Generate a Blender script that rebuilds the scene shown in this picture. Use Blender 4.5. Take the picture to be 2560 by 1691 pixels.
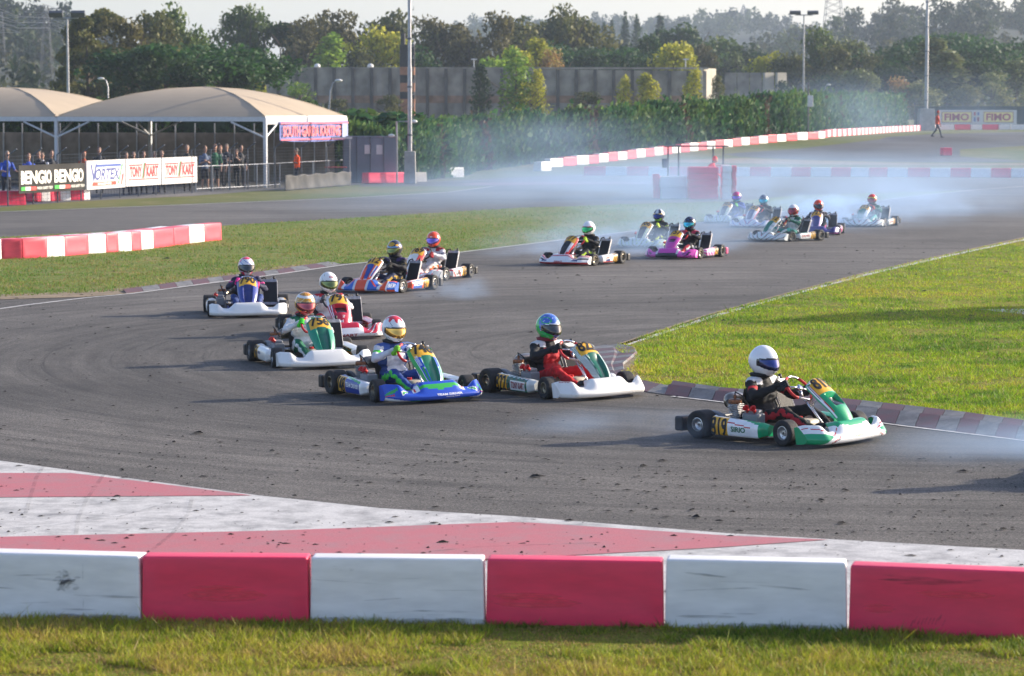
import bpy, bmesh, math, random
import numpy as np
from mathutils import Vector, Matrix, Euler, noise as mnoise
PI = math.pi
random.seed(7); np.random.seed(7)
SC = bpy.context.scene
for o in list(bpy.data.objects): bpy.data.objects.remove(o)
COL = SC.collection
# ------------------------------------------------------------------ camera
CAM_H = 3.3; F_PX = 6900.0; CX = 1280.0; CY = 845.5; HOR = 280.0
PITCH = math.atan((CY - HOR) / F_PX)
cd = bpy.data.cameras.new('camera'); cam = bpy.data.objects.new('camera', cd); COL.objects.link(cam)
cam.location = (0, 0, CAM_H); cam.rotation_euler = (PI / 2 - PITCH, 0, 0)
cd.sensor_width = 36; cd.lens = F_PX / 2560 * 36; cd.clip_start = 0.5; cd.clip_end = 9000
cd.dof.use_dof = True; cd.dof.focus_distance = 33.0; cd.dof.aperture_fstop = 4.5
SC.camera = cam
# ------------------------------------------------------------------ world, sun, exposure
SUN_EL = math.radians(20.5); SUN_AZ = math.radians(23)      # azimuth from +X towards +Y
w = bpy.data.worlds.new('World'); SC.world = w; w.use_nodes = True
nt = w.node_tree; nt.nodes.clear()
sky = nt.nodes.new('ShaderNodeTexSky'); sky.sky_type = 'NISHITA'; sky.sun_disc = False
sky.sun_elevation = SUN_EL; sky.sun_rotation = PI / 2 - SUN_AZ; sky.air_density = 1.0; sky.dust_density = 1.8; sky.ozone_density = 2.5
bg = nt.nodes.new('ShaderNodeBackground'); bg.inputs[1].default_value = 0.15
wo = nt.nodes.new('ShaderNodeOutputWorld')
wb = nt.nodes.new('ShaderNodeVectorMath'); wb.operation = 'MULTIPLY'; wb.inputs[1].default_value = (1.05, 0.95, 0.99)   # white balance of the sky light
nt.links.new(sky.outputs[0], wb.inputs[0]); nt.links.new(wb.outputs[0], bg.inputs[0]); nt.links.new(bg.outputs[0], wo.inputs[0])
sl = bpy.data.lights.new('sun', 'SUN'); sun = bpy.data.objects.new('sun', sl); COL.objects.link(sun)
sl.energy = 4.7; sl.angle = math.radians(0.6); sl.color = (1.0, 0.89, 0.72)
sdir = Vector((math.cos(SUN_EL) * math.cos(SUN_AZ), math.cos(SUN_EL) * math.sin(SUN_AZ), math.sin(SUN_EL)))
sun.rotation_euler = sdir.to_track_quat('Z', 'Y').to_euler(); sun.location = (60, 20, 40)
vs = SC.view_settings; vs.view_transform = 'Standard'; vs.look = 'None'; vs.exposure = 0.84; vs.gamma = 1; vs.use_curve_mapping = False
SC.cycles.max_bounces = 6; SC.cycles.transparent_max_bounces = 12; SC.cycles.volume_bounces = 1
SC.cycles.volume_max_steps = 96; SC.cycles.volume_step_rate = 2.0
SC.cycles.use_denoising = True
# ------------------------------------------------------------------ ground shape and unprojection
def hz(y):
    if y < 145: return 0.0
    if y < 187: return (y - 145) * 0.0381
    return 1.6 + min(max(y - 420, 0), 4000) * 0.004
CP, SP = math.cos(PITCH), math.sin(PITCH)
def ray(u, v):
    x = (u - CX) / F_PX; yv = -(v - CY) / F_PX
    return Vector((x, CP + yv * SP, -SP + yv * CP))
def P(u, v, z=None):
    """ground point that shows at full-resolution pixel (u, v)"""
    d = ray(u, v)
    if z is not None:
        t = (z - CAM_H) / d.z; return Vector((d.x * t, d.y * t, z))
    t = 10.0
    while t < 4000:
        if CAM_H + d.z * t <= hz(d.y * t): break
        t += 1.0
    lo, hi = t - 1.0, t
    for _ in range(20):
        m = (lo + hi) / 2
        if CAM_H + d.z * m <= hz(d.y * m): hi = m
        else: lo = m
    return Vector((d.x * hi, d.y * hi, hz(d.y * hi)))
def PD(u, v, dist):
    """point at pixel (u, v) at depth y = dist"""
    d = ray(u, v); t = dist / d.y
    return Vector((d.x * t, dist, CAM_H + d.z * t))
K = 2560 / 2374.0
def D(pts): return [(a * K, b * K) for a, b in pts]
# ------------------------------------------------------------------ materials
def lin(c):
    if isinstance(c, str):
        c = tuple(int(c[i:i + 2], 16) / 255 for i in (0, 2, 4))
        return tuple((x / 12.92 if x <= 0.04045 else ((x + 0.055) / 1.055) ** 2.4) for x in c)
    return tuple(c)
def prin(m): return next(n for n in m.node_tree.nodes if n.type == 'BSDF_PRINCIPLED')
_mc = {}
def mat(name, c, rough=0.5, metal=0.0, var=0.12, scale=8.0, bump=0.0, bscale=40.0, coat=0.0, spec=0.5, coords='Object', detail=4):
    if name in _mc: return _mc[name]
    m = bpy.data.materials.new(name); m.use_nodes = True; t = m.node_tree; b = prin(m); c = lin(c)
    b.inputs['Roughness'].default_value = rough; b.inputs['Metallic'].default_value = metal
    b.inputs['Specular IOR Level'].default_value = spec; b.inputs['Coat Weight'].default_value = coat; b.inputs['Coat Roughness'].default_value = 0.08
    tc = t.nodes.new('ShaderNodeTexCoord')
    n = t.nodes.new('ShaderNodeTexNoise'); n.inputs['Scale'].default_value = scale; n.inputs['Detail'].default_value = detail
    t.links.new(tc.outputs[coords], n.inputs['Vector'])
    r = t.nodes.new('ShaderNodeMapRange'); r.inputs[1].default_value = 0.3; r.inputs[2].default_value = 0.7
    r.inputs[3].default_value = 1 - var; r.inputs[4].default_value = 1 + var
    t.links.new(n.outputs['Fac'], r.inputs[0])
    mx = t.nodes.new('ShaderNodeVectorMath'); mx.operation = 'SCALE'; mx.inputs[0].default_value = c
    t.links.new(r.outputs[0], mx.inputs['Scale']); t.links.new(mx.outputs[0], b.inputs['Base Color'])
    if bump:
        n2 = t.nodes.new('ShaderNodeTexNoise'); n2.inputs['Scale'].default_value = bscale; n2.inputs['Detail'].default_value = 5
        t.links.new(tc.outputs[coords], n2.inputs['Vector'])
        bp = t.nodes.new('ShaderNodeBump'); bp.inputs['Strength'].default_value = bump; bp.inputs['Distance'].default_value = 0.01
        t.links.new(n2.outputs['Fac'], bp.inputs['Height']); t.links.new(bp.outputs[0], b.inputs['Normal'])
    _mc[name] = m; return m
def paint_mat(name, attr='paint', rough=0.3, coat=0.6, dirt=0.25, leaf=False):
    """colour from the printed pattern stored on the mesh, with grime over it"""
    if name in _mc: return _mc[name]
    m = bpy.data.materials.new(name); m.use_nodes = True; t = m.node_tree; b = prin(m)
    a = t.nodes.new('ShaderNodeAttribute'); a.attribute_name = attr
    tc = t.nodes.new('ShaderNodeTexCoord')
    n = t.nodes.new('ShaderNodeTexNoise'); n.inputs['Scale'].default_value = 6; n.inputs['Detail'].default_value = 8; n.inputs['Roughness'].default_value = 0.65
    t.links.new(tc.outputs['Object'], n.inputs['Vector'])
    r = t.nodes.new('ShaderNodeMapRange'); r.inputs[1].default_value = 0.5; r.inputs[2].default_value = 0.85; r.inputs[3].default_value = 0; r.inputs[4].default_value = dirt
    t.links.new(n.outputs['Fac'], r.inputs[0])
    mx = t.nodes.new('ShaderNodeMixRGB'); mx.inputs[2].default_value = (0.10, 0.085, 0.07, 1)
    t.links.new(r.outputs[0], mx.inputs[0]); t.links.new(a.outputs['Color'], mx.inputs[1]); t.links.new(mx.outputs[0], b.inputs['Base Color'])
    b.inputs['Roughness'].default_value = rough; b.inputs['Coat Weight'].default_value = coat; b.inputs['Coat Roughness'].default_value = 0.1
    _mc[name] = m; return m
# ------------------------------------------------------------------ mesh builder
class MB:
    def __init__(s): s.v = []; s.f = []; s.m = []; s.c = []; s.hasc = False
    def add(s, vs, fs, mi=0, col=None):
        k = len(s.v); s.v.extend(tuple(p) for p in vs)
        for i, f in enumerate(fs):
            s.f.append(tuple(k + a for a in f)); s.m.append(mi if isinstance(mi, int) else mi[i])
            if col is not None: s.hasc = True
            s.c.append((col[i] if isinstance(col, list) else col) if col is not None else (1, 1, 1))
        return s
    def box(s, c, d, mi=0, R=None, taper=1.0):
        x, y, z = (a / 2 for a in d); vs = []
        for k, (sx, sy, sz) in enumerate([(-1, -1, -1), (1, -1, -1), (1, 1, -1), (-1, 1, -1), (-1, -1, 1), (1, -1, 1), (1, 1, 1), (-1, 1, 1)]):
            q = taper if sz > 0 else 1
            p = Vector((sx * x * q, sy * y * q, sz * z))
            if R is not None: p = R @ p
            vs.append(p + Vector(c))
        return s.add(vs, [(0, 3, 2, 1), (4, 5, 6, 7), (0, 1, 5, 4), (1, 2, 6, 5), (2, 3, 7, 6), (3, 0, 4, 7)], mi)
    def tube(s, pts, r, n=8, mi=0, caps=True):
        pts = [Vector(p) for p in pts]; rr = r if isinstance(r, (list, tuple)) else [r] * len(pts)
        vs = []; N = len(pts)
        up = None
        for i, p in enumerate(pts):
            d = (pts[min(i + 1, N - 1)] - pts[max(i - 1, 0)]).normalized()
            if up is None:
                up = Vector((0, 0, 1)) if abs(d.z) < 0.9 else Vector((1, 0, 0))
            a = d.cross(up).normalized(); b = a.cross(d).normalized(); up = b
            for k in range(n):
                t = 2 * PI * k / n; vs.append(p + (a * math.cos(t) + b * math.sin(t)) * rr[i])
        fs = []
        for i in range(N - 1):
            for k in range(n):
                k2 = (k + 1) % n; fs.append((i * n + k, i * n + k2, (i + 1) * n + k2, (i + 1) * n + k))
        if caps: fs.append(tuple(range(n))[::-1]); fs.append(tuple((N - 1) * n + k for k in range(n)))
        return s.add(vs, fs, mi)
    def lathe(s, prof, n=24, axis='z', mi=0, o=(0, 0, 0), cap=False):
        vs = []
        for r, h in prof:
            for k in range(n):
                t = 2 * PI * k / n; a, b = r * math.cos(t), r * math.sin(t)
                p = (a, b, h) if axis == 'z' else ((a, h, b) if axis == 'y' else (h, a, b))
                vs.append((p[0] + o[0], p[1] + o[1], p[2] + o[2]))
        fs = []; N = len(prof); mis = []
        for i in range(N - 1):
            for k in range(n):
                k2 = (k + 1) % n; fs.append((i * n + k, i * n + k2, (i + 1) * n + k2, (i + 1) * n + k))
                mis.append(mi if isinstance(mi, int) else mi[i])
        if cap:
            fs.append(tuple(range(n))); fs.append(tuple((N - 1) * n + k for k in range(n)))
            mis += [mi if isinstance(mi, int) else mi[0], mi if isinstance(mi, int) else mi[-1]]
        return s.add(vs, fs, mis)
    def ell(s, c, r, n=14, m=9, mi=0, R=None):
        vs = []; fs = []
        for i in range(m + 1):
            ph = PI * i / m
            for k in range(n):
                t = 2 * PI * k / n
                p = Vector((r[0] * math.sin(ph) * math.cos(t), r[1] * math.sin(ph) * math.sin(t), r[2] * math.cos(ph)))
                if R is not None: p = R @ p
                vs.append(p + Vector(c))
        for i in range(m):
            for k in range(n):
                k2 = (k + 1) % n; fs.append((i * n + k, (i + 1) * n + k, (i + 1) * n + k2, i * n + k2))
        return s.add(vs, fs, mi)
    def mesh(s, name, mats, smooth=False, bevel=0.0, seg=2, angle=35, attr='paint', merge=True):
        me = bpy.data.meshes.new(name); me.from_pydata(s.v, [], s.f)
        for m in mats: me.materials.append(m)
        me.polygons.foreach_set('material_index', s.m)
        if s.hasc:
            ca = me.color_attributes.new(attr, 'FLOAT_COLOR', 'CORNER')
            arr = []
            for f, c in zip(s.f, s.c): arr.extend([c[0], c[1], c[2], 1.0] * len(f))
            ca.data.foreach_set('color', arr)
        bm = bmesh.new(); bm.from_mesh(me)
        if merge: bmesh.ops.remove_doubles(bm, verts=bm.verts, dist=1e-5)
        bmesh.ops.recalc_face_normals(bm, faces=bm.faces)
        if bevel > 0:
            es = [e for e in bm.edges if len(e.link_faces) == 2 and e.calc_face_angle(0) > math.radians(angle)]
            bmesh.ops.bevel(bm, geom=es, offset=bevel, segments=seg, affect='EDGES', profile=0.5, clamp_overlap=True)
        bm.to_mesh(me); bm.free()
        if smooth:
            me.polygons.foreach_set('use_smooth', [True] * len(me.polygons))
            if not (smooth == 'all'): me.set_sharp_from_angle(angle=math.radians(40))
        me.update(); return me
    def build(s, name, mats, parent=None, **k):
        if not isinstance(mats, (list, tuple)): mats = [mats]
        return link(name, s.mesh(name, mats, **k), parent)
def link(name, me, parent=None, loc=(0, 0, 0), rot=(0, 0, 0)):
    o = bpy.data.objects.new(name, me); COL.objects.link(o)
    o.location = loc; o.rotation_euler = rot
    if parent: o.parent = parent
    return o
def tag(o, label=None, cat=None, group=None, kind=None):
    if label: o['label'] = label
    if cat: o['category'] = cat
    if group: o['group'] = group
    if kind: o['kind'] = kind
    return o
def thing(name, label, cat, loc=(0, 0, 0), rz=0, group=None):
    o = bpy.data.objects.new(name, None); COL.objects.link(o); o.empty_display_size = 0.1
    o.location = loc; o.rotation_euler = (0, 0, rz); return tag(o, label, cat, group)
_tc = {}
def text2d(s, bold=0.02, shear=0.0):
    """filled 2D text mesh normalised to the box 0..1 x 0..1"""
    key = (s, bold, shear)
    if key in _tc: return _tc[key]
    cu = bpy.data.curves.new('lettering', 'FONT'); cu.body = s; cu.offset = bold; cu.shear = shear; cu.fill_mode = 'FRONT'; cu.resolution_u = 3
    ob = bpy.data.objects.new('lettering', cu); COL.objects.link(ob)
    dg = bpy.context.evaluated_depsgraph_get(); me = bpy.data.meshes.new_from_object(ob.evaluated_get(dg))
    bm = bmesh.new(); bm.from_mesh(me)      # cut finely so that the print can follow curved bodywork
    xs_ = [v.co.x for v in bm.verts]; ys_ = [v.co.y for v in bm.verts]; ax, bx, ay, by = min(xs_), max(xs_), min(ys_), max(ys_); nx_ = max(4, int(2.2 * len(s)))
    for k in range(1, 8): bmesh.ops.bisect_plane(bm, geom=list(bm.verts) + list(bm.edges) + list(bm.faces), plane_co=(0, ay + (by - ay) * k / 8, 0), plane_no=(0, 1, 0))
    for k in range(1, nx_): bmesh.ops.bisect_plane(bm, geom=list(bm.verts) + list(bm.edges) + list(bm.faces), plane_co=(ax + (bx - ax) * k / nx_, 0, 0), plane_no=(1, 0, 0))
    bm.to_mesh(me); bm.free()
    vs = [(v.co.x, v.co.y) for v in me.vertices]; fs = [tuple(p.vertices) for p in me.polygons]
    bpy.data.objects.remove(ob); bpy.data.curves.remove(cu); bpy.data.meshes.remove(me)
    x0 = min(v[0] for v in vs); x1 = max(v[0] for v in vs); y0 = min(v[1] for v in vs); y1 = max(v[1] for v in vs)
    vs = [((a - x0) / (x1 - x0), (b - y0) / (y1 - y0)) for a, b in vs]
    _tc[key] = (vs, fs); return _tc[key]
def sstep(a, b, x):
    t = min(max((x - a) / (b - a), 0), 1); return t * t * (3 - 2 * t)
def crom(P_, t):
    """Catmull-Rom through a list of tuples, t in 0..1"""
    n = len(P_) - 1; k = min(int(t * n), n - 1); f = t * n - k
    p0, p1, p2, p3 = P_[max(k - 1, 0)], P_[k], P_[k + 1], P_[min(k + 2, n)]
    return tuple(0.5 * (2 * b + (c - a) * f + (2 * a - 5 * b + 4 * c - d) * f * f + (3 * b - a - 3 * c + d) * f ** 3) for a, b, c, d in zip(p0, p1, p2, p3))
def np_mesh(name, V, F, mats, mi=None, col=None, attr='tint', smooth=False):
    """fast mesh from numpy arrays; F is (n, k)"""
    me = bpy.data.meshes.new(name); n, k = F.shape
    me.vertices.add(len(V)); me.vertices.foreach_set('co', np.ascontiguousarray(V, dtype=np.float32).ravel())
    me.loops.add(n * k); me.loops.foreach_set('vertex_index', F.astype(np.int32).ravel())
    me.polygons.add(n); me.polygons.foreach_set('loop_start', np.arange(0, n * k, k, dtype=np.int32)); 
    for m in mats: me.materials.append(m)
    if mi is not None: me.polygons.foreach_set('material_index', mi.astype(np.int32))
    me.update(calc_edges=True)
    if col is not None:
        ca = me.color_attributes.new(attr, 'FLOAT_COLOR', 'CORNER')
        c4 = np.ones((n, k, 4), dtype=np.float32); c4[:, :, :3] = col[:, None, :]
        ca.data.foreach_set('color', c4.ravel())
    if smooth: me.polygons.foreach_set('use_smooth', [True] * n)
    me.validate(); return me
# ================================================================== GROUND
def grass_mat(name, c1, c2, c3, s1=0.35, s2=6.0, bump=0.6):
    m = bpy.data.materials.new(name); m.use_nodes = True; t = m.node_tree; b = prin(m); b.inputs['Roughness'].default_value = 0.9; b.inputs['Specular IOR Level'].default_value = 0.15
    tc = t.nodes.new('ShaderNodeTexCoord')
    def nz(s, d=5):
        n = t.nodes.new('ShaderNodeTexNoise'); n.inputs['Scale'].default_value = s; n.inputs['Detail'].default_value = d; n.inputs['Roughness'].default_value = 0.6
        t.links.new(tc.outputs['Object'], n.inputs['Vector']); return n
    a, c, e = nz(s1), nz(s2), nz(30.0, 3)
    r1 = t.nodes.new('ShaderNodeValToRGB'); r1.color_ramp.elements[0].position = 0.38; r1.color_ramp.elements[0].color = (*lin(c1), 1)
    r1.color_ramp.elements[1].position = 0.62; r1.color_ramp.elements[1].color = (*lin(c2), 1)
    t.links.new(a.outputs['Fac'], r1.inputs[0])
    mx = t.nodes.new('ShaderNodeMixRGB'); mx.inputs[2].default_value = (*lin(c3), 1)
    rr = t.nodes.new('ShaderNodeMapRange'); rr.inputs[1].default_value = 0.5; rr.inputs[2].default_value = 0.68; rr.inputs[4].default_value = 0.75
    t.links.new(c.outputs['Fac'], rr.inputs[0]); t.links.new(rr.outputs[0], mx.inputs[0]); t.links.new(r1.outputs[0], mx.inputs[1])
    r3 = t.nodes.new('ShaderNodeMapRange'); r3.inputs[1].default_value = 0.3; r3.inputs[2].default_value = 0.7; r3.inputs[3].default_value = 0.55; r3.inputs[4].default_value = 1.35
    t.links.new(e.outputs['Fac'], r3.inputs[0])
    sc = t.nodes.new('ShaderNodeVectorMath'); sc.operation = 'SCALE'; t.links.new(mx.outputs[0], sc.inputs[0]); t.links.new(r3.outputs[0], sc.inputs['Scale'])
    t.links.new(sc.outputs[0], b.inputs['Base Color'])
    bp = t.nodes.new('ShaderNodeBump'); bp.inputs['Strength'].default_value = bump; bp.inputs['Distance'].default_value = 0.05
    t.links.new(e.outputs['Fac'], bp.inputs['Height']); t.links.new(bp.outputs[0], b.inputs['Normal'])
    return m
def asphalt_mat(name, c, arcs=True):
    m = bpy.data.materials.new(name); m.use_nodes = True; t = m.node_tree; b = prin(m); b.inputs['Roughness'].default_value = 0.78; b.inputs['Specular IOR Level'].default_value = 0.3
    tc = t.nodes.new('ShaderNodeTexCoord')
    def nz(s, d=5, vec=None, rgh=0.6):
        n = t.nodes.new('ShaderNodeTexNoise'); n.inputs['Scale'].default_value = s; n.inputs['Detail'].default_value = d; n.inputs['Roughness'].default_value = rgh
        t.links.new(vec if vec else tc.outputs['Object'], n.inputs['Vector']); return n
    def rng(src, a, b_, c_, d_):
        r = t.nodes.new('ShaderNodeMapRange'); r.inputs[1].default_value = a; r.inputs[2].default_value = b_; r.inputs[3].default_value = c_; r.inputs[4].default_value = d_
        t.links.new(src, r.inputs[0]); return r.outputs[0]
    def mul(p, q):
        n = t.nodes.new('ShaderNodeMath'); n.operation = 'MULTIPLY'; t.links.new(p, n.inputs[0]); t.links.new(q, n.inputs[1]); return n.outputs[0]
    big = rng(nz(0.14, 7).outputs['Fac'], 0.34, 0.66, 0.64, 1.22)
    fine = rng(nz(70, 2, rgh=0.9).outputs['Fac'], 0.32, 0.68, 0.25, 1.85)
    mid = rng(nz(2.2, 5).outputs['Fac'], 0.3, 0.7, 0.88, 1.12)
    grit = rng(nz(34, 3, rgh=0.85).outputs['Fac'], 0.35, 0.68, 0.5, 1.55)
    f = mul(mul(mul(big, fine), mid), grit)
    if arcs:   # rubber laid down along the racing line: noise in (radius, small angle) about the corner centre
        mp = t.nodes.new('ShaderNodeSeparateXYZ'); t.links.new(tc.outputs['Object'], mp.inputs[0])
        def off(src, v):
            n = t.nodes.new('ShaderNodeMath'); n.operation = 'SUBTRACT'; t.links.new(src, n.inputs[0]); n.inputs[1].default_value = v; return n.outputs[0]
        dx, dy = off(mp.outputs[0], 5.0), off(mp.outputs[1], 38.0)
        n1 = t.nodes.new('ShaderNodeMath'); n1.operation = 'MULTIPLY'; t.links.new(dx, n1.inputs[0]); t.links.new(dx, n1.inputs[1])
        n2 = t.nodes.new('ShaderNodeMath'); n2.operation = 'MULTIPLY'; t.links.new(dy, n2.inputs[0]); t.links.new(dy, n2.inputs[1])
        ad = t.nodes.new('ShaderNodeMath'); ad.operation = 'ADD'; t.links.new(n1.outputs[0], ad.inputs[0]); t.links.new(n2.outputs[0], ad.inputs[1])
        sq = t.nodes.new('ShaderNodeMath'); sq.operation = 'SQRT'; t.links.new(ad.outputs[0], sq.inputs[0])
        an = t.nodes.new('ShaderNodeMath'); an.operation = 'ARCTAN2'; t.links.new(dy, an.inputs[0]); t.links.new(dx, an.inputs[1])
        cb = t.nodes.new('ShaderNodeCombineXYZ'); t.links.new(sq.outputs[0], cb.inputs[0]); t.links.new(an.outputs[0], cb.inputs[1])
        st = nz(2.6, 5, cb.outputs[0], 0.7)
        f = mul(f, rng(st.outputs['Fac'], 0.35, 0.62, 0.58, 1.1))
        rl = t.nodes.new('ShaderNodeMath'); rl.operation = 'SUBTRACT'; t.links.new(sq.outputs[0], rl.inputs[0]); rl.inputs[1].default_value = 10.2
        ab = t.nodes.new('ShaderNodeMath'); ab.operation = 'ABSOLUTE'; t.links.new(rl.outputs[0], ab.inputs[0]); f = mul(f, rng(ab.outputs[0], 0.6, 3.6, 0.72, 1.04))      # racing line
        ms = t.nodes.new('ShaderNodeMapping'); ms.inputs['Scale'].default_value = (5.0, 0.55, 1); t.links.new(cb.outputs[0], ms.inputs[0])
        f = mul(f, rng(nz(2.0, 3, ms.outputs[0], 0.6).outputs['Fac'], 0.60, 0.66, 1.0, 0.66))      # single tyre marks
    v = t.nodes.new('ShaderNodeVectorMath'); v.operation = 'SCALE'; v.inputs[0].default_value = lin(c); t.links.new(f, v.inputs['Scale'])
    t.links.new(v.outputs[0], b.inputs['Base Color'])
    bp = t.nodes.new('ShaderNodeBump'); bp.inputs['Strength'].default_value = 0.5; bp.inputs['Distance'].default_value = 0.008
    t.links.new(nz(60, 4).outputs['Fac'], bp.inputs['Height']); t.links.new(bp.outputs[0], b.inputs['Normal'])
    return m
def road_paint(name, c, worn=(0.09, 0.085, 0.085), thr=0.6, amt=0.7, sc=3.0):
    m = bpy.data.materials.new(name); m.use_nodes = True; t = m.node_tree; b = prin(m); b.inputs['Roughness'].default_value = 0.6
    tc = t.nodes.new('ShaderNodeTexCoord')
    def nz(s, d):
        n = t.nodes.new('ShaderNodeTexNoise'); n.inputs['Scale'].default_value = s; n.inputs['Detail'].default_value = d; n.inputs['Roughness'].default_value = 0.7
        t.links.new(tc.outputs['Object'], n.inputs['Vector']); return n
    r = t.nodes.new('ShaderNodeMapRange'); r.inputs[1].default_value = thr - 0.12; r.inputs[2].default_value = thr + 0.15; r.inputs[4].default_value = amt
    t.links.new(nz(sc, 9).outputs['Fac'], r.inputs[0])
    mx = t.nodes.new('ShaderNodeMixRGB'); mx.inputs[1].default_value = (*lin(c), 1); mx.inputs[2].default_value = (*worn, 1); t.links.new(r.outputs[0], mx.inputs[0])
    r2 = t.nodes.new('ShaderNodeMapRange'); r2.inputs[1].default_value = 0.3; r2.inputs[2].default_value = 0.7; r2.inputs[3].default_value = 0.8; r2.inputs[4].default_value = 1.15
    t.links.new(nz(70, 3).outputs['Fac'], r2.inputs[0])
    v = t.nodes.new('ShaderNodeVectorMath'); v.operation = 'SCALE'; t.links.new(mx.outputs[0], v.inputs[0]); t.links.new(r2.outputs[0], v.inputs['Scale'])
    t.links.new(v.outputs[0], b.inputs['Base Color'])
    bp = t.nodes.new('ShaderNodeBump'); bp.inputs['Strength'].default_value = 0.4; bp.inputs['Distance'].default_value = 0.005
    t.links.new(nz(60, 4).outputs['Fac'], bp.inputs['Height']); t.links.new(bp.outputs[0], b.inputs['Normal'])
    return m
M_GR_FAR = grass_mat('grass_far', (0.10, 0.135, 0.035), (0.17, 0.16, 0.06), (0.22, 0.19, 0.10), 0.08, 0.8)
M_GR_IN = grass_mat('grass_infield', (0.12, 0.185, 0.035), (0.185, 0.21, 0.055), (0.26, 0.215, 0.11), 0.25, 1.3)
M_GR_LUSH = grass_mat('grass_lush', (0.12, 0.18, 0.016), (0.22, 0.235, 0.022), (0.27, 0.21, 0.06), 0.3, 1.6)
M_ASPH = asphalt_mat('asphalt', (0.122, 0.112, 0.100))
M_ASPH2 = asphalt_mat('asphalt_old', (0.082, 0.080, 0.080), False)
M_PADDOCK = asphalt_mat('paddock_concrete', (0.12, 0.118, 0.115), False)
M_WHITE_P = road_paint('white_road_paint', (0.57, 0.555, 0.53), thr=0.56)
M_PINK_P = road_paint('faded_red_road_paint', (0.46, 0.13, 0.145), (0.30, 0.2, 0.2), 0.55, 0.6)
M_LINE = road_paint('worn_white_line', (0.60, 0.58, 0.55), thr=0.56, amt=0.8, sc=8)
M_DIRT = mat('dry_dirt', (0.21, 0.16, 0.10), 0.95, var=0.35, scale=3, bump=0.5)
def clip_sheet(name, poly, lev, m, kind='structure', parent=None, world=False):
    """flat sheet following the terrain, from pixel outline (or world xy outline)"""
    pts = [Vector((p[0], p[1], 0)) if world else P(*p) for p in poly]
    bm = bmesh.new(); vs = [bm.verts.new((p.x, p.y, 0)) for p in pts]
    bm.faces.new(vs); bmesh.ops.triangulate(bm, faces=bm.faces)
    ymn, ymx = min(p.y for p in pts), max(p.y for p in pts)
    for yb in (145, 187, 420):
        if ymn < yb < ymx:
            bmesh.ops.bisect_plane(bm, geom=list(bm.verts) + list(bm.edges) + list(bm.faces), plane_co=(0, yb, 0), plane_no=(0, 1, 0))
    for v in bm.verts: v.co.z = hz(v.co.y) + lev * 0.004
    bmesh.ops.recalc_face_normals(bm, faces=bm.faces)
    for f in bm.faces:
        if f.normal.z < 0: f.normal_flip()
    me = bpy.data.meshes.new(name); bm.to_mesh(me); bm.free(); me.materials.append(m)
    o = link(name, me, parent)
    if not parent: tag(o, kind=kind)
    return o
clip_sheet('ground', [(-900, -30), (900, -30), (1800, 420), (3500, 3800), (-3500, 3800), (-1800, 420)], 0, M_GR_FAR, world=True)
# one asphalt sheet carries the near corner, the back straight and the link road behind it
o = clip_sheet('asphalt_track', [(-700, 529)] + D([(0, 491), (316, 479), (835, 457), (788, 460), (1042, 445), (1144, 432), (830, 433), (850, 425), (1060, 419), (1240, 409), (1355, 404)]) + [(2600, 436), (3400, 436), (3400, 1690), (3400, 1750)] + [(-700, 1700)], 1, M_ASPH)
clip_sheet('infield_grass', [(-700, 640)] + D([(0, 551), (300, 536), (517, 524), (835, 505), (1205, 483), (1500, 473), (1698, 468), (1845, 454), (2100, 446), (2239, 442), (2180, 449), (2114, 455), (1972, 474), (1824, 490), (1637, 515), (1562, 522), (1481, 534), (1224, 566), (1060, 586), (830, 612), (760, 612), (640, 632), (480, 652), (300, 682), (200, 690), (0, 694)]) + [(-700, 760)], 2, M_GR_IN)
LUSH = D([(2374, 554), (2200, 591), (2000, 637), (1800, 690), (1650, 731), (1500, 779), (1437, 802), (1425, 812), (1440, 822), (1475, 828), (1470, 850), (1438, 868), (1465, 886), (1500, 893), (1560, 903), (1671, 919), (1800, 929), (1900, 936), (2100, 959), (2374, 996)])
LUSHX = [(3300, 480)] + LUSH + [(3300, 1165)]
clip_sheet('lush_grass_verge', LUSHX, 2, M_GR_LUSH)
clip_sheet('dry_fringe', D([(0, 684), (200, 676), (300, 668), (480, 642), (640, 620), (700, 614), (760, 612), (640, 632), (480, 652), (300, 682), (200, 690), (0, 696)]), 3, M_DIRT)
clip_sheet('concrete_path', D([(2270, 719), (2374, 718), (2500, 718), (2500, 731), (2374, 731), (2330, 726)]), 3, M_LINE)
# white edge lines
def line_strip(name, pts, wd, lev, m=M_LINE, parent=None):
    W = [P(*p) for p in pts]; up = []; dn = []
    for i, p in enumerate(W):
        d = (W[min(i + 1, len(W) - 1)] - W[max(i - 1, 0)]); n = Vector((-d.y, d.x, 0)).normalized() * wd / 2
        up.append((p + n)[:2]); dn.append((p - n)[:2])
    return clip_sheet(name, up + dn[::-1], lev, m, world=True, parent=parent)
line_strip('edge_line', D([(-30, 722), (60, 709), (200, 692), (300, 683), (480, 659), (640, 638), (800, 615), (1060, 587), (1224, 567), (1481, 535), (1562, 523), (1637, 516), (1824, 491), (1972, 475), (2114, 456), (2260, 441), (2374, 433)]), 0.10, 3)
line_strip('edge_line', D([(2420, 545), (2374, 557), (2200, 594), (2000, 640), (1800, 693), (1650, 735), (1500, 784), (1437, 804), (1390, 812)]), 0.17, 3)
line_strip('edge_line', D([(0, 492), (316, 480), (788, 461), (1042, 446), (1144, 433)]), 0.12, 3)
line_strip('edge_line', D([(1558, 921), (1671, 934), (2096, 990), (2374, 1024), (2450, 1034)]), 0.06, 3)
line_strip('worn_soil_edge', D([(2420, 541), (2374, 552), (2200, 590), (2000, 636), (1800, 689), (1650, 730), (1500, 779), (1440, 801)]), 0.13, 3, M_DIRT)
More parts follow.
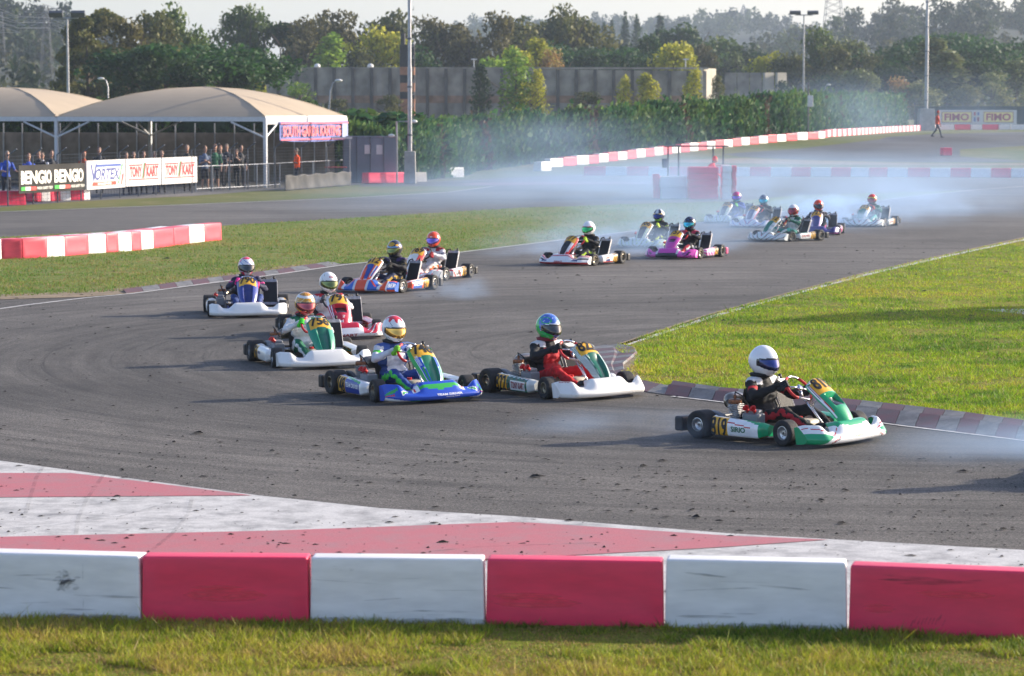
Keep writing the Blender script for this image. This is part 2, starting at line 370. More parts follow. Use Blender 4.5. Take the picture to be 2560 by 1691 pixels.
line_strip('worn_soil_edge', D([(1482, 822), (1468, 834), (1450, 848), (1452, 862), (1466, 876), (1494, 887), (1534, 896), (1564, 901), (1673, 917), (1801, 927), (1901, 936), (2101, 957), (2242, 975), (2376, 993), (2500, 1009)]), 0.22, 3, M_DIRT)
# painted apron in front of the near barrier
clip_sheet('white_apron', [(-700, 1075), (0, 1154), (345, 1201), (647, 1241), (949, 1273), (1280, 1293), (1819, 1336), (2078, 1351), (2560, 1378), (3400, 1425), (3400, 1640), (-700, 1600)], 2, M_WHITE_P)
ap = clip_sheet('apron_red_stripes', [(-700, 1186), (0, 1186), (178, 1186), (345, 1206), (630, 1242), (-700, 1252)], 3, M_PINK_P)
clip_sheet('apron_red_stripes', [(-700, 1350), (0, 1346), (700, 1330), (1280, 1309), (1340, 1311), (1819, 1343), (2070, 1353), (1819, 1371), (1647, 1381), (1280, 1400), (1040, 1418), (1000, 1600), (-700, 1600)], 3, M_PINK_P)
# foreground grass strip behind the barrier, and the paddock
clip_sheet('foreground_grass', [(-700, 1545), (0, 1552), (1280, 1563), (2560, 1592), (3400, 1610), (3400, 1850), (-700, 1850)], 4, M_GR_LUSH)
clip_sheet('paddock_ground', D([(-300, 505), (-300, 410), (820, 370), (1100, 405), (1000, 420), (816, 430), (600, 443), (445, 455), (187, 467), (74, 475)]), 1, M_PADDOCK)
clip_sheet('runoff_strip', D([(1060, 428), (1118, 424), (1391, 422), (1700, 424), (1690, 428), (1391, 428), (1130, 430)]), 2, road_paint('worn_pink_strip', (0.22, 0.11, 0.12), (0.09, 0.085, 0.09), 0.5, 0.6))
clip_sheet('far_asphalt', [(1805, 386), (1990, 373), (2200, 349), (2335, 335), (2600, 330), (3200, 330), (3200, 361), (2600, 363), (2400, 374), (2400, 392), (2600, 405), (2300, 406), (2000, 400), (1850, 392)], 1, M_ASPH2)
clip_sheet('far_dirt_strip', [(1600, 405), (1850, 396), (2300, 410), (2700, 409), (2700, 414), (2000, 412)], 2, M_DIRT)
# ---------------- kerbs: each painted length is a part
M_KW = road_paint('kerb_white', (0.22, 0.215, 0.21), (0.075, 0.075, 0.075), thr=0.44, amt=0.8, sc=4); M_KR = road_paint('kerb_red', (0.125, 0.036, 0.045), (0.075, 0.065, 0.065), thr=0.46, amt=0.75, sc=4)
def kerb(name, pairs, h0=0.06, first=0, flat=0):
    """pairs: (inner px, outer px, painted lengths up to the next pair)"""
    root = thing(name, None, None); root['kind'] = 'structure'; del_keys(root); i = first
    for (a, b, n), (c, d, _) in zip(pairs, pairs[1:]):
        a, b, c, d = P(a[0] * K, a[1] * K), P(b[0] * K, b[1] * K), P(c[0] * K, c[1] * K), P(d[0] * K, d[1] * K)
        for k in range(n):
            h = h0 if i - first >= flat else 0.022
            f0, f1 = k / n, (k + 1) / n; g = 0.012
            a0, a1, b0, b1 = a.lerp(c, f0 + g / n), a.lerp(c, f1 - g / n), b.lerp(d, f0 + g / n), b.lerp(d, f1 - g / n)
            prof = [(0.0, 0.009), (0.03, 0.016), (0.50, 0.012 + h), (0.56, 0.004 + h * 0.72), (0.96, 0.016 + h * 1.05), (1.0, 0.01)]; vs = []
            for (u0, u1) in ((b0, a0), (b1, a1)):
                for f, z in prof: q = u0.lerp(u1, f); vs.append((q.x, q.y, hz(q.y) + z))
            kk = len(prof); fs = [(j, j + 1, kk + j + 1, kk + j) for j in range(kk - 1)] + [tuple(range(kk)), tuple(range(kk, 2 * kk))]
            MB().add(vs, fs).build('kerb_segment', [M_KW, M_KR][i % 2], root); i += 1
    return root
def del_keys(o):
    for k in ('label', 'category', 'group'):
        if k in o: del o[k]
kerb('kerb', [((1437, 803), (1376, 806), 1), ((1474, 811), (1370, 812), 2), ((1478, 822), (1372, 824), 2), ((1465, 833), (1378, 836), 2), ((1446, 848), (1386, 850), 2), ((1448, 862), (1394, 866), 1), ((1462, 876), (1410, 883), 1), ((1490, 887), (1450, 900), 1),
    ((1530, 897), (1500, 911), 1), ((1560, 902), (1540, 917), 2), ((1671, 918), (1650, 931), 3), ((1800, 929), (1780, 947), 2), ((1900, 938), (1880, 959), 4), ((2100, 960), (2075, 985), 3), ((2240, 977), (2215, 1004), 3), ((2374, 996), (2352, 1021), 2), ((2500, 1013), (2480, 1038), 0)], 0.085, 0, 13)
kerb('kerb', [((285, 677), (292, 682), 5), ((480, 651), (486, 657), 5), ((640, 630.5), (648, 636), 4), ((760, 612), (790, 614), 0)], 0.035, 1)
# ================================================================== VEGETATION
def leaf_mat(name='leaf', trans=0.35, rough=0.6, attr='tint'):
    if name in _mc: return _mc[name]
    m = bpy.data.materials.new(name); m.use_nodes = True; t = m.node_tree; b = prin(m); b.inputs['Roughness'].default_value = rough; b.inputs['Specular IOR Level'].default_value = 0.25
    a = t.nodes.new('ShaderNodeAttribute'); a.attribute_name = attr
    t.links.new(a.outputs['Color'], b.inputs['Base Color'])
    tr = t.nodes.new('ShaderNodeBsdfTranslucent'); t.links.new(a.outputs['Color'], tr.inputs['Color'])
    mx = t.nodes.new('ShaderNodeMixShader'); mx.inputs[0].default_value = trans
    out = next(n for n in t.nodes if n.type == 'OUTPUT_MATERIAL')
    t.links.new(b.outputs[0], mx.inputs[1]); t.links.new(tr.outputs[0], mx.inputs[2]); t.links.new(mx.outputs[0], out.inputs['Surface'])
    _mc[name] = m; return m
M_LEAF = leaf_mat(); M_BLADE = leaf_mat('grass_blade', 0.4, 0.55)
M_BARK = mat('bark', (0.09, 0.065, 0.045), 0.95, var=0.3, scale=4, bump=0.6)
def inpoly(x, y, poly):
    n = len(poly); c = np.zeros(len(x), bool); j = n - 1
    for i in range(n):
        xi, yi = poly[i][:2]; xj, yj = poly[j][:2]
        with np.errstate(divide='ignore', invalid='ignore'):
            k = ((yi > y) != (yj > y)) & (x < (xj - xi) * (y - yi) / (yj - yi + 1e-12) + xi)
        c ^= k; j = i
    return c
rng = np.random.default_rng(11)
def blades(name, poly, n, h, wd, cols, ymax=None, weight=None, label=None, dry=0.15):
    W = [P(*p) for p in poly]; xs = [p.x for p in W]; ys = [p.y for p in W]
    y1 = min(max(ys), ymax or 1e9); y0 = min(ys)
    # density falls off with distance: sample uniformly in 1/y
    N = int(n * 3.5); q = rng.random(N)
    yy = 1 / (1 / y0 + q * (1 / y1 - 1 / y0))
    lim = yy * 0.20 + 0.5
    xx = (rng.random(N) * 2 - 1) * lim
    k = inpoly(xx, yy, W); xx, yy = xx[k][:n], yy[k][:n]; n = len(xx)
    sc = np.sqrt(yy / y0); 
    # tufts, worn patches and taller stalks
    def vn(sc_, seed):
        q = np.random.default_rng(seed).random((256, 256)); X, Y = xx / sc_ + 1000, yy / sc_ + 1000; i0, j0 = np.floor(X).astype(int), np.floor(Y).astype(int); fx, fy = X - i0, Y - j0; fx = fx * fx * (3 - 2 * fx); fy = fy * fy * (3 - 2 * fy)
        g = lambda a_, b_: q[a_ % 256, b_ % 256]
        return (g(i0, j0) * (1 - fx) + g(i0 + 1, j0) * fx) * (1 - fy) + (g(i0, j0 + 1) * (1 - fx) + g(i0 + 1, j0 + 1) * fx) * fy
    cl = np.clip(0.45 * vn(1.6, 1) + 0.35 * vn(0.5, 2) + 0.30 * vn(0.16, 3) - 0.05, 0, 1); cl2 = 0.5 * vn(0.11, 4) + 0.5 * vn(0.3, 5)
    bare = (0.6 * vn(0.9, 6) + 0.4 * vn(0.25, 7)) > 0.66
    hh = h * (0.35 + 0.65 * rng.random(n)) * (0.35 + 1.35 * cl2) * np.where(bare, 0.35, 1.0) * np.where(rng.random(n) < 0.012, 1.9, 1.0)
    ang = rng.random(n) * 2 * PI; ln = 0.2 + rng.random(n) * 1.3
    w_ = wd * sc * (0.6 + 0.8 * rng.random(n)); ta = rng.random(n) * 2 * PI
    V = np.zeros((n, 3, 3))
    V[:, 0, 0] = xx - np.cos(ta) * w_; V[:, 0, 1] = yy - np.sin(ta) * w_
    V[:, 1, 0] = xx + np.cos(ta) * w_; V[:, 1, 1] = yy + np.sin(ta) * w_
    V[:, 2, 0] = xx + np.cos(ang) * hh * ln; V[:, 2, 1] = yy + np.sin(ang) * hh * ln; V[:, 2, 2] = hh
    V[:, :, 2] += np.array([hz(y) for y in yy])[:, None] + 0.012
    C = np.array([lin(c) for c in cols]); ci = np.clip((cl * 1.15 - 0.12 + (rng.random(n) - 0.5) * 0.35) * len(C), 0, len(C) - 1).astype(int)
    col = C[ci] * (0.6 + 0.75 * rng.random(n))[:, None]
    dk = rng.random(n) < dry * (0.25 + 1.5 * cl ** 2 + 1.6 * bare); col[dk] = np.array((0.36, 0.25, 0.10)) * (0.6 + 0.6 * rng.random(dk.sum()))[:, None]
    me = np_mesh(name, V.reshape(-1, 3), np.arange(n * 3).reshape(n, 3), [M_BLADE], col=col)
    o = link(name, me); tag(o, label, 'grass', kind='stuff'); return o
GREENS = [(0.08, 0.18, 0.012), (0.19, 0.33, 0.016), (0.32, 0.44, 0.02), (0.43, 0.46, 0.03), (0.50, 0.40, 0.06)]
blades('grass', [(-300, 1552), (1280, 1566), (2560, 1594), (2900, 1600), (2900, 1760), (-300, 1760)], 110000, 0.062, 0.0045, [(0.10, 0.17, 0.016), (0.24, 0.31, 0.028), (0.40, 0.41, 0.04), (0.52, 0.42, 0.08)], label='short green and yellow grass in front of the red and white barrier', dry=0.3)
blades('grass', LUSHX, 190000, 0.05, 0.0045, GREENS, ymax=75, label='bright lush grass on the inside of the corner', dry=0.22)
blades('grass', [(-100, 640)] + D([(0, 551), (517, 524), (835, 505), (1205, 483), (1698, 468), (1637, 514), (1481, 533), (1224, 565), (1060, 585), (830, 610), (640, 628), (480, 648), (300, 676), (0, 690)]) + [(-100, 750)], 60000, 0.05, 0.008, [(0.11, 0.21, 0.03), (0.17, 0.25, 0.04), (0.25, 0.26, 0.06)], label='worn grass island between the two straights', dry=0.3)
# grass tufts poking up along the foot of the near blocks
# ---------------- tree crowns
PAL = dict(
 dark=[(0.018, 0.043, 0.012), (0.029, 0.061, 0.015), (0.042, 0.082, 0.018)],
 mid=[(0.054, 0.093, 0.022), (0.081, 0.128, 0.026), (0.115, 0.158, 0.031)],
 olive=[(0.068, 0.083, 0.026), (0.108, 0.120, 0.034), (0.155, 0.150, 0.038)],
 brown=[(0.068, 0.066, 0.026), (0.101, 0.093, 0.034), (0.142, 0.128, 0.041)],
 pine=[(0.016, 0.053, 0.013), (0.026, 0.076, 0.016), (0.039, 0.102, 0.023)],
 yellow=[(0.227, 0.252, 0.020), (0.363, 0.370, 0.025), (0.484, 0.454, 0.027)],
 lime=[(0.129, 0.235, 0.025), (0.212, 0.336, 0.032), (0.302, 0.420, 0.043)],
 pale=[(0.115, 0.150, 0.054), (0.169, 0.195, 0.072), (0.230, 0.232, 0.090)],
 rust=[(0.230, 0.135, 0.048), (0.351, 0.195, 0.060), (0.324, 0.255, 0.084)],
 red=[(0.378, 0.060, 0.036), (0.486, 0.105, 0.048), (0.324, 0.105, 0.048)],
 hedge=[(0.020, 0.068, 0.030), (0.034, 0.10, 0.040), (0.055, 0.135, 0.042), (0.10, 0.17, 0.04)])
def leaves(C, R, n, size, pal, squash=1.0, up=0.0):
    """n leaf clumps in each of the blobs C (k,3), radii R (k,3): returns V, F, col"""
    k = len(C); idx = rng.integers(0, k, n)
    d = rng.normal(size=(n, 3)); d /= np.linalg.norm(d, axis=1)[:, None]
    rad = rng.random(n) ** 0.38
    p = C[idx] + d * R[idx] * rad[:, None]
    s = size * (0.55 + 0.9 * rng.random(n))
    a = rng.normal(size=(n, 3)); a /= np.linalg.norm(a, axis=1)[:, None]
    b = np.cross(a, d + rng.normal(size=(n, 3)) * 0.7); b /= np.linalg.norm(b, axis=1)[:, None] + 1e-9
    V = np.zeros((n, 4, 3)); e = a * s[:, None]; g = b * s[:, None] * squash
    V[:, 0] = p - e; V[:, 1] = p - g * 0.6; V[:, 2] = p + e; V[:, 3] = p + g * 0.6
    pc = np.array(PAL[pal]); bt = rng.random(k)
    ci = np.clip((bt[idx] * 0.5 + rng.random(n) * 0.6) * len(pc), 0, len(pc) - 1).astype(int)
    col = pc[ci] * (0.75 + 0.5 * rng.random(n))[:, None]
    return V.reshape(-1, 3), np.arange(n * 4).reshape(n, 4), col
def crown_blobs(kind, seed):
    r = np.random.default_rng(seed); C = []; R = []
    if kind == 'round':
        for i in range(17):
            z = r.random() ** 0.8; rr = 0.36 * math.sin(PI * min(0.12 + z * 0.88, 1)) ** 0.6; t = r.random() * 2 * PI; q = rr * r.random() ** 0.5
            C.append((q * math.cos(t), q * math.sin(t), 0.22 + 0.68 * z)); s = 0.09 + 0.09 * r.random(); R.append((s * 1.15, s * 1.15, s))
    elif kind == 'umbrella':
        for i in range(24):
            t = r.random() * 2 * PI; q = 0.50 * r.random() ** 0.5; s = 0.10 + 0.08 * r.random()
            C.append((q * math.cos(t), q * math.sin(t), 0.86 - 0.9 * q * q - 0.12 * r.random())); R.append((s * 1.4, s * 1.4, s * 0.75))
    elif kind == 'ragged':
        for i in range(24):
            z = r.random(); t = r.random() * 2 * PI; q = (0.33 - 0.2 * z) * r.random() ** 0.4; s = 0.06 + 0.07 * r.random()
            C.append((q * math.cos(t), q * math.sin(t), 0.16 + 0.80 * z)); R.append((s * 1.2, s * 1.2, s * 1.05))
    elif kind == 'poplar':
        for i in range(14):
            z = i / 13; t = r.random() * 2 * PI; q = 0.05 * r.random(); s = 0.05 + 0.10 * math.sin(PI * (0.12 + 0.8 * z))
            C.append((q * math.cos(t), q * math.sin(t), 0.08 + 0.86 * z)); R.append((s, s, s * 1.3))
    elif kind == 'cypress':
        for i in range(12):
            z = i / 11; s = 0.075 * math.sin(PI * (0.2 + 0.76 * z)) + 0.012
            C.append((0, 0, 0.06 + 0.88 * z)); R.append((s, s, 0.09))
    elif kind == 'conifer':
        for i in range(26):
            z = r.random(); t = r.random() * 2 * PI; q = (0.34 - 0.26 * z) * (0.5 + 0.5 * r.random()); s = 0.10 - 0.03 * z
            C.append((q * math.cos(t), q * math.sin(t), 0.12 + 0.80 * z)); R.append((s * 1.3, s * 1.3, s * 0.75))
    elif kind == 'bush':
        for i in range(10):
            t = r.random() * 2 * PI; q = 0.35 * r.random() ** 0.5; s = 0.16 + 0.12 * r.random()
            C.append((q * math.cos(t), q * math.sin(t), 0.25 + 0.5 * r.random())); R.append((s, s, s))
    return np.array(C), np.array(R)
_crowns = {}
def crown_mesh(kind, pal, var, n, size):
    key = (kind, pal, var)
    if key in _crowns: return _crowns[key]
    C, R = crown_blobs(kind, hash_s(kind) + var * 17); V, F, col = leaves(C, R, n, size, pal)
    _crowns[key] = np_mesh('crown', V, F, [M_LEAF], col=col); return _crowns[key]
def hash_s(s): return sum(ord(c) * (i + 3) for i, c in enumerate(s))
_trunks = {}
def trunk_mesh(kind):
    if kind in _trunks: return _trunks[kind]
    r = random.Random(hash_s(kind)); m = MB(); top = {'umbrella': 0.7, 'cypress': 0.3, 'poplar': 0.8}.get(kind, 0.72)
    m.tube([(0, 0, -0.03), (0.008, 0.004, 0.2), (-0.006, 0.008, 0.45), (0, 0, top)], [0.026, 0.02, 0.014, 0.005], 7)
    for i in range(7 if kind not in ('cypress', 'poplar') else 3):
        t = r.random() * 2 * PI; z = 0.2 + 0.4 * r.random(); L = 0.18 + 0.18 * r.random(); up = 0.6 + 0.5 * r.random()
        m.tube([(0, 0, z), (math.cos(t) * L * 0.5, math.sin(t) * L * 0.5, z + L * 0.35 * up), (math.cos(t) * L, math.sin(t) * L, z + L * up)], [0.011, 0.007, 0.003], 5)
    _trunks[kind] = m.mesh('trunk', [M_BARK]); return _trunks[kind]
NTREE = [0]
WHERE_USED = {}
def tree(u, vtop, dist, kind, pal, label, width=1.0, var=None, zbase=None, n=None, group=None, cat='tree', name=None):
    """tree whose top shows at pixel (u, vtop), standing at depth dist"""
    zb = hz(dist) if zbase is None else zbase
    top = PD(u, vtop, dist); H = top.z - zb; NTREE[0] += 1
    r = thing(name or {'umbrella': 'umbrella_pine', 'cypress': 'cypress_tree', 'poplar': 'poplar_tree', 'conifer': 'cedar_tree', 'bush': 'shrub'}.get(kind, 'tree'), label, cat, (top.x, dist, zb), (NTREE[0] * 2.4) % 6.28, group)
    var = NTREE[0] % 3 if var is None else var
    nn = n or {'round': 3600, 'umbrella': 3600, 'ragged': 3000, 'poplar': 2200, 'cypress': 1200, 'conifer': 3600, 'bush': 1200}[kind]
    sz = {'round': 0.024, 'umbrella': 0.020, 'ragged': 0.021, 'poplar': 0.022, 'cypress': 0.018, 'conifer': 0.022, 'bush': 0.05}[kind]
    c = link('crown', crown_mesh(kind, pal, var, nn, sz), r); t = link('trunk', trunk_mesh(kind), r)
    for q in (c, t): q.scale = (H * width, H * width, H)
    if kind == 'bush': bpy.data.objects.remove(t)
    return r
# --- the belt of trees behind the wall (u, v of the top in full pixels)
TB = 'trees standing behind the concrete wall'
def T(*a, **k): k.setdefault('group', TB); return tree(*a, **k)
T(40, 70, 620, 'round', 'dark', 'dark rounded tree on the slope at the left edge, above the small pylon foot', 1.3)
T(215, 30, 225, 'conifer', 'olive', 'very tall brown-green cedar directly right of the double floodlight mast', 1.05, n=5200)
T(262, 8, 232, 'conifer', 'olive', 'tallest brown-green cedar, peak above the tent valley', 0.9, n=5200)
T(315, 50, 222, 'ragged', 'brown', 'dull brown tree behind the small lamp post between the two tents', 1.0)
T(390, 25, 262, 'ragged', 'olive', 'thin dark tree rising left of the green umbrella pine', 0.8)
T(430, 8, 268, 'round', 'mid', 'tall bright-topped tree above the first umbrella pine', 0.75)
T(475, 60, 268, 'round', 'mid', 'lower right-hand shoulder tree beside the bright-topped tree', 0.75)
T(415, 78, 205, 'umbrella', 'pine', 'broad dark green umbrella pine above the middle of the big tent', 1.5, n=5200)
T(548, 92, 212, 'umbrella', 'pine', 'broad dark green umbrella pine ending at the corner of the concrete wall', 1.45, n=5200)
T(350, 110, 203, 'round', 'dark', 'low dark tree under the left end of the umbrella pines', 1.0)
T(470, 150, 200, 'round', 'dark', 'low dark shaded tree under the umbrella pines, above the tent ridge', 1.2)
T(602, 165, 204, 'round', 'dark', 'low dark shaded tree just left of the wall corner', 1.0)
T(578, 28, 330, 'ragged', 'mid', 'slim loose tree, left one of the pair above the umbrella pine', 0.75)
T(622, 18, 330, 'round', 'mid', 'slim full tree, right one of the pair above the umbrella pine', 0.62)
T(700, 44, 330, 'conifer', 'dark', 'pointed dark tree above the left corner of the concrete wall', 0.95)
T(760, 50, 325, 'ragged', 'brown', 'brown autumn tree above the first wall panels', 1.0)
T(795, 55, 335, 'round', 'olive', 'brownish rounded tree behind the small lime poplar', 0.9)
T(850, 34, 332, 'ragged', 'brown', 'tall brown tree right of the small lime poplar', 1.05)
T(822, 90, 318, 'poplar', 'lime', 'small bright lime poplar standing just behind the wall', 1.5)
T(905, 88, 330, 'ragged', 'brown', 'low brown tree between the tall brown one and the yellow one', 1.1)
T(950, 58, 325, 'round', 'yellow', 'yellow-green tree directly left of the striped chimney', 0.95, var=1)
T(990, 20, 338, 'round', 'olive', 'tall olive tree rising behind the striped chimney', 0.85)
T(900, 120, 322, 'round', 'olive', 'short olive tree peeping over the wall left of the yellow tree', 1.0)
T(1050, 118, 318, 'round', 'pine', 'small bright pine crown right of the striped chimney', 1.0)
T(1085, 50, 340, 'ragged', 'brown', 'thin brown tree right of the tall round mast', 0.9)
T(1130, 56, 338, 'ragged', 'brown', 'loose brown tree above the wall, left of the roof aerial', 1.0)
T(1175, 78, 335, 'round', 'brown', 'low rounded brown tree above the roof aerial', 1.1)
T(1250, 42, 330, 'ragged', 'brown', 'pointed brown tree in front of the far blue hill', 0.85)
T(1310, 50, 338, 'round', 'olive', 'olive tree between the pointed brown one and the tallest crown', 0.95)
T(1400, 14, 342, 'round', 'olive', 'tallest olive crown left of the far cypresses', 0.85)
T(1440, 30, 345, 'round', 'olive', 'right shoulder of the tallest olive crown', 0.9)
T(1365, 60, 345, 'round', 'olive', 'left shoulder of the tallest olive crown', 0.8)
T(1225, 126, 305, 'bush', 'lime', 'lime bush leaning over the wall top beside the roof aerial', 0.9, cat='shrub')
T(1285, 110, 308, 'round', 'yellow', 'yellow-green poplar clump over the middle of the wall', 0.75)
T(1350, 100, 312, 'poplar', 'yellow', 'tall yellow poplar over the middle of the wall', 1.5)
T(1385, 128, 308, 'ragged', 'rust', 'rust-brown sapling over the wall between poplar and pine', 0.8)
T(1430, 78, 330, 'umbrella', 'pine', 'dark umbrella pine over the wall, left one of the pair', 1.25)
T(1545, 92, 330, 'umbrella', 'pine', 'dark umbrella pine over the wall, right one of the pair', 1.3)
T(1480, 120, 322, 'round', 'dark', 'low dark tree filling the gap between the two wall pines', 1.2)
T(1630, 82, 345, 'round', 'dark', 'small dark rounded tree right of the wall pines', 0.9)
T(1690, 108, 322, 'round', 'yellow', 'bright yellow tree above the end of the grey wall', 1.15)
T(1755, 118, 350, 'ragged', 'brown', 'bare brownish tree above the pale wall corner', 0.9)
T(1935, 125, 350, 'round', 'yellow', 'dull yellow tree left of the right-hand double floodlight', 1.0)
T(1985, 135, 345, 'round', 'olive', 'olive tree behind the right-hand double floodlight', 1.0)
T(2040, 76, 350, 'ragged', 'mid', 'tall dark green poplar-like tree right of the double floodlight', 0.95, n=4200)
T(2095, 120, 345, 'ragged', 'olive', 'mid olive tree right of the tall dark green one', 1.0)
T(2130, 100, 350, 'round', 'pale', 'pale green tree in the smoke, below the big pylon', 1.0)
T(2175, 140, 338, 'ragged', 'olive', 'olive tree between the pale tree and the right pines', 1.0)
T(2250, 78, 352, 'umbrella', 'pine', 'umbrella pine left of the white mast', 1.3)
T(2380, 52, 365, 'umbrella', 'pine', 'tall umbrella pine right of the white mast', 1.2)
T(2460, 80, 350, 'umbrella', 'pine', 'umbrella pine above the race sponsor board, rightmost of three', 1.15)
T(2215, 150, 330, 'round', 'dark', 'dark mass of tree under the left right-hand pine', 1.2)
T(2440, 150, 332, 'round', 'dark', 'dark tree under the rightmost pine', 1.3)
T(2330, 100, 335, 'poplar', 'pale', 'pale straw poplar right of the white mast', 2.1, n=3600)
T(2370, 130, 330, 'poplar', 'pale', 'second pale straw poplar, shorter, right of the first', 2.1, n=3600)
T(2140, 175, 322, 'round', 'pale', 'straw-coloured shrubby tree above the hedge in the smoke', 1.3)
T(2245, 190, 318, 'round', 'rust', 'small rust-leaved tree above the far hedge end', 1.0)
T(2480, 185, 322, 'ragged', 'pale', 'straw-coloured tree above the sponsor board', 1.5)
T(2540, 150, 340, 'round', 'pale', 'pale green tree at the right edge above the sponsor board', 1.2)
T(2560, 95, 360, 'round', 'dark', 'dark tree at the right edge of the belt', 1.0)
T(2300, 200, 316, 'round', 'pale', 'low pale shrub tree at the foot of the white mast', 1.4)
T(2420, 215, 312, 'round', 'olive', 'low olive shrub tree left above the sponsor board', 1.4)
T(2060, 190, 322, 'round', 'dark', 'low dark tree behind the hedge right of the floodlight', 1.5)
T(1700, 55, 420, 'round', 'dark', 'distant dark round tree under the cypresses', 1.1)
T(1800, 95, 430, 'round', 'mid', 'distant hazy green tree above the end of the wall', 1.3)
T(1870, 110, 430, 'round', 'dark', 'distant hazy dark tree above the short wall', 1.3)
for k, (u, v) in enumerate([(1563, 38), (1592, 42), (1650, 40), (1530, 58), (1510, 62)]):
    T(u, v, 620, 'cypress', 'dark', ['slim cypress on the ridge, first of the close pair', 'slim cypress on the ridge, second of the close pair', 'stout lone cypress on the ridge right of the pair', 'small cypress left of the ridge pair', 'smallest cypress on the left end of the ridge'][k], 1.1 if k != 2 else 1.5, group='cypresses on the ridge')
# self-sown saplings between hedge and wall
SAPG = 'saplings growing between hedge and wall'
for (u, v, pal, lab, wd) in [(750, 208, 'lime', 'lime sapling behind the tent roof in front of the wall', 1.7), (652, 206, 'yellow', 'yellow sapling at the wall corner behind the tent', 1.3),
    (845, 246, 'olive', 'olive sapling beside the leaning lamp', 1.8), (980, 240, 'olive', 'olive sapling left of the striped chimney foot', 1.9),
    (1200, 165, 'dark', 'dark sapling against the wall right of the round mast', 1.3), (1290, 122, 'lime', 'tall lime sapling against the middle of the wall', 1.5),
    (1345, 175, 'yellow', 'slender yellow sapling right of the tall lime one', 1.1), (1560, 192, 'yellow', 'thin yellow sapling in front of the right wall half', 1.2),
    (1620, 186, 'yellow', 'full yellow sapling in front of the right wall half', 1.6), (1470, 232, 'olive', 'low olive sapling by the dark doorway', 2.2),
    (1735, 176, 'yellow', 'yellow sapling at the pale wall corner', 1.3), (1795, 190, 'olive', 'olive sapling before the short wall', 1.1), (1310, 205, 'yellow', 'low yellow sapling under the tall lime one', 1.8), (1955, 205, 'dark', 'dark sapling at the end of the short wall', 1.5)]:
    T(u, v, 288, 'poplar' if wd < 1.7 else 'ragged', pal, lab, wd, group=SAPG, n=1500)
for k, (x, y, H, w_) in enumerate([(23.7, 51.7, 8.5, 0.30), (27.8, 52.6, 9.0, 0.48)]):   # beyond the right edge of the frame: their shadows lie on the grass
    r_ = thing('umbrella_pine', ['umbrella pine beyond the right edge whose shadow crosses the grass', 'second umbrella pine beyond the right edge, farther off'][k], 'tree', (x, y, 0), k * 2.0, 'pines beyond the right edge')
    c_ = link('crown', crown_mesh('umbrella', 'pine', 7 + k, 9000, 0.05), r_); t_ = link('trunk', trunk_mesh('umbrella'), r_)
    for q in (c_, t_): q.scale = (H * w_, H * w_, H)
# ---------------- hills: bumpy terrain plus a wood on it
M_HILL = mat('hill_scrub', (0.018, 0.028, 0.014), 0.95, var=0.4, scale=0.02)
def hill(name, prof, dist, depth, trees, pal, tsize, seed, lab):
    """prof: skyline as full-pixel (u, v) list at depth dist"""
    us = np.linspace(prof[0][0], prof[-1][0], 70); vv = np.interp(us, [p[0] for p in prof], [p[1] for p in prof])
    ny = 14; V = []; F = []
    for j in range(ny):
        f = j / (ny - 1)
        for u, v in zip(us, vv):
            d = dist - depth * (1 - f); ht = PD(u, v + tsize * F_PX / dist * 0.7, dist).z; x = PD(u, v, dist).x * (d / dist) ** 0.3
            z = hz(d) - 2 + (ht - hz(dist) + 2) * (math.sin(f * PI / 2) ** 1.2)
            z += 1.2 * math.sin(x * 0.05 + j) + 1.5 * mnoise.noise(Vector((x * 0.02, d * 0.02, seed)))
            V.append((x, d, z))
    n = len(us)
    for j in range(ny):   # back side drops away
        pass
    for j in range(ny - 1):
        for i in range(n - 1): F.append((j * n + i, j * n + i + 1, (j + 1) * n + i + 1, (j + 1) * n + i))
    k0 = len(V); top = V[-n:]
    V += [(x, y + depth * 0.5, hz(y) - 5) for x, y, z in top]
    for i in range(n - 1): F.append((k0 - n + i, k0 - n + i + 1, k0 + i + 1, k0 + i))
    me = bpy.data.meshes.new(name); me.from_pydata(V, [], F); me.materials.append(M_HILL); me.polygons.foreach_set('use_smooth', [True] * len(F))
    tag(link(name, me), kind='structure')
    r = np.random.default_rng(seed); Vs = []; Fs = []; Cs = []; off = 0
    G = np.array(V[:ny * n]).reshape(ny, n, 3)
    for _ in range(trees):
        i = r.integers(0, n - 1); j = min(int((r.random() ** 0.6) * ny), ny - 1) if r.random() > 0.35 else ny - 1
        b = G[j, i] * (1 - 0.5) + G[j, min(i + 1, n - 1)] * 0.5 + r.normal(size=3) * np.array([3, 2, 0.3]); s = tsize * (0.6 + 0.8 * r.random())
        C = b + np.array([[0, 0, s * 0.5], [s * 0.28, 0, s * 0.32], [-s * 0.3, 0, s * 0.3], [0, -s * .25, s * 0.2], [s * .1, 0, s * 0.72]]); R = np.ones((5, 3)) * s * np.array([[0.30], [0.24], [0.24], [0.26], [0.2]])
        v, f, c = leaves(C, R, 230, s * 0.062, pal[r.integers(0, len(pal))]); Vs.append(v); Fs.append(f + off); Cs.append(c * (0.30 + 0.30 * r.random())); off += len(v)
    o = link('woodland', np_mesh('woodland', np.concatenate(Vs), np.concatenate(Fs), [M_LEAF], col=np.concatenate(Cs)))
    tag(o, lab, 'woodland', kind='stuff')
hill('hill', [(-500, 60), (-100, 28), (0, 30), (60, 48), (110, 55), (160, 70), (260, 110), (420, 200), (600, 240)], 700, 330, 240, ['dark', 'mid', 'olive'], 9, 3, 'dark wooded slope at the left edge behind the tents')
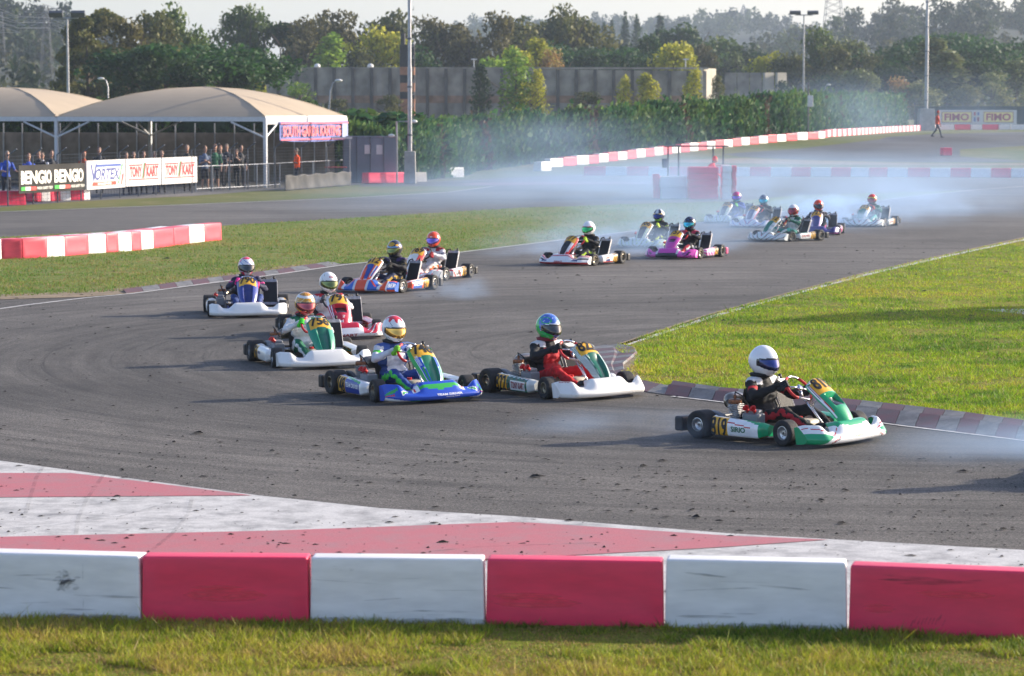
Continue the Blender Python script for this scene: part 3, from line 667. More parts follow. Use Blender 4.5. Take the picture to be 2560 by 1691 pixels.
hill('hill', [(700, 230), (900, 200), (1120, 85), (1180, 62), (1230, 58), (1330, 66), (1420, 80), (1500, 62), (1560, 56), (1650, 60), (1760, 50), (1830, 46), (1858, 38), (1890, 48), (1960, 70), (2040, 92), (2160, 130), (2300, 190)], 1500, 500, 420, ['dark', 'mid'], 10, 5, 'hazy wooded ridge in the middle distance behind the cypresses')
hill('hill', [(1560, 230), (1700, 178), (1850, 140), (1950, 98), (2060, 78), (2150, 62), (2240, 40), (2330, 32), (2440, 30), (2560, 42), (2750, 40), (3200, 60)], 900, 420, 380, ['dark', 'mid', 'olive'], 9, 9, 'wooded hill rising to the right edge behind the pines')
hill('hill', [(900, 160), (1100, 100), (1200, 62), (1280, 56), (1400, 70), (1600, 110), (1800, 170)], 2600, 700, 200, ['dark'], 12, 10, 'faint far blue ridge in the centre')
# ---------------- clipped conifer hedge along the outer track edge
def hedge():
    A = [P(960 * K, 427 * K), P(1337, 437, 0), ]
    path = [Vector((-8.6, 131.5, 0))] + [Vector((*P(a_, b_)[:2], 0)) for a_, b_ in ((1000, 452), (1062, 446), (1150, 429), (1340, 404), (1472, 395), (1672, 373), (1963, 343), (2243, 321))]
    seg = [(a, b) for a, b in zip(path, path[1:])]; L = [(b - a).length for a, b in seg]; N = 80000; Vs = []
    w = np.array([l / (p_[0].y / 130) ** 1.6 for l, p_ in zip(L, seg)]); w /= w.sum(); k = rng.choice(len(seg), N, p=w); t = rng.random(N)
    A = np.array([list(s[0]) for s in seg]); B = np.array([list(s[1]) for s in seg])
    p = A[k] + (B[k] - A[k]) * t[:, None]; d = (B - A)[k]; d /= np.linalg.norm(d, axis=1)[:, None]
    nrm = np.stack([d[:, 1], -d[:, 0], np.zeros(N)], 1)      # to the track side
    s_ = np.hypot(p[:, 0], p[:, 1]); bulge = 0.35 * np.sin(s_ * 1.9 + np.sin(s_ * 0.7) * 2) + 0.2 * np.sin(s_ * 4.7)
    zz = rng.random(N); top = 2.35 + 0.003 * (p[:, 1] - 140) + 0.22 * np.sin(s_ * 1.3) + 0.15 * np.sin(s_ * 3.1 + 1); onT = rng.random(N) < 0.28
    off = np.where(onT, (rng.random(N) * 2 - 1) * 0.9, 0.75 + 0.35 * bulge * (1 - zz * 0.4) + rng.normal(size=N) * 0.12 - 0.25 * zz ** 3)
    z = np.where(onT, top + rng.normal(size=N) * 0.14 + (rng.random(N) < 0.05) * rng.random(N) * 0.5, zz * top)
    gz = np.array([hz(y) for y in p[:, 1]])
    p = p + nrm * off[:, None]; p[:, 2] = gz + z
    sz = 0.085 + 0.10 * rng.random(N); sz *= np.sqrt(p[:, 1] / 140)
    up = np.stack([rng.normal(size=N) * 0.35, rng.normal(size=N) * 0.35, np.ones(N)], 1) * sz[:, None] * 1.5
    sd = rng.normal(size=(N, 3)) * sz[:, None] * 0.45
    V = np.zeros((N, 4, 3)); V[:, 0] = p - up * 0.5; V[:, 1] = p - sd; V[:, 2] = p + up * 0.7 + nrm * 0.08; V[:, 3] = p + sd
    pc = np.array(PAL['hedge']); mott = np.sin(s_ * 0.9 + 2) * 0.5 + 0.5
    ci = np.clip((0.25 * mott + 0.25 * z / 2.4 + rng.random(N) * 0.55) * 4, 0, 3).astype(int)
    col = pc[ci] * (0.7 + 0.6 * rng.random(N))[:, None]
    br = (np.sin(s_ * 0.55 + 1) > 0.97) & (rng.random(N) < 0.6); col[br] = (0.09, 0.055, 0.035)
    h = thing('hedge', 'long tall dark green clipped conifer hedge behind the far red and white barrier', 'hedge', (0, 0, 0))
    f = link('foliage', np_mesh('foliage', V.reshape(-1, 3), np.arange(N * 4).reshape(N, 4), [M_LEAF], col=col), h)
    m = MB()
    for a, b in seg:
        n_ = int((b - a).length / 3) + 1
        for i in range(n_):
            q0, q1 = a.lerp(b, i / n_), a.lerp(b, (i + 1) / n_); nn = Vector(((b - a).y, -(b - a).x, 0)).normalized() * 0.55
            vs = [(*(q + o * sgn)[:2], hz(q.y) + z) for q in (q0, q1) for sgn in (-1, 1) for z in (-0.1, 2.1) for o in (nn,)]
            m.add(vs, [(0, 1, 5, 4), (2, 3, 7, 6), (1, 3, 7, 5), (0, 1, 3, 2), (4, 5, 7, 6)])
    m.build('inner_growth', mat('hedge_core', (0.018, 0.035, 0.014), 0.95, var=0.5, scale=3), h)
hedge()
def row_hedge(name, lab, pts, n, h, half, pal, sz):
    A_, Vs = [Vector((*p, 0)) for p in pts], []; C = []; R = []
    for a, b in zip(A_, A_[1:]):
        k = int((b - a).length / 0.9) + 1
        for i in range(k):
            q = a.lerp(b, i / k); hh_ = h * (0.75 + 0.35 * rng.random())
            for zf in (0.25, 0.6, 0.88): C.append((q.x + 0.3 * rng.normal(), q.y + 0.4 * rng.normal(), hz(q.y) + hh_ * zf)); R.append((half, half, h * 0.22))
    V, F, col = leaves(np.array(C), np.array(R), n, sz, pal); t_ = thing(name, lab, 'hedge'); link('foliage', np_mesh('foliage', V, F, [M_LEAF], col=col), t_)
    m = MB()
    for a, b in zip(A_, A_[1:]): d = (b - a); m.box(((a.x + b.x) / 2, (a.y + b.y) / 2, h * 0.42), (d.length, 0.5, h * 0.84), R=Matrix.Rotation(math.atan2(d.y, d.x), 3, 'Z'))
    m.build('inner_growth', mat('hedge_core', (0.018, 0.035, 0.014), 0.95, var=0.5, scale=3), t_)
row_hedge('hedge', 'rough dark hedge behind the netting under the tents', [(-34, 146), (-22, 143), (-9.5, 138.5)], 16000, 3.6, 1.0, 'dark', 0.16)
# scrubby growth left of the hedge, over the grey gate
for (u, v, pal, lab, wd, d) in [(905, 268, 'pale', 'dry straw-coloured shrub above the grey gate', 1.6, 150), (985, 262, 'hedge', 'dark leafy shrub above the grey gate beside the round mast', 1.7, 139), (870, 275, 'olive', 'olive shrub behind the right end of the tent banner', 1.6, 152), (955, 300, 'mid', 'green shrub hanging over the right end of the gate', 1.0, 141), (1000, 345, 'hedge', 'dark climbing shrub hanging over the gate post', 0.42, 130.5)]:
    tree(u, v, d, 'bush', pal, lab, wd, n=2200, group='shrubs around the grey gate', cat='shrub')
# ================================================================== STRUCTURES
M_STEEL = mat('galvanised_steel', (0.34, 0.35, 0.37), 0.4, 0.7, var=0.15, scale=5)
M_DKSTEEL = mat('dark_steel', (0.10, 0.11, 0.13), 0.5, 0.4, var=0.2)
M_CONC = mat('concrete_block', (0.34, 0.33, 0.31), 0.9, var=0.22, scale=2.5, bump=0.4)
M_CONCW = mat('old_concrete_panel', (0.31, 0.275, 0.235), 0.95, var=0.45, scale=0.6, bump=0.4, detail=8)
M_CONCL = mat('pale_concrete_panel', (0.50, 0.46, 0.38), 0.9, var=0.15, scale=0.8)
M_BLACK = mat('black_plastic', (0.018, 0.018, 0.02), 0.5, var=0.2)
def scuffed(name, c, dark=(0.05, 0.04, 0.04), amt=0.75, thr=0.64):
    m = bpy.data.materials.new(name); m.use_nodes = True; t = m.node_tree; b = prin(m); b.inputs['Roughness'].default_value = 0.42
    tc = t.nodes.new('ShaderNodeTexCoord'); oi = t.nodes.new('ShaderNodeObjectInfo')
    va = t.nodes.new('ShaderNodeVectorMath'); va.operation = 'SCALE'; cb = t.nodes.new('ShaderNodeCombineXYZ')
    mu = t.nodes.new('ShaderNodeMath'); mu.operation = 'MULTIPLY'; mu.inputs[1].default_value = 57.0
    t.links.new(oi.outputs['Random'], mu.inputs[0]); t.links.new(mu.outputs[0], cb.inputs[0]); t.links.new(mu.outputs[0], cb.inputs[1])
    ad = t.nodes.new('ShaderNodeVectorMath'); t.links.new(tc.outputs['Object'], ad.inputs[0]); t.links.new(cb.outputs[0], ad.inputs[1])
    def nz(s, d, stretch=None):
        n = t.nodes.new('ShaderNodeTexNoise'); n.inputs['Scale'].default_value = s; n.inputs['Detail'].default_value = d; n.inputs['Roughness'].default_value = 0.6
        if stretch:
            mp = t.nodes.new('ShaderNodeMapping'); mp.inputs['Scale'].default_value = stretch; t.links.new(ad.outputs[0], mp.inputs[0]); t.links.new(mp.outputs[0], n.inputs['Vector'])
        else: t.links.new(ad.outputs[0], n.inputs['Vector'])
        return n
    r = t.nodes.new('ShaderNodeMapRange'); r.inputs[1].default_value = thr; r.inputs[2].default_value = thr + 0.14; r.inputs[4].default_value = amt
    t.links.new(nz(2.2, 8, (1, 1, 3.5)).outputs['Fac'], r.inputs[0])
    r2 = t.nodes.new('ShaderNodeMapRange'); r2.inputs[1].default_value = 0.3; r2.inputs[2].default_value = 0.7; r2.inputs[3].default_value = 0.88; r2.inputs[4].default_value = 1.07
    t.links.new(nz(3.0, 4, (1, 1, 4)).outputs['Fac'], r2.inputs[0])
    v = t.nodes.new('ShaderNodeVectorMath'); v.operation = 'SCALE'; v.inputs[0].default_value = lin(c); t.links.new(r2.outputs[0], v.inputs['Scale'])
    mx = t.nodes.new('ShaderNodeMixRGB'); mx.inputs[2].default_value = (*dark, 1); t.links.new(r.outputs[0], mx.inputs[0]); t.links.new(v.outputs[0], mx.inputs[1])
    t.links.new(mx.outputs[0], b.inputs['Base Color'])
    return m
M_BW = scuffed('white_barrier_plastic', (0.86, 0.84, 0.83), thr=0.66); M_BR = scuffed('red_barrier_plastic', (0.88, 0.045, 0.115), thr=0.68, amt=0.6)
M_BP = scuffed('sun_faded_red_barrier_plastic', (0.80, 0.075, 0.115), thr=0.68, amt=0.5)
_bm = {}
def block_mesh(L, Dp, H, m, near=False):
    k = (round(L, 2), Dp, H, m.name)
    if k in _bm: return _bm[k]
    b = bmesh.new(); bmesh.ops.create_cube(b, size=1)
    for v in b.verts:
        top = 1 if v.co.z < 0 else 0.985
        v.co.x *= L * top; v.co.y *= Dp * (1 if v.co.z < 0 else 0.94); v.co.z = (v.co.z + 0.5) * H
    bmesh.ops.bevel(b, geom=list(b.edges), offset=0.018 if near else 0.022, segments=3 if near else 2, affect='EDGES', profile=0.6)
    # shallow moulded recess on both long faces, end connector groove
    for sgn in (-1, 1):
        f = max((f for f in b.faces if f.normal.y * sgn > 0.9), key=lambda f: f.calc_area())
        r = bmesh.ops.inset_region(b, faces=[f], thickness=min(0.11, L * 0.12), depth=0)
        r2 = bmesh.ops.inset_region(b, faces=[f], thickness=0.05, depth=-0.0035)
    me = bpy.data.meshes.new('barrier_block'); bmesh.ops.recalc_face_normals(b, faces=b.faces); b.to_mesh(me); b.free(); me.materials.append(m)
    me.polygons.foreach_set('use_smooth', [True] * len(me.polygons)); me.set_sharp_from_angle(angle=math.radians(50))
    _bm[k] = me; return me
def block(p0, p1, H, Dp, m, label, group, near=False, gap=0.012, name='barrier_block', back=True, tilt=0.0):
    """block whose front bottom edge runs p0 -> p1 (seen left to right)"""
    d = (p1 - p0); L = math.hypot(d.x, d.y) - gap; a = math.atan2(d.y, d.x); c = (p0 + p1) / 2
    n = Vector((-math.sin(a), math.cos(a), 0)) * Dp / 2
    o = link(name, block_mesh(L, Dp, H, m, near), None, (c.x + n.x, c.y + n.y, hz(c.y) + 0.004), (0, tilt, a))
    return tag(o, label, 'barrier block', group)
# near barrier: six blocks
xb = [(-81, 1548), (353, 1561), (773.6, 1564), (1213, 1568), (1660, 1575), (2119, 1586), (2580, 1606)]
NL = [('white', 'large white block with dark scuff at the left end of the near barrier'), ('red', 'large red block beside the scuffed white one, second from left in near barrier'),
      ('white', 'large clean white block, third from the left in the near barrier'), ('red', 'large red block in the middle right of the near barrier with a bright streak'),
      ('white', 'large slightly raised white block, second from the right in the near barrier'), ('red', 'large red block at the right end of the near barrier with black scuffs')]
near_blocks = []
for i, (c, lab) in enumerate(NL):
    a, b = P(*xb[i], 0), P(*xb[i + 1], 0)
    o = block(a, b, 0.438 if i != 4 else 0.452, 0.20, M_BW if c == 'white' else M_BR, lab, 'blocks of the near barrier', True, gap=0.006)
    near_blocks.append(o)
def scuff(parent, pts, w, m):
    mb = MB(); 
    for (x, z, l, t, a) in pts:
        ca, sa = math.cos(a), math.sin(a); q = []
        for k in range(8):
            f = 2 * PI * k / 8; ex, ez = l / 2 * math.cos(f), t / 2 * math.sin(f); q.append((x + ex * ca - ez * sa, -w, z + ex * sa + ez * ca))
        mb.add(q, [tuple(range(8))])
    mb.build('scuff_mark', m, parent)
def film(name, c, alpha):
    m = bpy.data.materials.new(name); m.use_nodes = True; t = m.node_tree; b = prin(m); b.inputs['Roughness'].default_value = 0.7; b.inputs['Base Color'].default_value = (*c, 1)
    tc = t.nodes.new('ShaderNodeTexCoord'); n = t.nodes.new('ShaderNodeTexNoise'); n.inputs['Scale'].default_value = 9; n.inputs['Detail'].default_value = 6; mp = t.nodes.new('ShaderNodeMapping'); mp.inputs['Scale'].default_value = (0.5, 1, 3)
    t.links.new(tc.outputs['Object'], mp.inputs[0]); t.links.new(mp.outputs[0], n.inputs['Vector']); r = t.nodes.new('ShaderNodeMapRange'); r.inputs[1].default_value = 0.35; r.inputs[2].default_value = 0.7; r.inputs[4].default_value = alpha
    t.links.new(n.outputs['Fac'], r.inputs[0]); t.links.new(r.outputs[0], b.inputs['Alpha']); return m
M_SCUFF = film('rubber_scuff', (0.07, 0.065, 0.07), 0.4); M_SMEAR = film('scraped_plastic', (0.95, 0.10, 0.14), 0.75); M_GRIME = film('wall_grime', (0.16, 0.15, 0.16), 0.4)
rs = random.Random(3); YF = 0.1012
def fuzz(x, z, sx, sz, n, l, th, a=0.4): return [(x + sx * rs.gauss(0, 1), z + sz * rs.gauss(0, 1), l * (0.5 + rs.random()), th * (0.5 + rs.random()), a + 0.5 * rs.gauss(0, 1)) for _ in range(n)]
def scuff_layers(ob, pts, m, y=YF):
    for q in range(0, len(pts), 12): scuff(ob, pts[q:q + 12], y + 0.0004 * (q // 12), m)
scuff_layers(near_blocks[0], fuzz(0.08, 0.27, 0.035, 0.026, 48, 0.05, 0.016), M_SCUFF); scuff_layers(near_blocks[0], [(0.2, 0.33, 0.12, 0.006, 1.55), (0.2, 0.12, 0.07, 0.005, 1.5)], M_SCUFF, YF + 0.002)
scuff_layers(near_blocks[5], [(-0.15, 0.375, 0.42, 0.02, -0.05), (-0.02, 0.345, 0.5, 0.022, 0.05), (0.12, 0.36, 0.3, 0.014, 0.1), (-0.1, 0.36, 0.6, 0.02, 0.02)] + [(-0.17 + 0.022 * i, 0.10 + 0.015 * rs.gauss(0, 1), 0.055, 0.012, 1.15) for i in range(10)], M_SCUFF)
for bi, (x, z, l, th) in ((1, (0.0, 0.19, 0.55, 0.09)), (1, (-0.05, 0.24, 0.35, 0.03)), (3, (-0.3, 0.2, 0.45, 0.05)), (3, (-0.25, 0.16, 0.6, 0.07)), (5, (-0.38, 0.17, 0.22, 0.06)), (5, (0.1, 0.28, 0.5, 0.05))): scuff_layers(near_blocks[bi], [(x, z, l, th, 0.0)], M_SMEAR, YF + 0.001 * l)
for bi in (0, 2, 4):
    for _ in range(7): scuff_layers(near_blocks[bi], [(rs.uniform(-0.45, 0.45), rs.uniform(0.06, 0.36), rs.uniform(0.1, 0.5), rs.uniform(0.004, 0.02), rs.gauss(0, 0.05))], M_GRIME, YF + rs.uniform(0.001, 0.0025))
    scuff_layers(near_blocks[bi], [(rs.uniform(-0.4, 0.4), 0.03, rs.uniform(0.3, 0.8), 0.05, 0) for _ in range(3)], M_GRIME, YF + 0.003)
M_TRACE = film('tyre_trace', (0.10, 0.095, 0.10), 0.28)
for pts in ([(-60, 1330), (120, 1320), (300, 1296), (420, 1262)], [(60, 1300), (75, 1250), (90, 1200), (120, 1150)], [(190, 1340), (195, 1300), (215, 1255), (260, 1190)], [(130, 1288), (330, 1300), (560, 1303)], [(380, 1380), (430, 1340), (470, 1290), (480, 1250)], [(-40, 1260), (200, 1270), (330, 1250)], [(900, 1400), (1200, 1372), (1500, 1362)], [(1500, 1390), (1900, 1372), (2300, 1392)]):
    line_strip('tyre_trace', pts, 0.035, 4, M_TRACE)
# left barrier row, two blocks deep
WD = ['first', 'second', 'third', 'fourth', 'fifth', 'sixth', 'seventh', 'eighth', 'ninth', 'tenth', 'eleventh', 'twelfth', 'thirteenth', 'fourteenth', 'fifteenth', 'sixteenth', 'seventeenth', 'eighteenth', 'nineteenth', 'twentieth'] + ['twenty-' + q for q in ('first', 'second', 'third', 'fourth', 'fifth', 'sixth', 'seventh', 'eighth', 'ninth')] + ['thirtieth'] + ['thirty-' + q for q in ('first', 'second', 'third', 'fourth', 'fifth', 'sixth', 'seventh', 'eighth', 'ninth')] + ['fortieth', 'forty-first', 'forty-second', 'forty-third', 'forty-fourth']
zz = 2.638
LB = [(-150, 455), (15, 446), (150, 443), (312, 435), (432, 426), (585, 412), (703, 404), (783, 398), (872, 391), (935, 385), (1017, 375), (1150, 358), (1252, 342), (1353, 331), (1465, 320)]
LC = 'wprwpwpwpwpwpwp'
LC = ['w', 'p', 'p', 'w', 'p', 'w', 'p', 'w', 'p', 'w', 'p', 'p', 'w', 'p']
for i in range(14):
    a, b = LB[i], LB[i + 1]; A, B = P(a[0] / zz, 480 + a[1] / zz, 0), P(b[0] / zz, 480 + b[1] / zz, 0)
    k = 13 - i; nm = 'white' if LC[i] == 'w' else 'faded red'
    block(A, B, 0.45, 0.40, M_BW if LC[i] == 'w' else M_BP, f'{nm} block, {WD[k]} from the right end, front row on left grass', 'front row of blocks on the left grass', tilt=0.0)
for i in range(1, 12):
    a, b = LB[i], LB[i + 1]; A, B = P(a[0] / zz, 480 + a[1] / zz, 0), P(b[0] / zz, 480 + b[1] / zz, 0); d_ = (B - A).normalized(); n_ = Vector((-d_.y, d_.x, 0)) * 0.42 - d_ * 0.25
    nm = 'white' if i % 2 else 'faded red'
    block(A + n_, B + n_, 0.44, 0.30, M_BW if i % 2 else M_BP, f'{nm} block, {WD[11 - i]} from the far end, half-hidden rear row on left grass', 'rear row of blocks on the left grass')
# straight middle row behind the back straight
xs = 300; seq = 0
edges = [300, 402, 502, 603, 702, 797, 890, 985, 1082, 1180, 1278, 1368, 1465, 1557, 1643, 1729, 1826, 1930, 2027, 2123, 2218, 2312, 2410, 2505]
bas = lambda x: 375 + (x - 300) / 2000 * 10
for i in range(len(edges) - 1):
    A = P(1300 + edges[i] / 1.884, 240 + bas(edges[i]) / 1.884, 0); B = P(1300 + edges[i + 1] / 1.884, 240 + bas(edges[i + 1]) / 1.884, 0)
    nm = 'white' if i % 2 else 'red'; n_ = WD[i] if i < 20 else WD[22 - i] + ' from the right end'
    lab = f'{nm} block, {n_} from left, straight row behind the back straight' if i < 20 else f'{nm} block, {n_}, straight row behind the back straight'
    block(A, B, 0.46, 0.40, M_BR if nm == 'red' else M_BW, lab, 'blocks of the straight row behind the back straight')
# long oblique row in front of the hedge (sun-lit side seen at a slant)
path = [(1376, 419.5, 0), (1472, 411, 0), (1560, 400, 0), (1672, 386, 0), (1790, 372, 0), (1880, 362, 0), (1963, 354, 0), (2060, 347, 0), (2150, 338, 0), (2240, 331, 0), (2343, 325, 0)]
pw = [P(a, b) for a, b, _ in path]; cum = [0]
for a, b in zip(pw, pw[1:]): cum.append(cum[-1] + (b - a).length)
def along(t):
    for j in range(len(pw) - 1):
        if t <= cum[j + 1] or j == len(pw) - 2: return pw[j].lerp(pw[j + 1], (t - cum[j]) / (cum[j + 1] - cum[j]))
nb = 88; step = cum[-1] / nb
for i in range(nb):
    A, B = along(i * step), along((i + 1) * step); nm = 'white' if i % 2 == 0 else 'faded red'
    if i < 44: lab = f'{nm} block, {WD[i]} from the near end of the long curved row by the hedge'
    else: lab = f'{nm} block, {WD[nb - 1 - i]} from the far end of the long curved row by the hedge'
    block(A, B, 0.47 + 0.02 * (i % 3), 0.42, M_BW if nm == 'white' else M_BP, lab, 'blocks of the long curved row before the hedge', gap=0.05)
# loose blocks
def pblock(u0, v0, u1, v1, H, Dp, m, lab, name='barrier_block', grp=None):
    return block(P(u0, v0), P(u1, v1), H, Dp, m, lab, grp, name=name)
def rblock(u, v, Lx, Dy, H, rot, m, lab):
    p = P(u, v); o = link('barrier_block', block_mesh(Lx, Dy, H, m), None, (p.x, p.y, hz(p.y) + 0.004), (0, 0, rot)); return tag(o, lab, 'barrier block')
rblock(1356, 428, 0.5, 1.1, 0.5, -0.55, M_BW, 'first white block standing alone at the near tip of the curved row')
rblock(1131, 444, 1.1, 0.5, 0.5, 0.62, M_BW, 'single white block on the grass before the hedge, near the round mast')
rblock(2365, 389, 0.55, 0.55, 0.45, 0.2, M_BR, 'single red block standing on the far asphalt under the walking marshal')
pblock(-150, 517, 66, 513, 0.50, 0.55, M_BR, 'dark red block at the left edge in front of the black banner')
pblock(921, 459, 1022, 457, 0.48, 0.55, M_BR, 'long dark red block lying at the foot of the grey gate')
pblock(1024, 456, 1068, 455, 0.45, 0.9, M_CONC, 'low bare concrete block at the foot of the round mast', name='concrete_block')
for i, (a, b, c) in enumerate([(80, 103, 'r'), (104, 127, 'w'), (128, 150, 'r'), (151, 178, 'w'), (179, 209, 'r'), (210, 226, 'w')]):
    pblock(a, 505 - i * 0.8, b, 504.4 - i * 0.8, 0.42, 0.4, M_BR if c == 'r' else M_BW, f'{"red" if c == "r" else "white"} block behind wire fence below black banner, {WD[i]} from left', grp='blocks behind the wire fence below the black banner')
for i, (a, b, c) in enumerate([(2343, 2390, 'w'), (2392, 2430, 'r'), (2432, 2460, 'w'), (2462, 2500, 'r'), (2502, 2530, 'w'), (2532, 2590, 'w')]):
    A = PD(a, 0, 262); B = PD(b, 0, 262); A.z = B.z = 0
    block(A, B, 0.5, 0.42, M_BR if c == 'r' else M_BW, f'{"red" if c == "r" else "white"} block, {WD[i]} from the left in the row below the race sponsor board', 'blocks below the race sponsor board')
# ---------------- masts and lamps
def mast(u, vbase, dist, label, r=0.12, htop=22, base=None, lean=0.0):
    b = PD(u, vbase, dist); z0 = hz(dist); t = thing('mast', label, 'mast', (b.x, dist, z0))
    zb = (base[2] if base else 0)
    MB().lathe([(r, zb), (r, htop * 0.33), (r * 0.8, htop * 0.34), (r * 0.8, htop * 0.66), (r * 0.6, htop * 0.67), (r * 0.5, htop)], 14, cap=True).build('pole', M_STEEL, t, smooth=True)
    m = MB()
    for k in range(int(htop / 2.2)): m.lathe([(r * 1.25, zb + 0.7 + k * 2.2), (r * 1.25, zb + 0.78 + k * 2.2)], 12, cap=True)
    m.build('clamp_band', M_DKSTEEL, t)
    if base: MB().box((0, 0, zb / 2), (base[0], base[1], zb), taper=0.88).build('concrete_base', M_CONC, t, bevel=0.03)
    return t
mt = mast(1025, 458, 127.0, 'tall round grey mast on a concrete plinth beside the hedge', 0.10, 16, (0.56, 0.56, 1.5))
m = MB()
for k in range(26): m.box((0.16, -0.06, 1.9 + k * 0.55), (0.09, 0.03, 0.035)); m.box((0.19, -0.06, 1.97 + k * 0.55), (0.02, 0.03, 0.14))
m.build('climbing_rungs', M_STEEL, mt)
mast(2315, 313, 250, 'tall white round mast on a concrete plinth at the far right', 0.16, 26, (1.5, 1.5, 2.0))
def floodlight(u, vtop, dist, label, arm=0.55, r=0.07):
    b = PD(u, vtop, dist); z0 = hz(dist); H = b.z - z0; t = thing('floodlight_mast', label, 'floodlight', (b.x, dist, z0))
    MB().lathe([(r * 1.5, 0), (r, H * 0.5), (r * 0.7, H)], 10, cap=True).build('pole', M_STEEL, t, smooth=True)
    MB().tube([(-arm, 0, H), (arm, 0, H)], r * 0.6, 6).build('crossbar', M_STEEL, t)
    for s in (-1, 1):
        R = Euler((math.radians(35), 0, 0)).to_matrix()
        MB().box((s * arm, -0.05, H + 0.28), (arm * 1.25, 0.30, 0.40), R=R).build('lamp_head', M_DKSTEEL, t, bevel=0.02)
    return t
floodlight(168, 46, 188, 'left double-headed floodlight mast behind the tent', 0.75, 0.09)
floodlight(2010, 38, 330, 'right double-headed floodlight mast behind the hedge', 1.05, 0.12)
def street_lamp(u, vtop, dist, label, side=1, lean=0.0, z=None):
    b = PD(u, vtop, dist); z0 = hz(dist); H = b.z - z0; t = thing('street_lamp', label, 'lamp', (b.x - side * 0.2 - lean, dist, z0))
    MB().tube([(0, 0, 0), (lean * 0.9, 0, H * 0.86), (lean + side * 0.12, 0, H * 0.97), (lean + side * 0.35, 0, H)], [0.06, 0.05, 0.04, 0.03], 8).build('pole', M_STEEL, t, smooth=True)
    MB().ell((lean + side * 0.45, 0, H), (0.24, 0.14, 0.09), 10, 6).build('lamp_head', mat('lamp_white', (0.7, 0.7, 0.68), 0.4), t, smooth=True)
    return t
street_lamp(262, 197, 185, 'small street lamp seen in the dip between the two tents', -1)
street_lamp(836, 202, 165, 'leaning street lamp behind the right corner of the big tent', 1, 0.35)
street_lamp(2066, 212, 300, 'curved street lamp above the hedge right of the floodlight', 1)
t = thing('loudspeaker_pole', 'thin post with a white box fixed to it in front of the hedge', 'pole', (P(2020, 345).x, P(2020, 345).y, hz(P(2020, 345).y)))
MB().tube([(0, 0, 0), (0, 0, 3.8)], 0.05, 8).build('pole', M_DKSTEEL, t)
MB().box((0.12, -0.1, 2.45), (0.36, 0.25, 0.75)).build('white_box', mat('lamp_white', (0.7, 0.7, 0.68), 0.4), t, bevel=0.03)
MB().ell((0, -0.05, 0.25), (0.2, 0.16, 0.25), 8, 6).build('cable_box', M_BLACK, t)
def pylon(u, vtop, vbase, dist, label, wbase, arms=True, wtop=0.25):
    a = PD(u, vtop, dist); b = PD(u, vbase, dist); H = a.z - b.z; t = thing('lattice_pylon', label, 'pylon', (b.x, dist, b.z)); m = MB(); r = 0.045 * dist / 400
    ws = lambda f: wbase * (1 - f) ** 1.1 * 0.5 + wtop
    N = 9
    for i in range(N):
        f0, f1 = i / N, (i + 1) / N; w0, w1 = ws(f0), ws(f1)
        for sx, sy in ((-1, -1), (1, -1), (1, 1), (-1, 1)):
            m.tube([(sx * w0, sy * w0, H * f0), (sx * w1, sy * w1, H * f1)], r, 4, caps=False)
        for sy in (-1, 1):
            m.tube([(-w0, sy * w0, H * f0), (w1, sy * w1, H * f1)], r * 0.6, 4, caps=False); m.tube([(w0, sy * w0, H * f0), (-w1, sy * w1, H * f1)], r * 0.6, 4, caps=False)
    tag(m.build('lattice_tower', M_DKSTEEL, t), kind='stuff')
    if arms:
        m = MB()
        for f, L in ((0.72, 3.6), (0.82, 4.6), (0.92, 3.2)):
            for s in (-1, 1): m.tube([(0, 0, H * f + 1.1), (s * L, 0, H * f)], r * 0.8, 4); m.tube([(0, 0, H * f), (s * L, 0, H * f)], r * 0.8, 4)
        m.build('cross_arm', M_STEEL, t)
pylon(118, 15, 215, 420, 'grey lattice pylon on the left in front of the wooded slope', 1.6)
pylon(5, 30, 215, 520, 'faint lattice pylon at the very left edge', 1.6)
pylon(2083, -60, 85, 860, 'big lattice pylon on the right skyline', 3, False, 1.6)
pylon(917, 52, 130, 900, 'tiny lattice pylon on the skyline left of the chimney', 5, False)
pylon(1859, 12, 45, 1490, 'small aerial tower on top of the middle ridge', 5, False)
t = thing('power_line', 'thin overhead wires running from the left pylon', 'cable', (0, 0, 0)); m = MB()
for k, dv in enumerate((0, 12, 24)):
    a, b, c = PD(122, 45 + dv, 419), PD(-60, 0 + dv * 1.5, 300), PD(420, 130 + dv, 700); mid = (a + b) / 2 - Vector((0, 0, 0.8)); mid2 = (a + c) / 2 - Vector((0, 0, 2))
    m.tube([a, mid, b], 0.03, 4); m.tube([a, mid2, c], 0.03, 4)
m.build('wire', M_DKSTEEL, t)
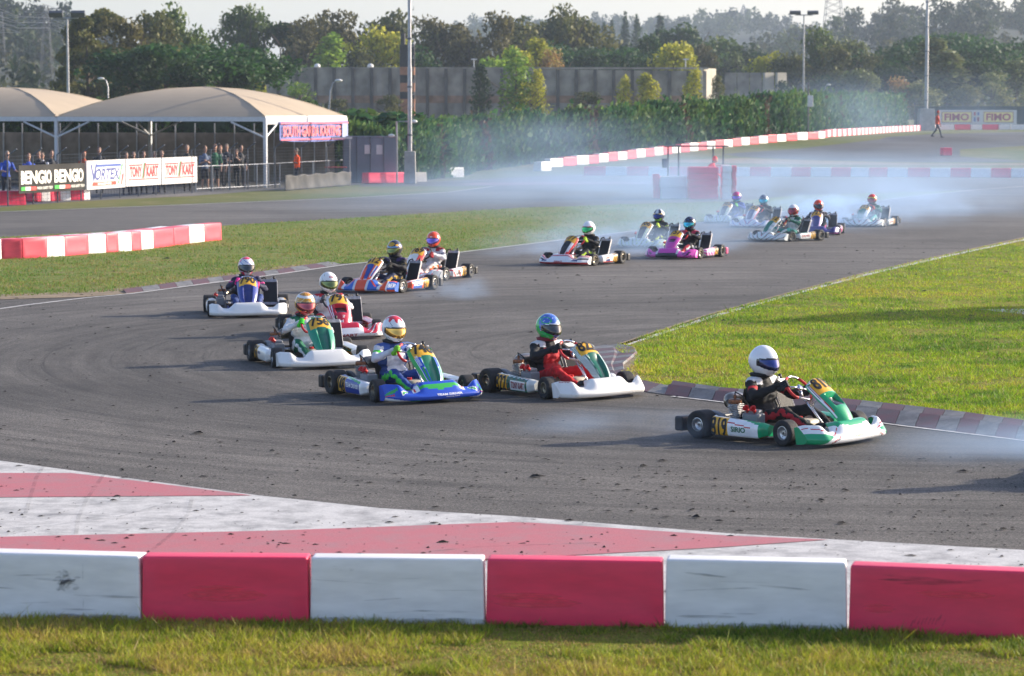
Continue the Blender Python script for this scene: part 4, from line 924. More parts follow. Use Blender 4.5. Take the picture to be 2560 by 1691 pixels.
# ---------------- old concrete building wall behind the hedge
BD = 300.0
def wall_building():
    x0, x1 = PD(648, 0, BD).x, PD(1768, 0, BD).x; zt0, zt1 = PD(648, 168, BD).z, PD(1768, 178, BD).z; zb = hz(BD)
    t = thing('concrete_building', 'long grey concrete panel building behind the hedge', 'building', (0, BD, zb))
    n = 24; w = (x1 - x0) / n
    for i in range(n):
        xa = x0 + i * w; zt = zt0 + (zt1 - zt0) * i / n - zb; m = MB(); cx = xa + w / 2
        op = {4: (0.3, 0.7), 6: (0.25, 0.6), 15: (0, 0), 17: (0.15, 0.7), 19: (0.05, 0.95)}.get(i)
        if op and op[1] > 0:
            ht = {4: 1.6, 6: 1.9, 17: 2.6, 19: 2.6}[i] + 1.2; a, b = xa + w * op[0], xa + w * op[1]
            m.box(((xa + a) / 2, 0, zt / 2), (a - xa - 0.03, 0.25, zt)); m.box(((b + xa + w) / 2, 0, zt / 2), (xa + w - b - 0.03, 0.25, zt)); m.box(((a + b) / 2, 0, (zt + ht) / 2), (b - a, 0.25, zt - ht))
            d = MB().box(((a + b) / 2, 0.5, ht / 2), (b - a, 0.1, ht)).build('dark_doorway', M_BLACK, t)
        else: m.box((cx, 0, zt / 2), (w - 0.06, 0.25, zt))
        m.build('wall_panel', M_CONCW, t, bevel=0.02)
        MB().box((xa, -0.1, zt / 2), (0.34, 0.5, zt + 0.02)).build('pillar', mat('dark_pillar_concrete', (0.11, 0.10, 0.095), 0.95, var=0.3, scale=1), t)
        MB().box((cx, -0.03, 2.15 + 0.9), (w - 0.26, 0.24, 0.8)).build('rust_band', mat('rusty_panel_band', (0.32, 0.20, 0.14), 0.95, var=0.35, scale=1.2), t)
    MB().box(((x0 + x1) / 2, 0.05, (zt0 + zt1) / 2 - zb + 0.08), (x1 - x0 + 0.3, 0.5, 0.22)).build('coping', M_CONCW, t)
    MB().box(((x0 + x1) / 2, 6, (zt1 - zb) / 2 - 0.3), (x1 - x0, 11.4, zt1 - zb - 0.8)).build('building_core', M_CONCW, t)
    cx_ = PD(1771, 0, BD).x; MB().box((cx_, 1.4, (zt1 - zb) / 2 + 0.15), (0.5, 3.6, zt1 - zb + 0.3), R=Matrix.Rotation(-0.50, 3, 'Z')).build('pale_corner', M_CONCL, t)
wall_building()
def short_wall():
    x0, x1 = PD(1812, 0, 340).x, PD(1970, 0, 340).x; zt = PD(0, 182, 340).z; zb = hz(340); t = thing('concrete_wall', 'shorter grey panel wall with pale right end, right of the long building', 'wall', (0, 340, zb)); n = 5; w = (x1 - x0) / n
    for i in range(n): MB().box((x0 + (i + .5) * w, 0, (zt - zb) / 2), (w - 0.08, 0.4, zt - zb), R=Matrix.Rotation(0.0 if i < 3 else 0.62, 3, 'Z')).build('wall_panel', M_CONCW if i < 3 else M_CONCL, t)
short_wall()
def chimney():
    p = PD(1018, 0, 292); zb = hz(292); t = thing('chimney', 'black and orange striped chimney stack in front of the concrete building', 'chimney', (p.x, 292, zb))
    zt = PD(0, 83, 292).z - zb; zs = PD(0, 112, 292).z - zb; w = 36 / F_PX * 292
    MO = mat('chimney_orange', (0.42, 0.19, 0.11), 0.8, var=0.2, scale=2); MK = mat('chimney_black', (0.02, 0.02, 0.024), 0.7, var=0.3, scale=2)
    z = 0; band = [(0, 255, 'o'), (230, 255, 'k'), (0, 0, '')]
    ys = [270, 248, 230, 208, 188, 168, 112]; cs = ['o', 'k', 'o', 'k', 'o', 'k']
    for (a, b), c in zip(zip(ys, ys[1:]), cs):
        za, zb2 = PD(0, a, 292).z - zb, PD(0, b, 292).z - zb
        MB().box((0, 0, (za + zb2) / 2), (w, w, zb2 - za)).build('painted_band', MO if c == 'o' else MK, t)
    MB().box((0, 0, (PD(0, 270, 292).z - zb) / 2), (w, w, PD(0, 270, 292).z - zb)).build('chimney_foot', MO, t)
    MB().tube([(-w * 0.3, 0, zs), (-w * 0.3, 0, zt)], 0.27, 10).build('flue', MK, t)
    MB().tube([(w * 0.42, 0, zs), (w * 0.42, 0, zs + 0.25)], 0.12, 8).build('flue', M_STEEL, t)
chimney()
for (u, v, kind, lab) in [(1185, 150, 'a', 'small white roof aerial on the long building'), (1714, 155, 'a', 'white roof vent mast near the pale corner of the building'), (926, 160, 'd', 'small white dish on the roof left of the chimney'), (793, 160, 'd', 'white domed roof vent left part of the building')]:
    p = PD(u, v, 301.5); zt = PD(u, 172, 301.5).z; t = thing('roof_aerial' if kind == 'a' else 'roof_vent', lab, 'aerial' if kind == 'a' else 'vent', (p.x, 301.5, zt - 0.1)); WM = mat('lamp_white', (0.7, 0.7, 0.68), 0.4)
    if kind == 'a': MB().tube([(0, 0, 0), (0, 0, 1.2)], 0.06, 6).build('post', WM, t); MB().tube([(-0.3, 0, 1.1), (0.35, 0, 1.1)], 0.07, 6).build('crossbar', WM, t)
    else: MB().ell((0, 0, 0.35), (0.35, 0.35, 0.3), 10, 6).build('dome', WM, t, smooth=True); MB().tube([(0, 0, 0), (0, 0, 0.3)], 0.1, 6).build('neck', WM, t)
# ---------------- tents
M_CANVAS = mat('beige_canvas', (0.40, 0.325, 0.235), 0.85, var=0.06, scale=0.6, bump=0.1, bscale=4)
M_TFRAME = mat('white_painted_steel', (0.62, 0.63, 0.64), 0.5, var=0.08)
PHI = math.radians(17); FV = Vector((-math.cos(PHI), math.sin(PHI), 0)); SV = Vector((math.sin(PHI), math.cos(PHI), 0)); TP0 = P(664, 470, 0); TW = 10.0; TH = 3.04
def tent(k, label):
    o = TP0 + FV * TW * k; t = thing('tent', label, 'tent', o)
    n = 24; m = MB(); V = []; F = []
    def pt(a, b, dz=0):   # a,b in 0..1
        aa, bb = abs(2 * a - 1), abs(2 * b - 1); q = max(aa, bb); z = TH + 1.38 * (1 - q ** 1.9) + 0.05 * q + dz; p = FV * TW * a + SV * TW * b; return (p.x, p.y, z)
    for i in range(n + 1):
        for j in range(n + 1): V.append(pt(i / n, j / n))
    for i in range(n):
        for j in range(n):
            a, b, c, d = i * (n + 1) + j, i * (n + 1) + j + 1, (i + 1) * (n + 1) + j + 1, (i + 1) * (n + 1) + j
            # split along the hip line so that the hips stay sharp
            if (i < n / 2) == (j < n / 2): F += [(a, b, c), (a, c, d)]
            else: F += [(a, b, d), (b, c, d)]
    m.add(V, F); r = m.build('canvas_roof', M_CANVAS, t)
    md = r.modifiers.new('thickness', 'SOLIDIFY'); md.thickness = 0.03
    for a, b in ((0, 0), (1, 0), (1, 1), (0, 1)):
        if k == 1 and a == 0: continue
        p = FV * TW * a + SV * TW * b; MB().box((p.x, p.y, TH / 2), (0.15, 0.15, TH), R=Matrix.Rotation(-PHI, 3, 'Z')).build('post', M_TFRAME, t, bevel=0.01)
    for (a0, b0), (a1, b1) in (((0, 0), (1, 0)), ((1, 0), (1, 1)), ((1, 1), (0, 1)), ((0, 1), (0, 0))):
        if k == 1 and a0 == 0 and a1 == 0: continue
        p, q = FV * TW * a0 + SV * TW * b0, FV * TW * a1 + SV * TW * b1; c = (p + q) / 2; ang = math.atan2((q - p).y, (q - p).x)
        MB().box((c.x, c.y, TH - 0.06), ((q - p).length - 0.16, 0.10, 0.20), R=Matrix.Rotation(ang, 3, 'Z')).build('beam', M_TFRAME, t)
        for e, s in ((p, 1), (q, -1)):
            d = (q - p).normalized() * s; a_ = e + d * 0.06; b_ = e + d * 1.6
            MB().tube([(a_.x, a_.y, TH - 0.85), (b_.x, b_.y, TH - 0.18)], 0.045, 6).build('brace', M_TFRAME, t)
    mm = MB(); c = pt(0.5, 0.5)
    for a, b in ((0, 0), (1, 0), (1, 1), (0, 1)): mm.tube([pt(0.5 + (a - .5) * f, 0.5 + (b - .5) * f, 0.005) for f in (0, .25, .5, .75, .98)], 0.035, 6)
    mm.build('roof_seam', M_CANVAS, t)
    return t
tn = tent(0, 'big beige canvas tent with arched roof, right one, sponsor banner on its side'); tent(1, 'beige canvas tent with arched roof at the left edge')
# trims: white valance on the sunlit side of the right tent
p = SV * TW / 2; MB().box((p.x + 0.02 * 1, p.y, TH - 0.10), (0.04, TW + 0.1, 0.36), R=Matrix.Rotation(-PHI, 3, 'Z')).build('valance', mat('white_pvc', (0.75, 0.74, 0.72), 0.5), tn)
# ---------------- printed boards and banners
def board(name, u0, v0, u1, v1, H, label, cat, base_c, z0, thick=0.05, frame=True, d0=None, sag=0.0):
    """upright board; (u0,v0),(u1,v1) = ground pixels below its lower corners; z0 = height of the lower edge"""
    a = P(u0, v0) if d0 is None else Vector((PD(u0, 0, d0).x, d0, hz(d0))); b = P(u1, v1) if d0 is None else Vector((PD(u1, 0, d0).x, d0, hz(d0)))
    d = b - a; L = math.hypot(d.x, d.y); ang = math.atan2(d.y, d.x); c = (a + b) / 2
    c = c + Vector((math.sin(ang), -math.cos(ang), 0)) * 0.22; t = thing(name, label, cat, (c.x, c.y, hz(c.y)), ang)
    nx = 24; m = MB(); V = []; F = []
    for i in range(nx + 1):
        x = -L / 2 + L * i / nx; w_ = sag * 0.05 * math.sin(i * 0.6)
        V += [(x, w_, z0), (x, w_, z0 + H), (x, w_ + thick, z0), (x, w_ + thick, z0 + H)]
    for i in range(nx):
        k = i * 4; F += [(k, k + 4, k + 5, k + 1), (k + 2, k + 3, k + 7, k + 6), (k + 1, k + 5, k + 7, k + 3), (k, k + 2, k + 6, k + 4)]
    F += [(0, 1, 3, 2), (nx * 4, nx * 4 + 2, nx * 4 + 3, nx * 4 + 1)]
    m.add(V, F).build('panel', base_c, t)
    return t, L
def prt(t, items, L, H, z0, eps=0.004, sag=0.0, nm='lettering'):
    """items: (text or None, x0, y0, x1, y1, colour, [shear]) in 0..1 of the board face; None draws a bar"""
    for k, it in enumerate(items):
        s, x0, y0, x1, y1, c = it[:6]; sh = it[6] if len(it) > 6 else 0.0; m = MB()
        if s is None: vs, fs = [(0, 0), (1, 0), (1, 1), (0, 1)], [(0, 1, 2, 3)]
        else: vs, fs = text2d(s, 0.035)
        V = []
        for a, b in vs:
            u = x0 + (x1 - x0) * a + sh * (b - 0.5) * (y1 - y0); v = y0 + (y1 - y0) * b; i = u * 24; w_ = sag * 0.05 * math.sin(i * 0.6)
            V.append((-L / 2 + L * u, w_ - eps - 0.0015 * k - (0.012 if sag else 0), z0 + H * v))
        m.add(V, fs); m.build(nm if s else 'printed_bar', mat('print_' + (c if isinstance(c, str) else '%02x' % int(c[0] * 255)), c, 0.5, var=0.04), t)
M_WB = mat('white_board', (0.60, 0.59, 0.58), 0.45, var=0.05)
MKB = mat('black_banner_vinyl', (0.014, 0.013, 0.012), 0.85, var=0.3, scale=3, bump=0.3, bscale=3)
t, L = board('banner', 34, 515, 203, 503, 1.0, 'creased black vinyl banner reading BENGIO twice on the wire fence', 'banner', MKB, 0.42, 0.01, sag=1)
it = []
for o in (0.035, 0.525): it += [('BENGIO', o, 0.32, o + 0.44, 0.80, 'f4f1e8'), (None, o, 0.10, o + 0.07, 0.23, '2fae3a'), (None, o + 0.07, 0.10, o + 0.135, 0.23, 'efece4'), (None, o + 0.135, 0.10, o + 0.20, 0.23, 'd8322a'), ('HIGH SAFETY TECH', o + 0.21, 0.12, o + 0.455, 0.22, 'd8d6cf')]
prt(t, it, L, 1.0, 0.42, sag=1)
t, L = board('advertising_board', 204, 502, 301, 494, 1.08, 'white board with blue slanted VORTEX ENGINES lettering on the fence', 'advertising board', M_WB, 0.40)
prt(t, [(None, 0.05, 0.07, 0.95, 0.93, '3e4a86'), (None, 0.065, 0.09, 0.935, 0.91, 'f2f0ec'), (None, 0.22, 0.76, 0.88, 0.86, '38549c'), ('V', 0.08, 0.24, 0.26, 0.88, '3e4a86'), ('ORTEX', 0.20, 0.30, 0.84, 0.72, '3e4a86', 0.10), (None, 0.13, 0.11, 0.75, 0.25, 'd5402f', 0.1), ('ENGINES', 0.27, 0.14, 0.62, 0.22, 'f0e8e0'), (None, 0.84, 0.14, 0.87, 0.84, '2c8f4c', 0.16), (None, 0.885, 0.12, 0.92, 0.50, 'd5402f', 0.1)], L, 1.08, 0.40)
for (a, va, b, vb, lab) in ((303, 494, 391, 488, 'left of two white boards reading TONY KART in red'), (393, 488, 481, 482, 'right of two white boards reading TONY KART in red, at the end of the row')):
    t, L = board('advertising_board', a, va, b, vb, 1.06, lab, 'advertising board', M_WB, 0.42)
    prt(t, [(None, 0.08, 0.74, 0.46, 0.79, 'b3222c'), (None, 0.56, 0.74, 0.93, 0.79, 'b3222c'), (None, 0.06, 0.22, 0.92, 0.26, 'b3222c'), ('TONY', 0.10, 0.32, 0.44, 0.72, 'b3222c'), ('KART', 0.57, 0.32, 0.91, 0.72, 'b3222c'), (None, 0.475, 0.28, 0.495, 0.84, '2c8f4c', 0.1), (None, 0.505, 0.28, 0.53, 0.84, 'b3222c', 0.1)], L, 1.06, 0.42)
# big banner on the tent side
b0 = TP0 + SV * 1.4; b1 = TP0 + SV * (TW - 0.1); c = (b0 + b1) / 2 + Vector((SV.y, -SV.x, 0)) * 0.12
t = thing('banner', 'blue and red banner reading SOUTH GARDA KARTING hanging on the tent side', 'banner', (c.x, c.y, 0), math.atan2(SV.y, SV.x)); BL = TW - 1.5
t.rotation_euler.z = math.atan2((b1 - b0).y, (b1 - b0).x); m = MB(); V = []; F = []
for i in range(31):
    x = -BL / 2 + BL * i / 30; w_ = 0.04 * math.sin(i * 0.8); s_ = -0.18 * (1 - (2 * i / 30 - 1) ** 2) * 0.4; V += [(x, w_, 2.02 + s_), (x, w_, 2.88 + s_ * 0.4)]
for i in range(30): F.append((i * 2, i * 2 + 2, i * 2 + 3, i * 2 + 1))
bo = m.add(V, F).build('cloth', mat('banner_blue', (0.10, 0.13, 0.36), 0.6, var=0.25, scale=1.2), t); bo.modifiers.new('thickness', 'SOLIDIFY').thickness = 0.01
prt(t, [(None, 0, 0.02, 1, 0.10, 'd9667a'), (None, 0, 0.90, 1, 0.985, 'd9667a'), (None, 0.90, 0.1, 0.99, 0.9, '8f9cc4'), ('SOUTH GARDA KARTING', 0.03, 0.22, 0.88, 0.80, 'e86a6e')], BL, 0.82, 2.02, eps=0.06)
# far right board
t, L = board('advertising_board', 2351, 330, 2545, 328, 1.32, 'long white board reading FIMO twice in red at the far right', 'advertising board', M_WB, 0.55, d0=258)
it = []
for o in (0.03, 0.57): it += [(None, o, 0.12, o + 0.39, 0.88, '7a3038'), (None, o + 0.008, 0.155, o + 0.382, 0.845, 'f0dc90'), ('FIMO', o + 0.035, 0.25, o + 0.355, 0.76, 'a83048')]
it += [(None, 0.445, 0.2, 0.47, 0.5, '4b63a0'), (None, 0.49, 0.2, 0.515, 0.5, '8d3a50'), (None, 0.445, 0.62, 0.47, 0.85, 'b03a48'), (None, 0.49, 0.62, 0.515, 0.85, '4b63a0')]
prt(t, it, L, 1.32, 0.55)
t2 = thing('screen_fence', 'dark green screening fence behind the far right sponsor board', 'fence', (0, 275, 1.6))
for k in range(9):
    a = PD(2290 + k * 40, 0, 275).x; MB().box((a + 0.8, 0, 1.1), (1.55, 0.05, 2.3)).build('screen_panel', mat('dark_screen', (0.02, 0.035, 0.03), 0.9, var=0.3), t2); MB().tube([(a, 0.05, 0), (a, 0.05, 2.6)], 0.05, 6).build('post', M_DKSTEEL, t2)
# ---------------- front wire fence (posts at the boards and on to the gate)
def wire_fence(name, pts, H, label, post_every, posts_mat=M_STEEL, wires=True, bend=True, dv=0.12, vw=0.4, mid=()):
    t = thing(name, label, 'fence', (0, 0, 0)); W = [P(*p) for p in pts]; wm = MB()
    for a, b in zip(W, W[1:]):
        L = (b - a).length; n = max(1, round(L / post_every))
        for i in range(n):
            p = a.lerp(b, i / n); q = [(p.x, p.y, 0), (p.x, p.y, H)] + ([(p.x + 0.35, p.y - 0.1, H + 0.25)] if bend else [])
            MB().tube(q, 0.03, 6).build('post', posts_mat, t)
        if wires:
            k = 0.0
            while k < H: wm.tube([(a.x, a.y, k + 0.05), (b.x, b.y, k + 0.05)], 0.005, 3, caps=False); k += dv
            nn = int(L / vw)
            for i in range(nn): p = a.lerp(b, i / nn); wm.tube([(p.x, p.y, 0.05), (p.x, p.y, H)], 0.004, 3, caps=False)
        for h in mid: MB().tube([(a.x, a.y, h), (b.x, b.y, h)], 0.02, 6).build('rail', posts_mat, t)
    if wires: tag(wm.build('wire_mesh', M_DKSTEEL, t), kind='stuff')
    return t
wire_fence('wire_fence', [(20, 516), (203, 503), (300, 495), (391, 488.5), (480, 483), (620, 474), (880, 463)], 1.75, 'wire mesh fence on grey posts carrying the sponsor boards', 2.0, M_DKSTEEL, dv=0.13, vw=0.3)
wire_fence('handrail', [(490, 480), (613, 474), (700, 468)], 1.05, 'grey tubular railing behind the wire fence right of the boards', 1.2, M_STEEL, wires=False, bend=False, mid=(0.12, 1.05))
wire_fence('handrail', [(700, 468), (860, 456)], 1.05, 'thin pale railing beside the standing orange marshal', 2.4, M_STEEL, wires=False, bend=False, mid=(1.05,))
# rear screen with posts under the tents
t = thing('screen_fence', 'tall brown netting screen on posts behind the spectators under the tents', 'fence', (0, 0, 0)); N0 = P(-260, 420, 0); A = Vector((-27, 137, 0)); B = Vector((-8.4, 131, 0))
for i in range(19):
    p, q = A.lerp(B, i / 19), A.lerp(B, (i + 1) / 19); c = (p + q) / 2; ang = math.atan2((q - p).y, (q - p).x)
    MB().box((c.x, c.y, 1.15), ((q - p).length - 0.02, 0.02, 2.3), R=Matrix.Rotation(ang, 3, 'Z')).build('netting_panel', mat('brown_netting', (0.27, 0.23, 0.19), 0.95, var=0.25, scale=2), t)
    MB().tube([(p.x, p.y - 0.06, 0), (p.x, p.y - 0.06, 2.75)], 0.04, 6).build('post', M_STEEL, t)
# grey gate between tent and mast
g0, g1 = P(859, 462), P(992, 459); g0 = Vector((-7.9, 129.5, 0)); g1 = Vector((-5.35, 129.2, 0)); t = thing('metal_gate', 'grey sheet metal gate with two paper notices between tent and round mast', 'gate', (0, 0, 0)); MG = mat('grey_gate_paint', (0.17, 0.20, 0.24), 0.6, var=0.12, scale=1.5)
for i in range(4):
    p, q = g0.lerp(g1, i / 4), g0.lerp(g1, (i + 1) / 4); c = (p + q) / 2; MB().box((c.x, c.y, 1.05), (abs(q.x - p.x) - 0.03, 0.06, 2.1)).build('gate_panel', MG, t, bevel=0.01)
    MB().box((p.x, p.y - 0.02, 1.05), (0.05, 0.08, 2.15)).build('gate_upright', M_DKSTEEL, t)
MB().tube([(g0.x, g0.y, 2.14), (g1.x, g1.y, 2.14)], 0.04, 6).build('top_rail', M_STEEL, t)
MB().box((-6.66, 129.3, 1.55), (0.46, 0.02, 0.42)).build('paper_notice', M_WB, t); MB().box((-6.20, 129.29, 1.54), (0.28, 0.02, 0.44)).build('paper_notice', M_WB, t)
MB().tube([(-5.35, 128.6, 0), (-5.35, 128.6, 2.85), (-4.9, 128.6, 2.85), (-4.55, 128.6, 2.85)], 0.05, 6).build('gate_portal', M_STEEL, t)
for (x, z) in ((-5.6, 2.2), (-4.55, 2.85)): MB().ell((x, 128.55, z), (0.16, 0.1, 0.08), 8, 6).build('floodlight', mat('lamp_white', (0.7, 0.7, 0.68), 0.4), t)
# tarpaulin lying along the fence foot, red traffic skittle, and the little equipment table
t = thing('tarpaulin', 'crumpled grey tarpaulin hanging low on the fence by the orange marshal', 'tarpaulin', (0, 0, 0)); a, b = P(714, 478), P(878, 464); m = MB(); V = []; F = []; nx, nz_ = 44, 8
for i in range(nx + 1):
    for j in range(nz_ + 1):
        p = a.lerp(b, i / nx); f = j / nz_; V.append((p.x, p.y - 0.12 - 0.10 * math.sin(i * 0.9 + j * 0.3) - 0.22 * (1 - f) ** 2, 0.62 * f + 0.03 * math.sin(i * 0.7) * f + 0.02))
for i in range(nx):
    for j in range(nz_): k = i * (nz_ + 1) + j; F.append((k, k + nz_ + 1, k + nz_ + 2, k + 1))
o = m.add(V, F).build('cloth', mat('grey_tarpaulin', (0.045, 0.044, 0.043), 0.8, var=0.75, scale=1.2), t, smooth='all'); o.modifiers.new('thickness', 'SOLIDIFY').thickness = 0.01
p = P(884, 456); t = thing('traffic_cone', 'tall slim red plastic cone leaning by the grey gate', 'cone', p); MB().lathe([(0.17, 0.03), (0.14, 0.5), (0.09, 0.95), (0.02, 1.05)], 12, cap=True).build('cone_body', mat('cone_red', (0.75, 0.06, 0.04), 0.5), t, smooth=True); MB().box((0, 0, 0.02), (0.42, 0.42, 0.04)).build('cone_foot', M_BLACK, t)
p = P(845, 459); t = thing('metal_trolley', 'grey metal trolley frame with red shelves near the gate', 'trolley', p)
for sx in (-0.55, 0.55): MB().tube([(sx, 0, 0), (sx, 0, 2.1)], 0.03, 6).build('upright', M_STEEL, t)
for z in (0.35, 0.75): MB().box((-0.1, 0, z), (1.0, 0.4, 0.05)).build('shelf', mat('shelf_red', (0.5, 0.06, 0.05), 0.5), t)
MB().box((-0.35, -0.1, 2.1), (0.9, 0.15, 0.08)).build('lamp_bar', mat('lamp_white', (0.7, 0.7, 0.68), 0.4), t); MB().box((0.38, -0.1, 2.1), (0.55, 0.15, 0.08)).build('lamp_bar', mat('lamp_white', (0.7, 0.7, 0.68), 0.4), t)
# ---------------- marshal post in the smoke
hp = P(1760, 497, 0)
def HX(u, v, d=None): return PD(u, v, d or hp.y)
t = thing('marshal_shelter', 'thin open marshal shelter frame with flat roof standing in the smoke', 'shelter', (hp.x, hp.y + 1.2, 0)); yb = 0
zt = PD(0, 368, hp.y + 1.2).z
for (u, dy) in ((1672, 0), (1702, 0.9), (1785, 0), (1815, 0.9)): x = PD(u, 0, hp.y + 1.2).x - hp.x; MB().tube([(x, dy, 0), (x, dy, zt)], 0.035, 6).build('post', M_DKSTEEL, t)
x0, x1 = PD(1668, 0, hp.y + 1.2).x - hp.x, PD(1820, 0, hp.y + 1.2).x - hp.x
MB().box(((x0 + x1) / 2, 0.45, zt + 0.03), (x1 - x0 + 0.1, 1.1, 0.05)).build('roof', M_DKSTEEL, t)
MB().box((x1 - 0.15, 0.3, 1.25), (0.5, 0.4, 0.05)).build('shelf', M_WB, t)
MB().lathe([(0.12, 1.15), (0.13, 1.5)], 10, o=(x0 - 0.05, 0, 0), cap=True).build('waste_bucket', M_DKSTEEL, t)
def stack(u0, u1, n, Dp, m, lab, d, hh=0.19, name='barrier_stack', zoff=0):
    a, b = PD(u0, 0, d), PD(u1, 0, d); L = b.x - a.x
    t = thing(name, lab, 'barrier stack', ((a.x + b.x) / 2, d, zoff))
    for k in range(n):
        me = block_mesh(round(L, 2), Dp, hh, m); o = link('stacked_tray', me, t, (0.01 * (-1) ** k, 0, k * (hh + 0.004)))
    return t
stack(1722, 1796, 5, 1.1, M_BR, 'wide stack of dark red plastic blocks in the smoke beside the shelter', hp.y - 0.3, 0.24)
stack(1806, 1830, 5, 0.8, M_BW, 'bright white stack of plastic blocks at the right of the marshal post', hp.y - 0.3, 0.25)
stack(1832, 1842, 5, 0.8, M_BP, 'narrow red stack beside the bright white stack', hp.y - 0.28, 0.25)
stack(1652, 1718, 2, 1.0, M_BW, 'white blocks stacked two high left of the dark red stack', hp.y + 0.2, 0.42)
stack(1635, 1650, 2, 0.8, M_BR, 'small dark red stack at the left end of the marshal post', hp.y + 0.4, 0.46)
# ================================================================== KARTS
M_TYRE = mat('tyre_rubber', (0.020, 0.020, 0.021), 0.75, var=0.25, scale=12, bump=0.3, bscale=60)
M_RIM = mat('rim_magnesium', (0.28, 0.25, 0.20), 0.35, 0.9, var=0.2); M_RIMS = mat('rim_silver', (0.50, 0.50, 0.50), 0.35, 0.9, var=0.1)
M_CHROME = mat('chrome', (0.65, 0.65, 0.67), 0.15, 1.0, var=0.05); M_ALU = mat('cast_aluminium', (0.36, 0.36, 0.37), 0.5, 0.6, var=0.3, scale=25)
M_GREYP = mat('grey_plastic', (0.19, 0.20, 0.22), 0.5, var=0.1); M_REDP = mat('red_plastic', (0.62, 0.02, 0.02), 0.35, var=0.08); M_COPPER = mat('copper_head', (0.24, 0.11, 0.06), 0.45, 0.7, var=0.4, scale=30)
M_EXH = mat('exhaust_steel', (0.34, 0.30, 0.26), 0.3, 0.95, var=0.3, scale=6); M_TANK = mat('milky_tank', (0.55, 0.50, 0.40), 0.4, var=0.1)
M_FRAME = mat('chassis_tube', (0.06, 0.16, 0.12), 0.35, 0.5); M_SEAT = mat('grey_seat_shell', (0.13, 0.13, 0.135), 0.4, var=0.15)
M_PAINT = paint_mat('kart_bodywork', dirt=0.30); M_HELM = paint_mat('helmet_lacquer', rough=0.18, coat=1.0, dirt=0.05); M_NUM = mat('number_black', (0.012, 0.012, 0.012), 0.5)
M_GLASSY = {}
def visor_mat(n, c):
    return mat('visor_' + n, c, 0.06, 0.85 if n != 'dark' else 0.2, var=0.5, scale=9, coat=1.0)
def surf_grid(S, nu, nv, u0, u1, v0, v1, closed_v=False):
    V = []; F = []
    for i in range(nu + 1):
        for j in range(nv + 1): V.append(S(u0 + (u1 - u0) * i / nu, v0 + (v1 - v0) * j / nv))
    uvs = []
    for i in range(nu):
        for j in range(nv):
            k = i * (nv + 1) + j; F.append((k, k + nv + 1, k + nv + 2, k + 1)); uvs.append((u0 + (u1 - u0) * (i + .5) / nu, v0 + (v1 - v0) * (j + .5) / nv))
    return V, F, uvs
def decal(m, S, s, ua, va, ub, vb, mi=0, eps=0.003, flip=1, bold=0.03, ref=(1, 0, 0.5)):
    """wrap the text box (0..1)^2 on the surface rectangle: text x runs ua->ub, text y (up) runs vb->va"""
    vs, fs = text2d(s, bold); V = []
    for a, b in vs:
        u = ua + (ub - ua) * a; v = vb + (va - vb) * b; e = 1e-3
        p = Vector(S(u, v)); du = Vector(S(u + e, v)) - p; dv = Vector(S(u, v + e)) - p; n = du.cross(dv)
        if n.length > 0: n.normalize()
        if n.dot(Vector(ref)) < 0: n = -n
        V.append(p + n * eps)
    m.add(V, fs, mi)
# --- front fairing, u = -1..1 across (right to left), v = 0..1 over the section
def S_fair(u, v):
    t = abs(u); sg = 1 if u >= 0 else -1
    h = 0.245 - 0.088 * sstep(0.30, 0.52, t) + 0.068 * sstep(0.60, 0.78, t) - 0.02 * sstep(0.9, 1, t)
    xf = 1.00 - 0.08 * t ** 2 - 0.13 * sstep(0.72, 1.0, t) ** 1.5; y = sg * (0.635 * t - 0.012 * sstep(0.93, 1, t))
    hump = 1 - sstep(0.28, 0.5, t); deep = 0.20 - 0.06 * sstep(0.3, 0.55, t) + 0.02 * sstep(0.6, 0.85, t)
    sec = [(xf - deep - 0.10 * hump, h - 0.012 - 0.02 * hump), (xf - deep * 0.72, h), (xf - 0.075, h * 0.80 + 0.012), (xf - 0.012, 0.112), (xf, 0.078), (xf - 0.03, 0.042), (xf - 0.13, 0.030)]
    x, z = crom(sec, min(max(v, 0), 1)); z += 0.006 * math.sin(u * 3)
    return (x, y, z)
# --- nose panel: v = 0 top (by the steering wheel) .. 1 bottom
def S_nose(u, v, groove=True):
    cl = [(0.385, 0.585), (0.425, 0.628), (0.515, 0.578), (0.64, 0.485), (0.755, 0.385), (0.845, 0.27), (0.895, 0.175)]
    wd = [(0.105,), (0.150,), (0.168,), (0.168,), (0.152,), (0.122,), (0.045,)]
    vv = min(max(v, 0), 1); x, z = crom(cl, vv); w_, = crom(wd, vv); x2, z2 = crom(cl, min(vv + .01, 1)); x1, z1 = crom(cl, max(vv - .01, 0))
    dx, dz = x2 - x1, z2 - z1; L = math.hypot(dx, dz) or 1; nx, nz_ = -dz / L, dx / L       # outward normal (forward-up)
    if nz_ < 0 and nx < 0: nx, nz_ = -nx, -nz_
    a = u * 1.25; y = w_ * math.sin(a) / math.sin(1.25); drop = (w_ * 0.75) * (1 - math.cos(a))
    if groove:
        g = sstep(0.42, 0.57, vv) * (1 - sstep(0.90, 1.0, vv)) * (1 - sstep(0.26, 0.40, abs(u))); drop += 0.045 * g
    else:
        g = sstep(0.47, 0.50, vv) * (1 - sstep(0.50, 0.70, vv)) * (1 - sstep(0.36, 0.44, abs(u))); drop += 0.05 * g
    return (x - nx * drop, y, z - nz_ * drop)
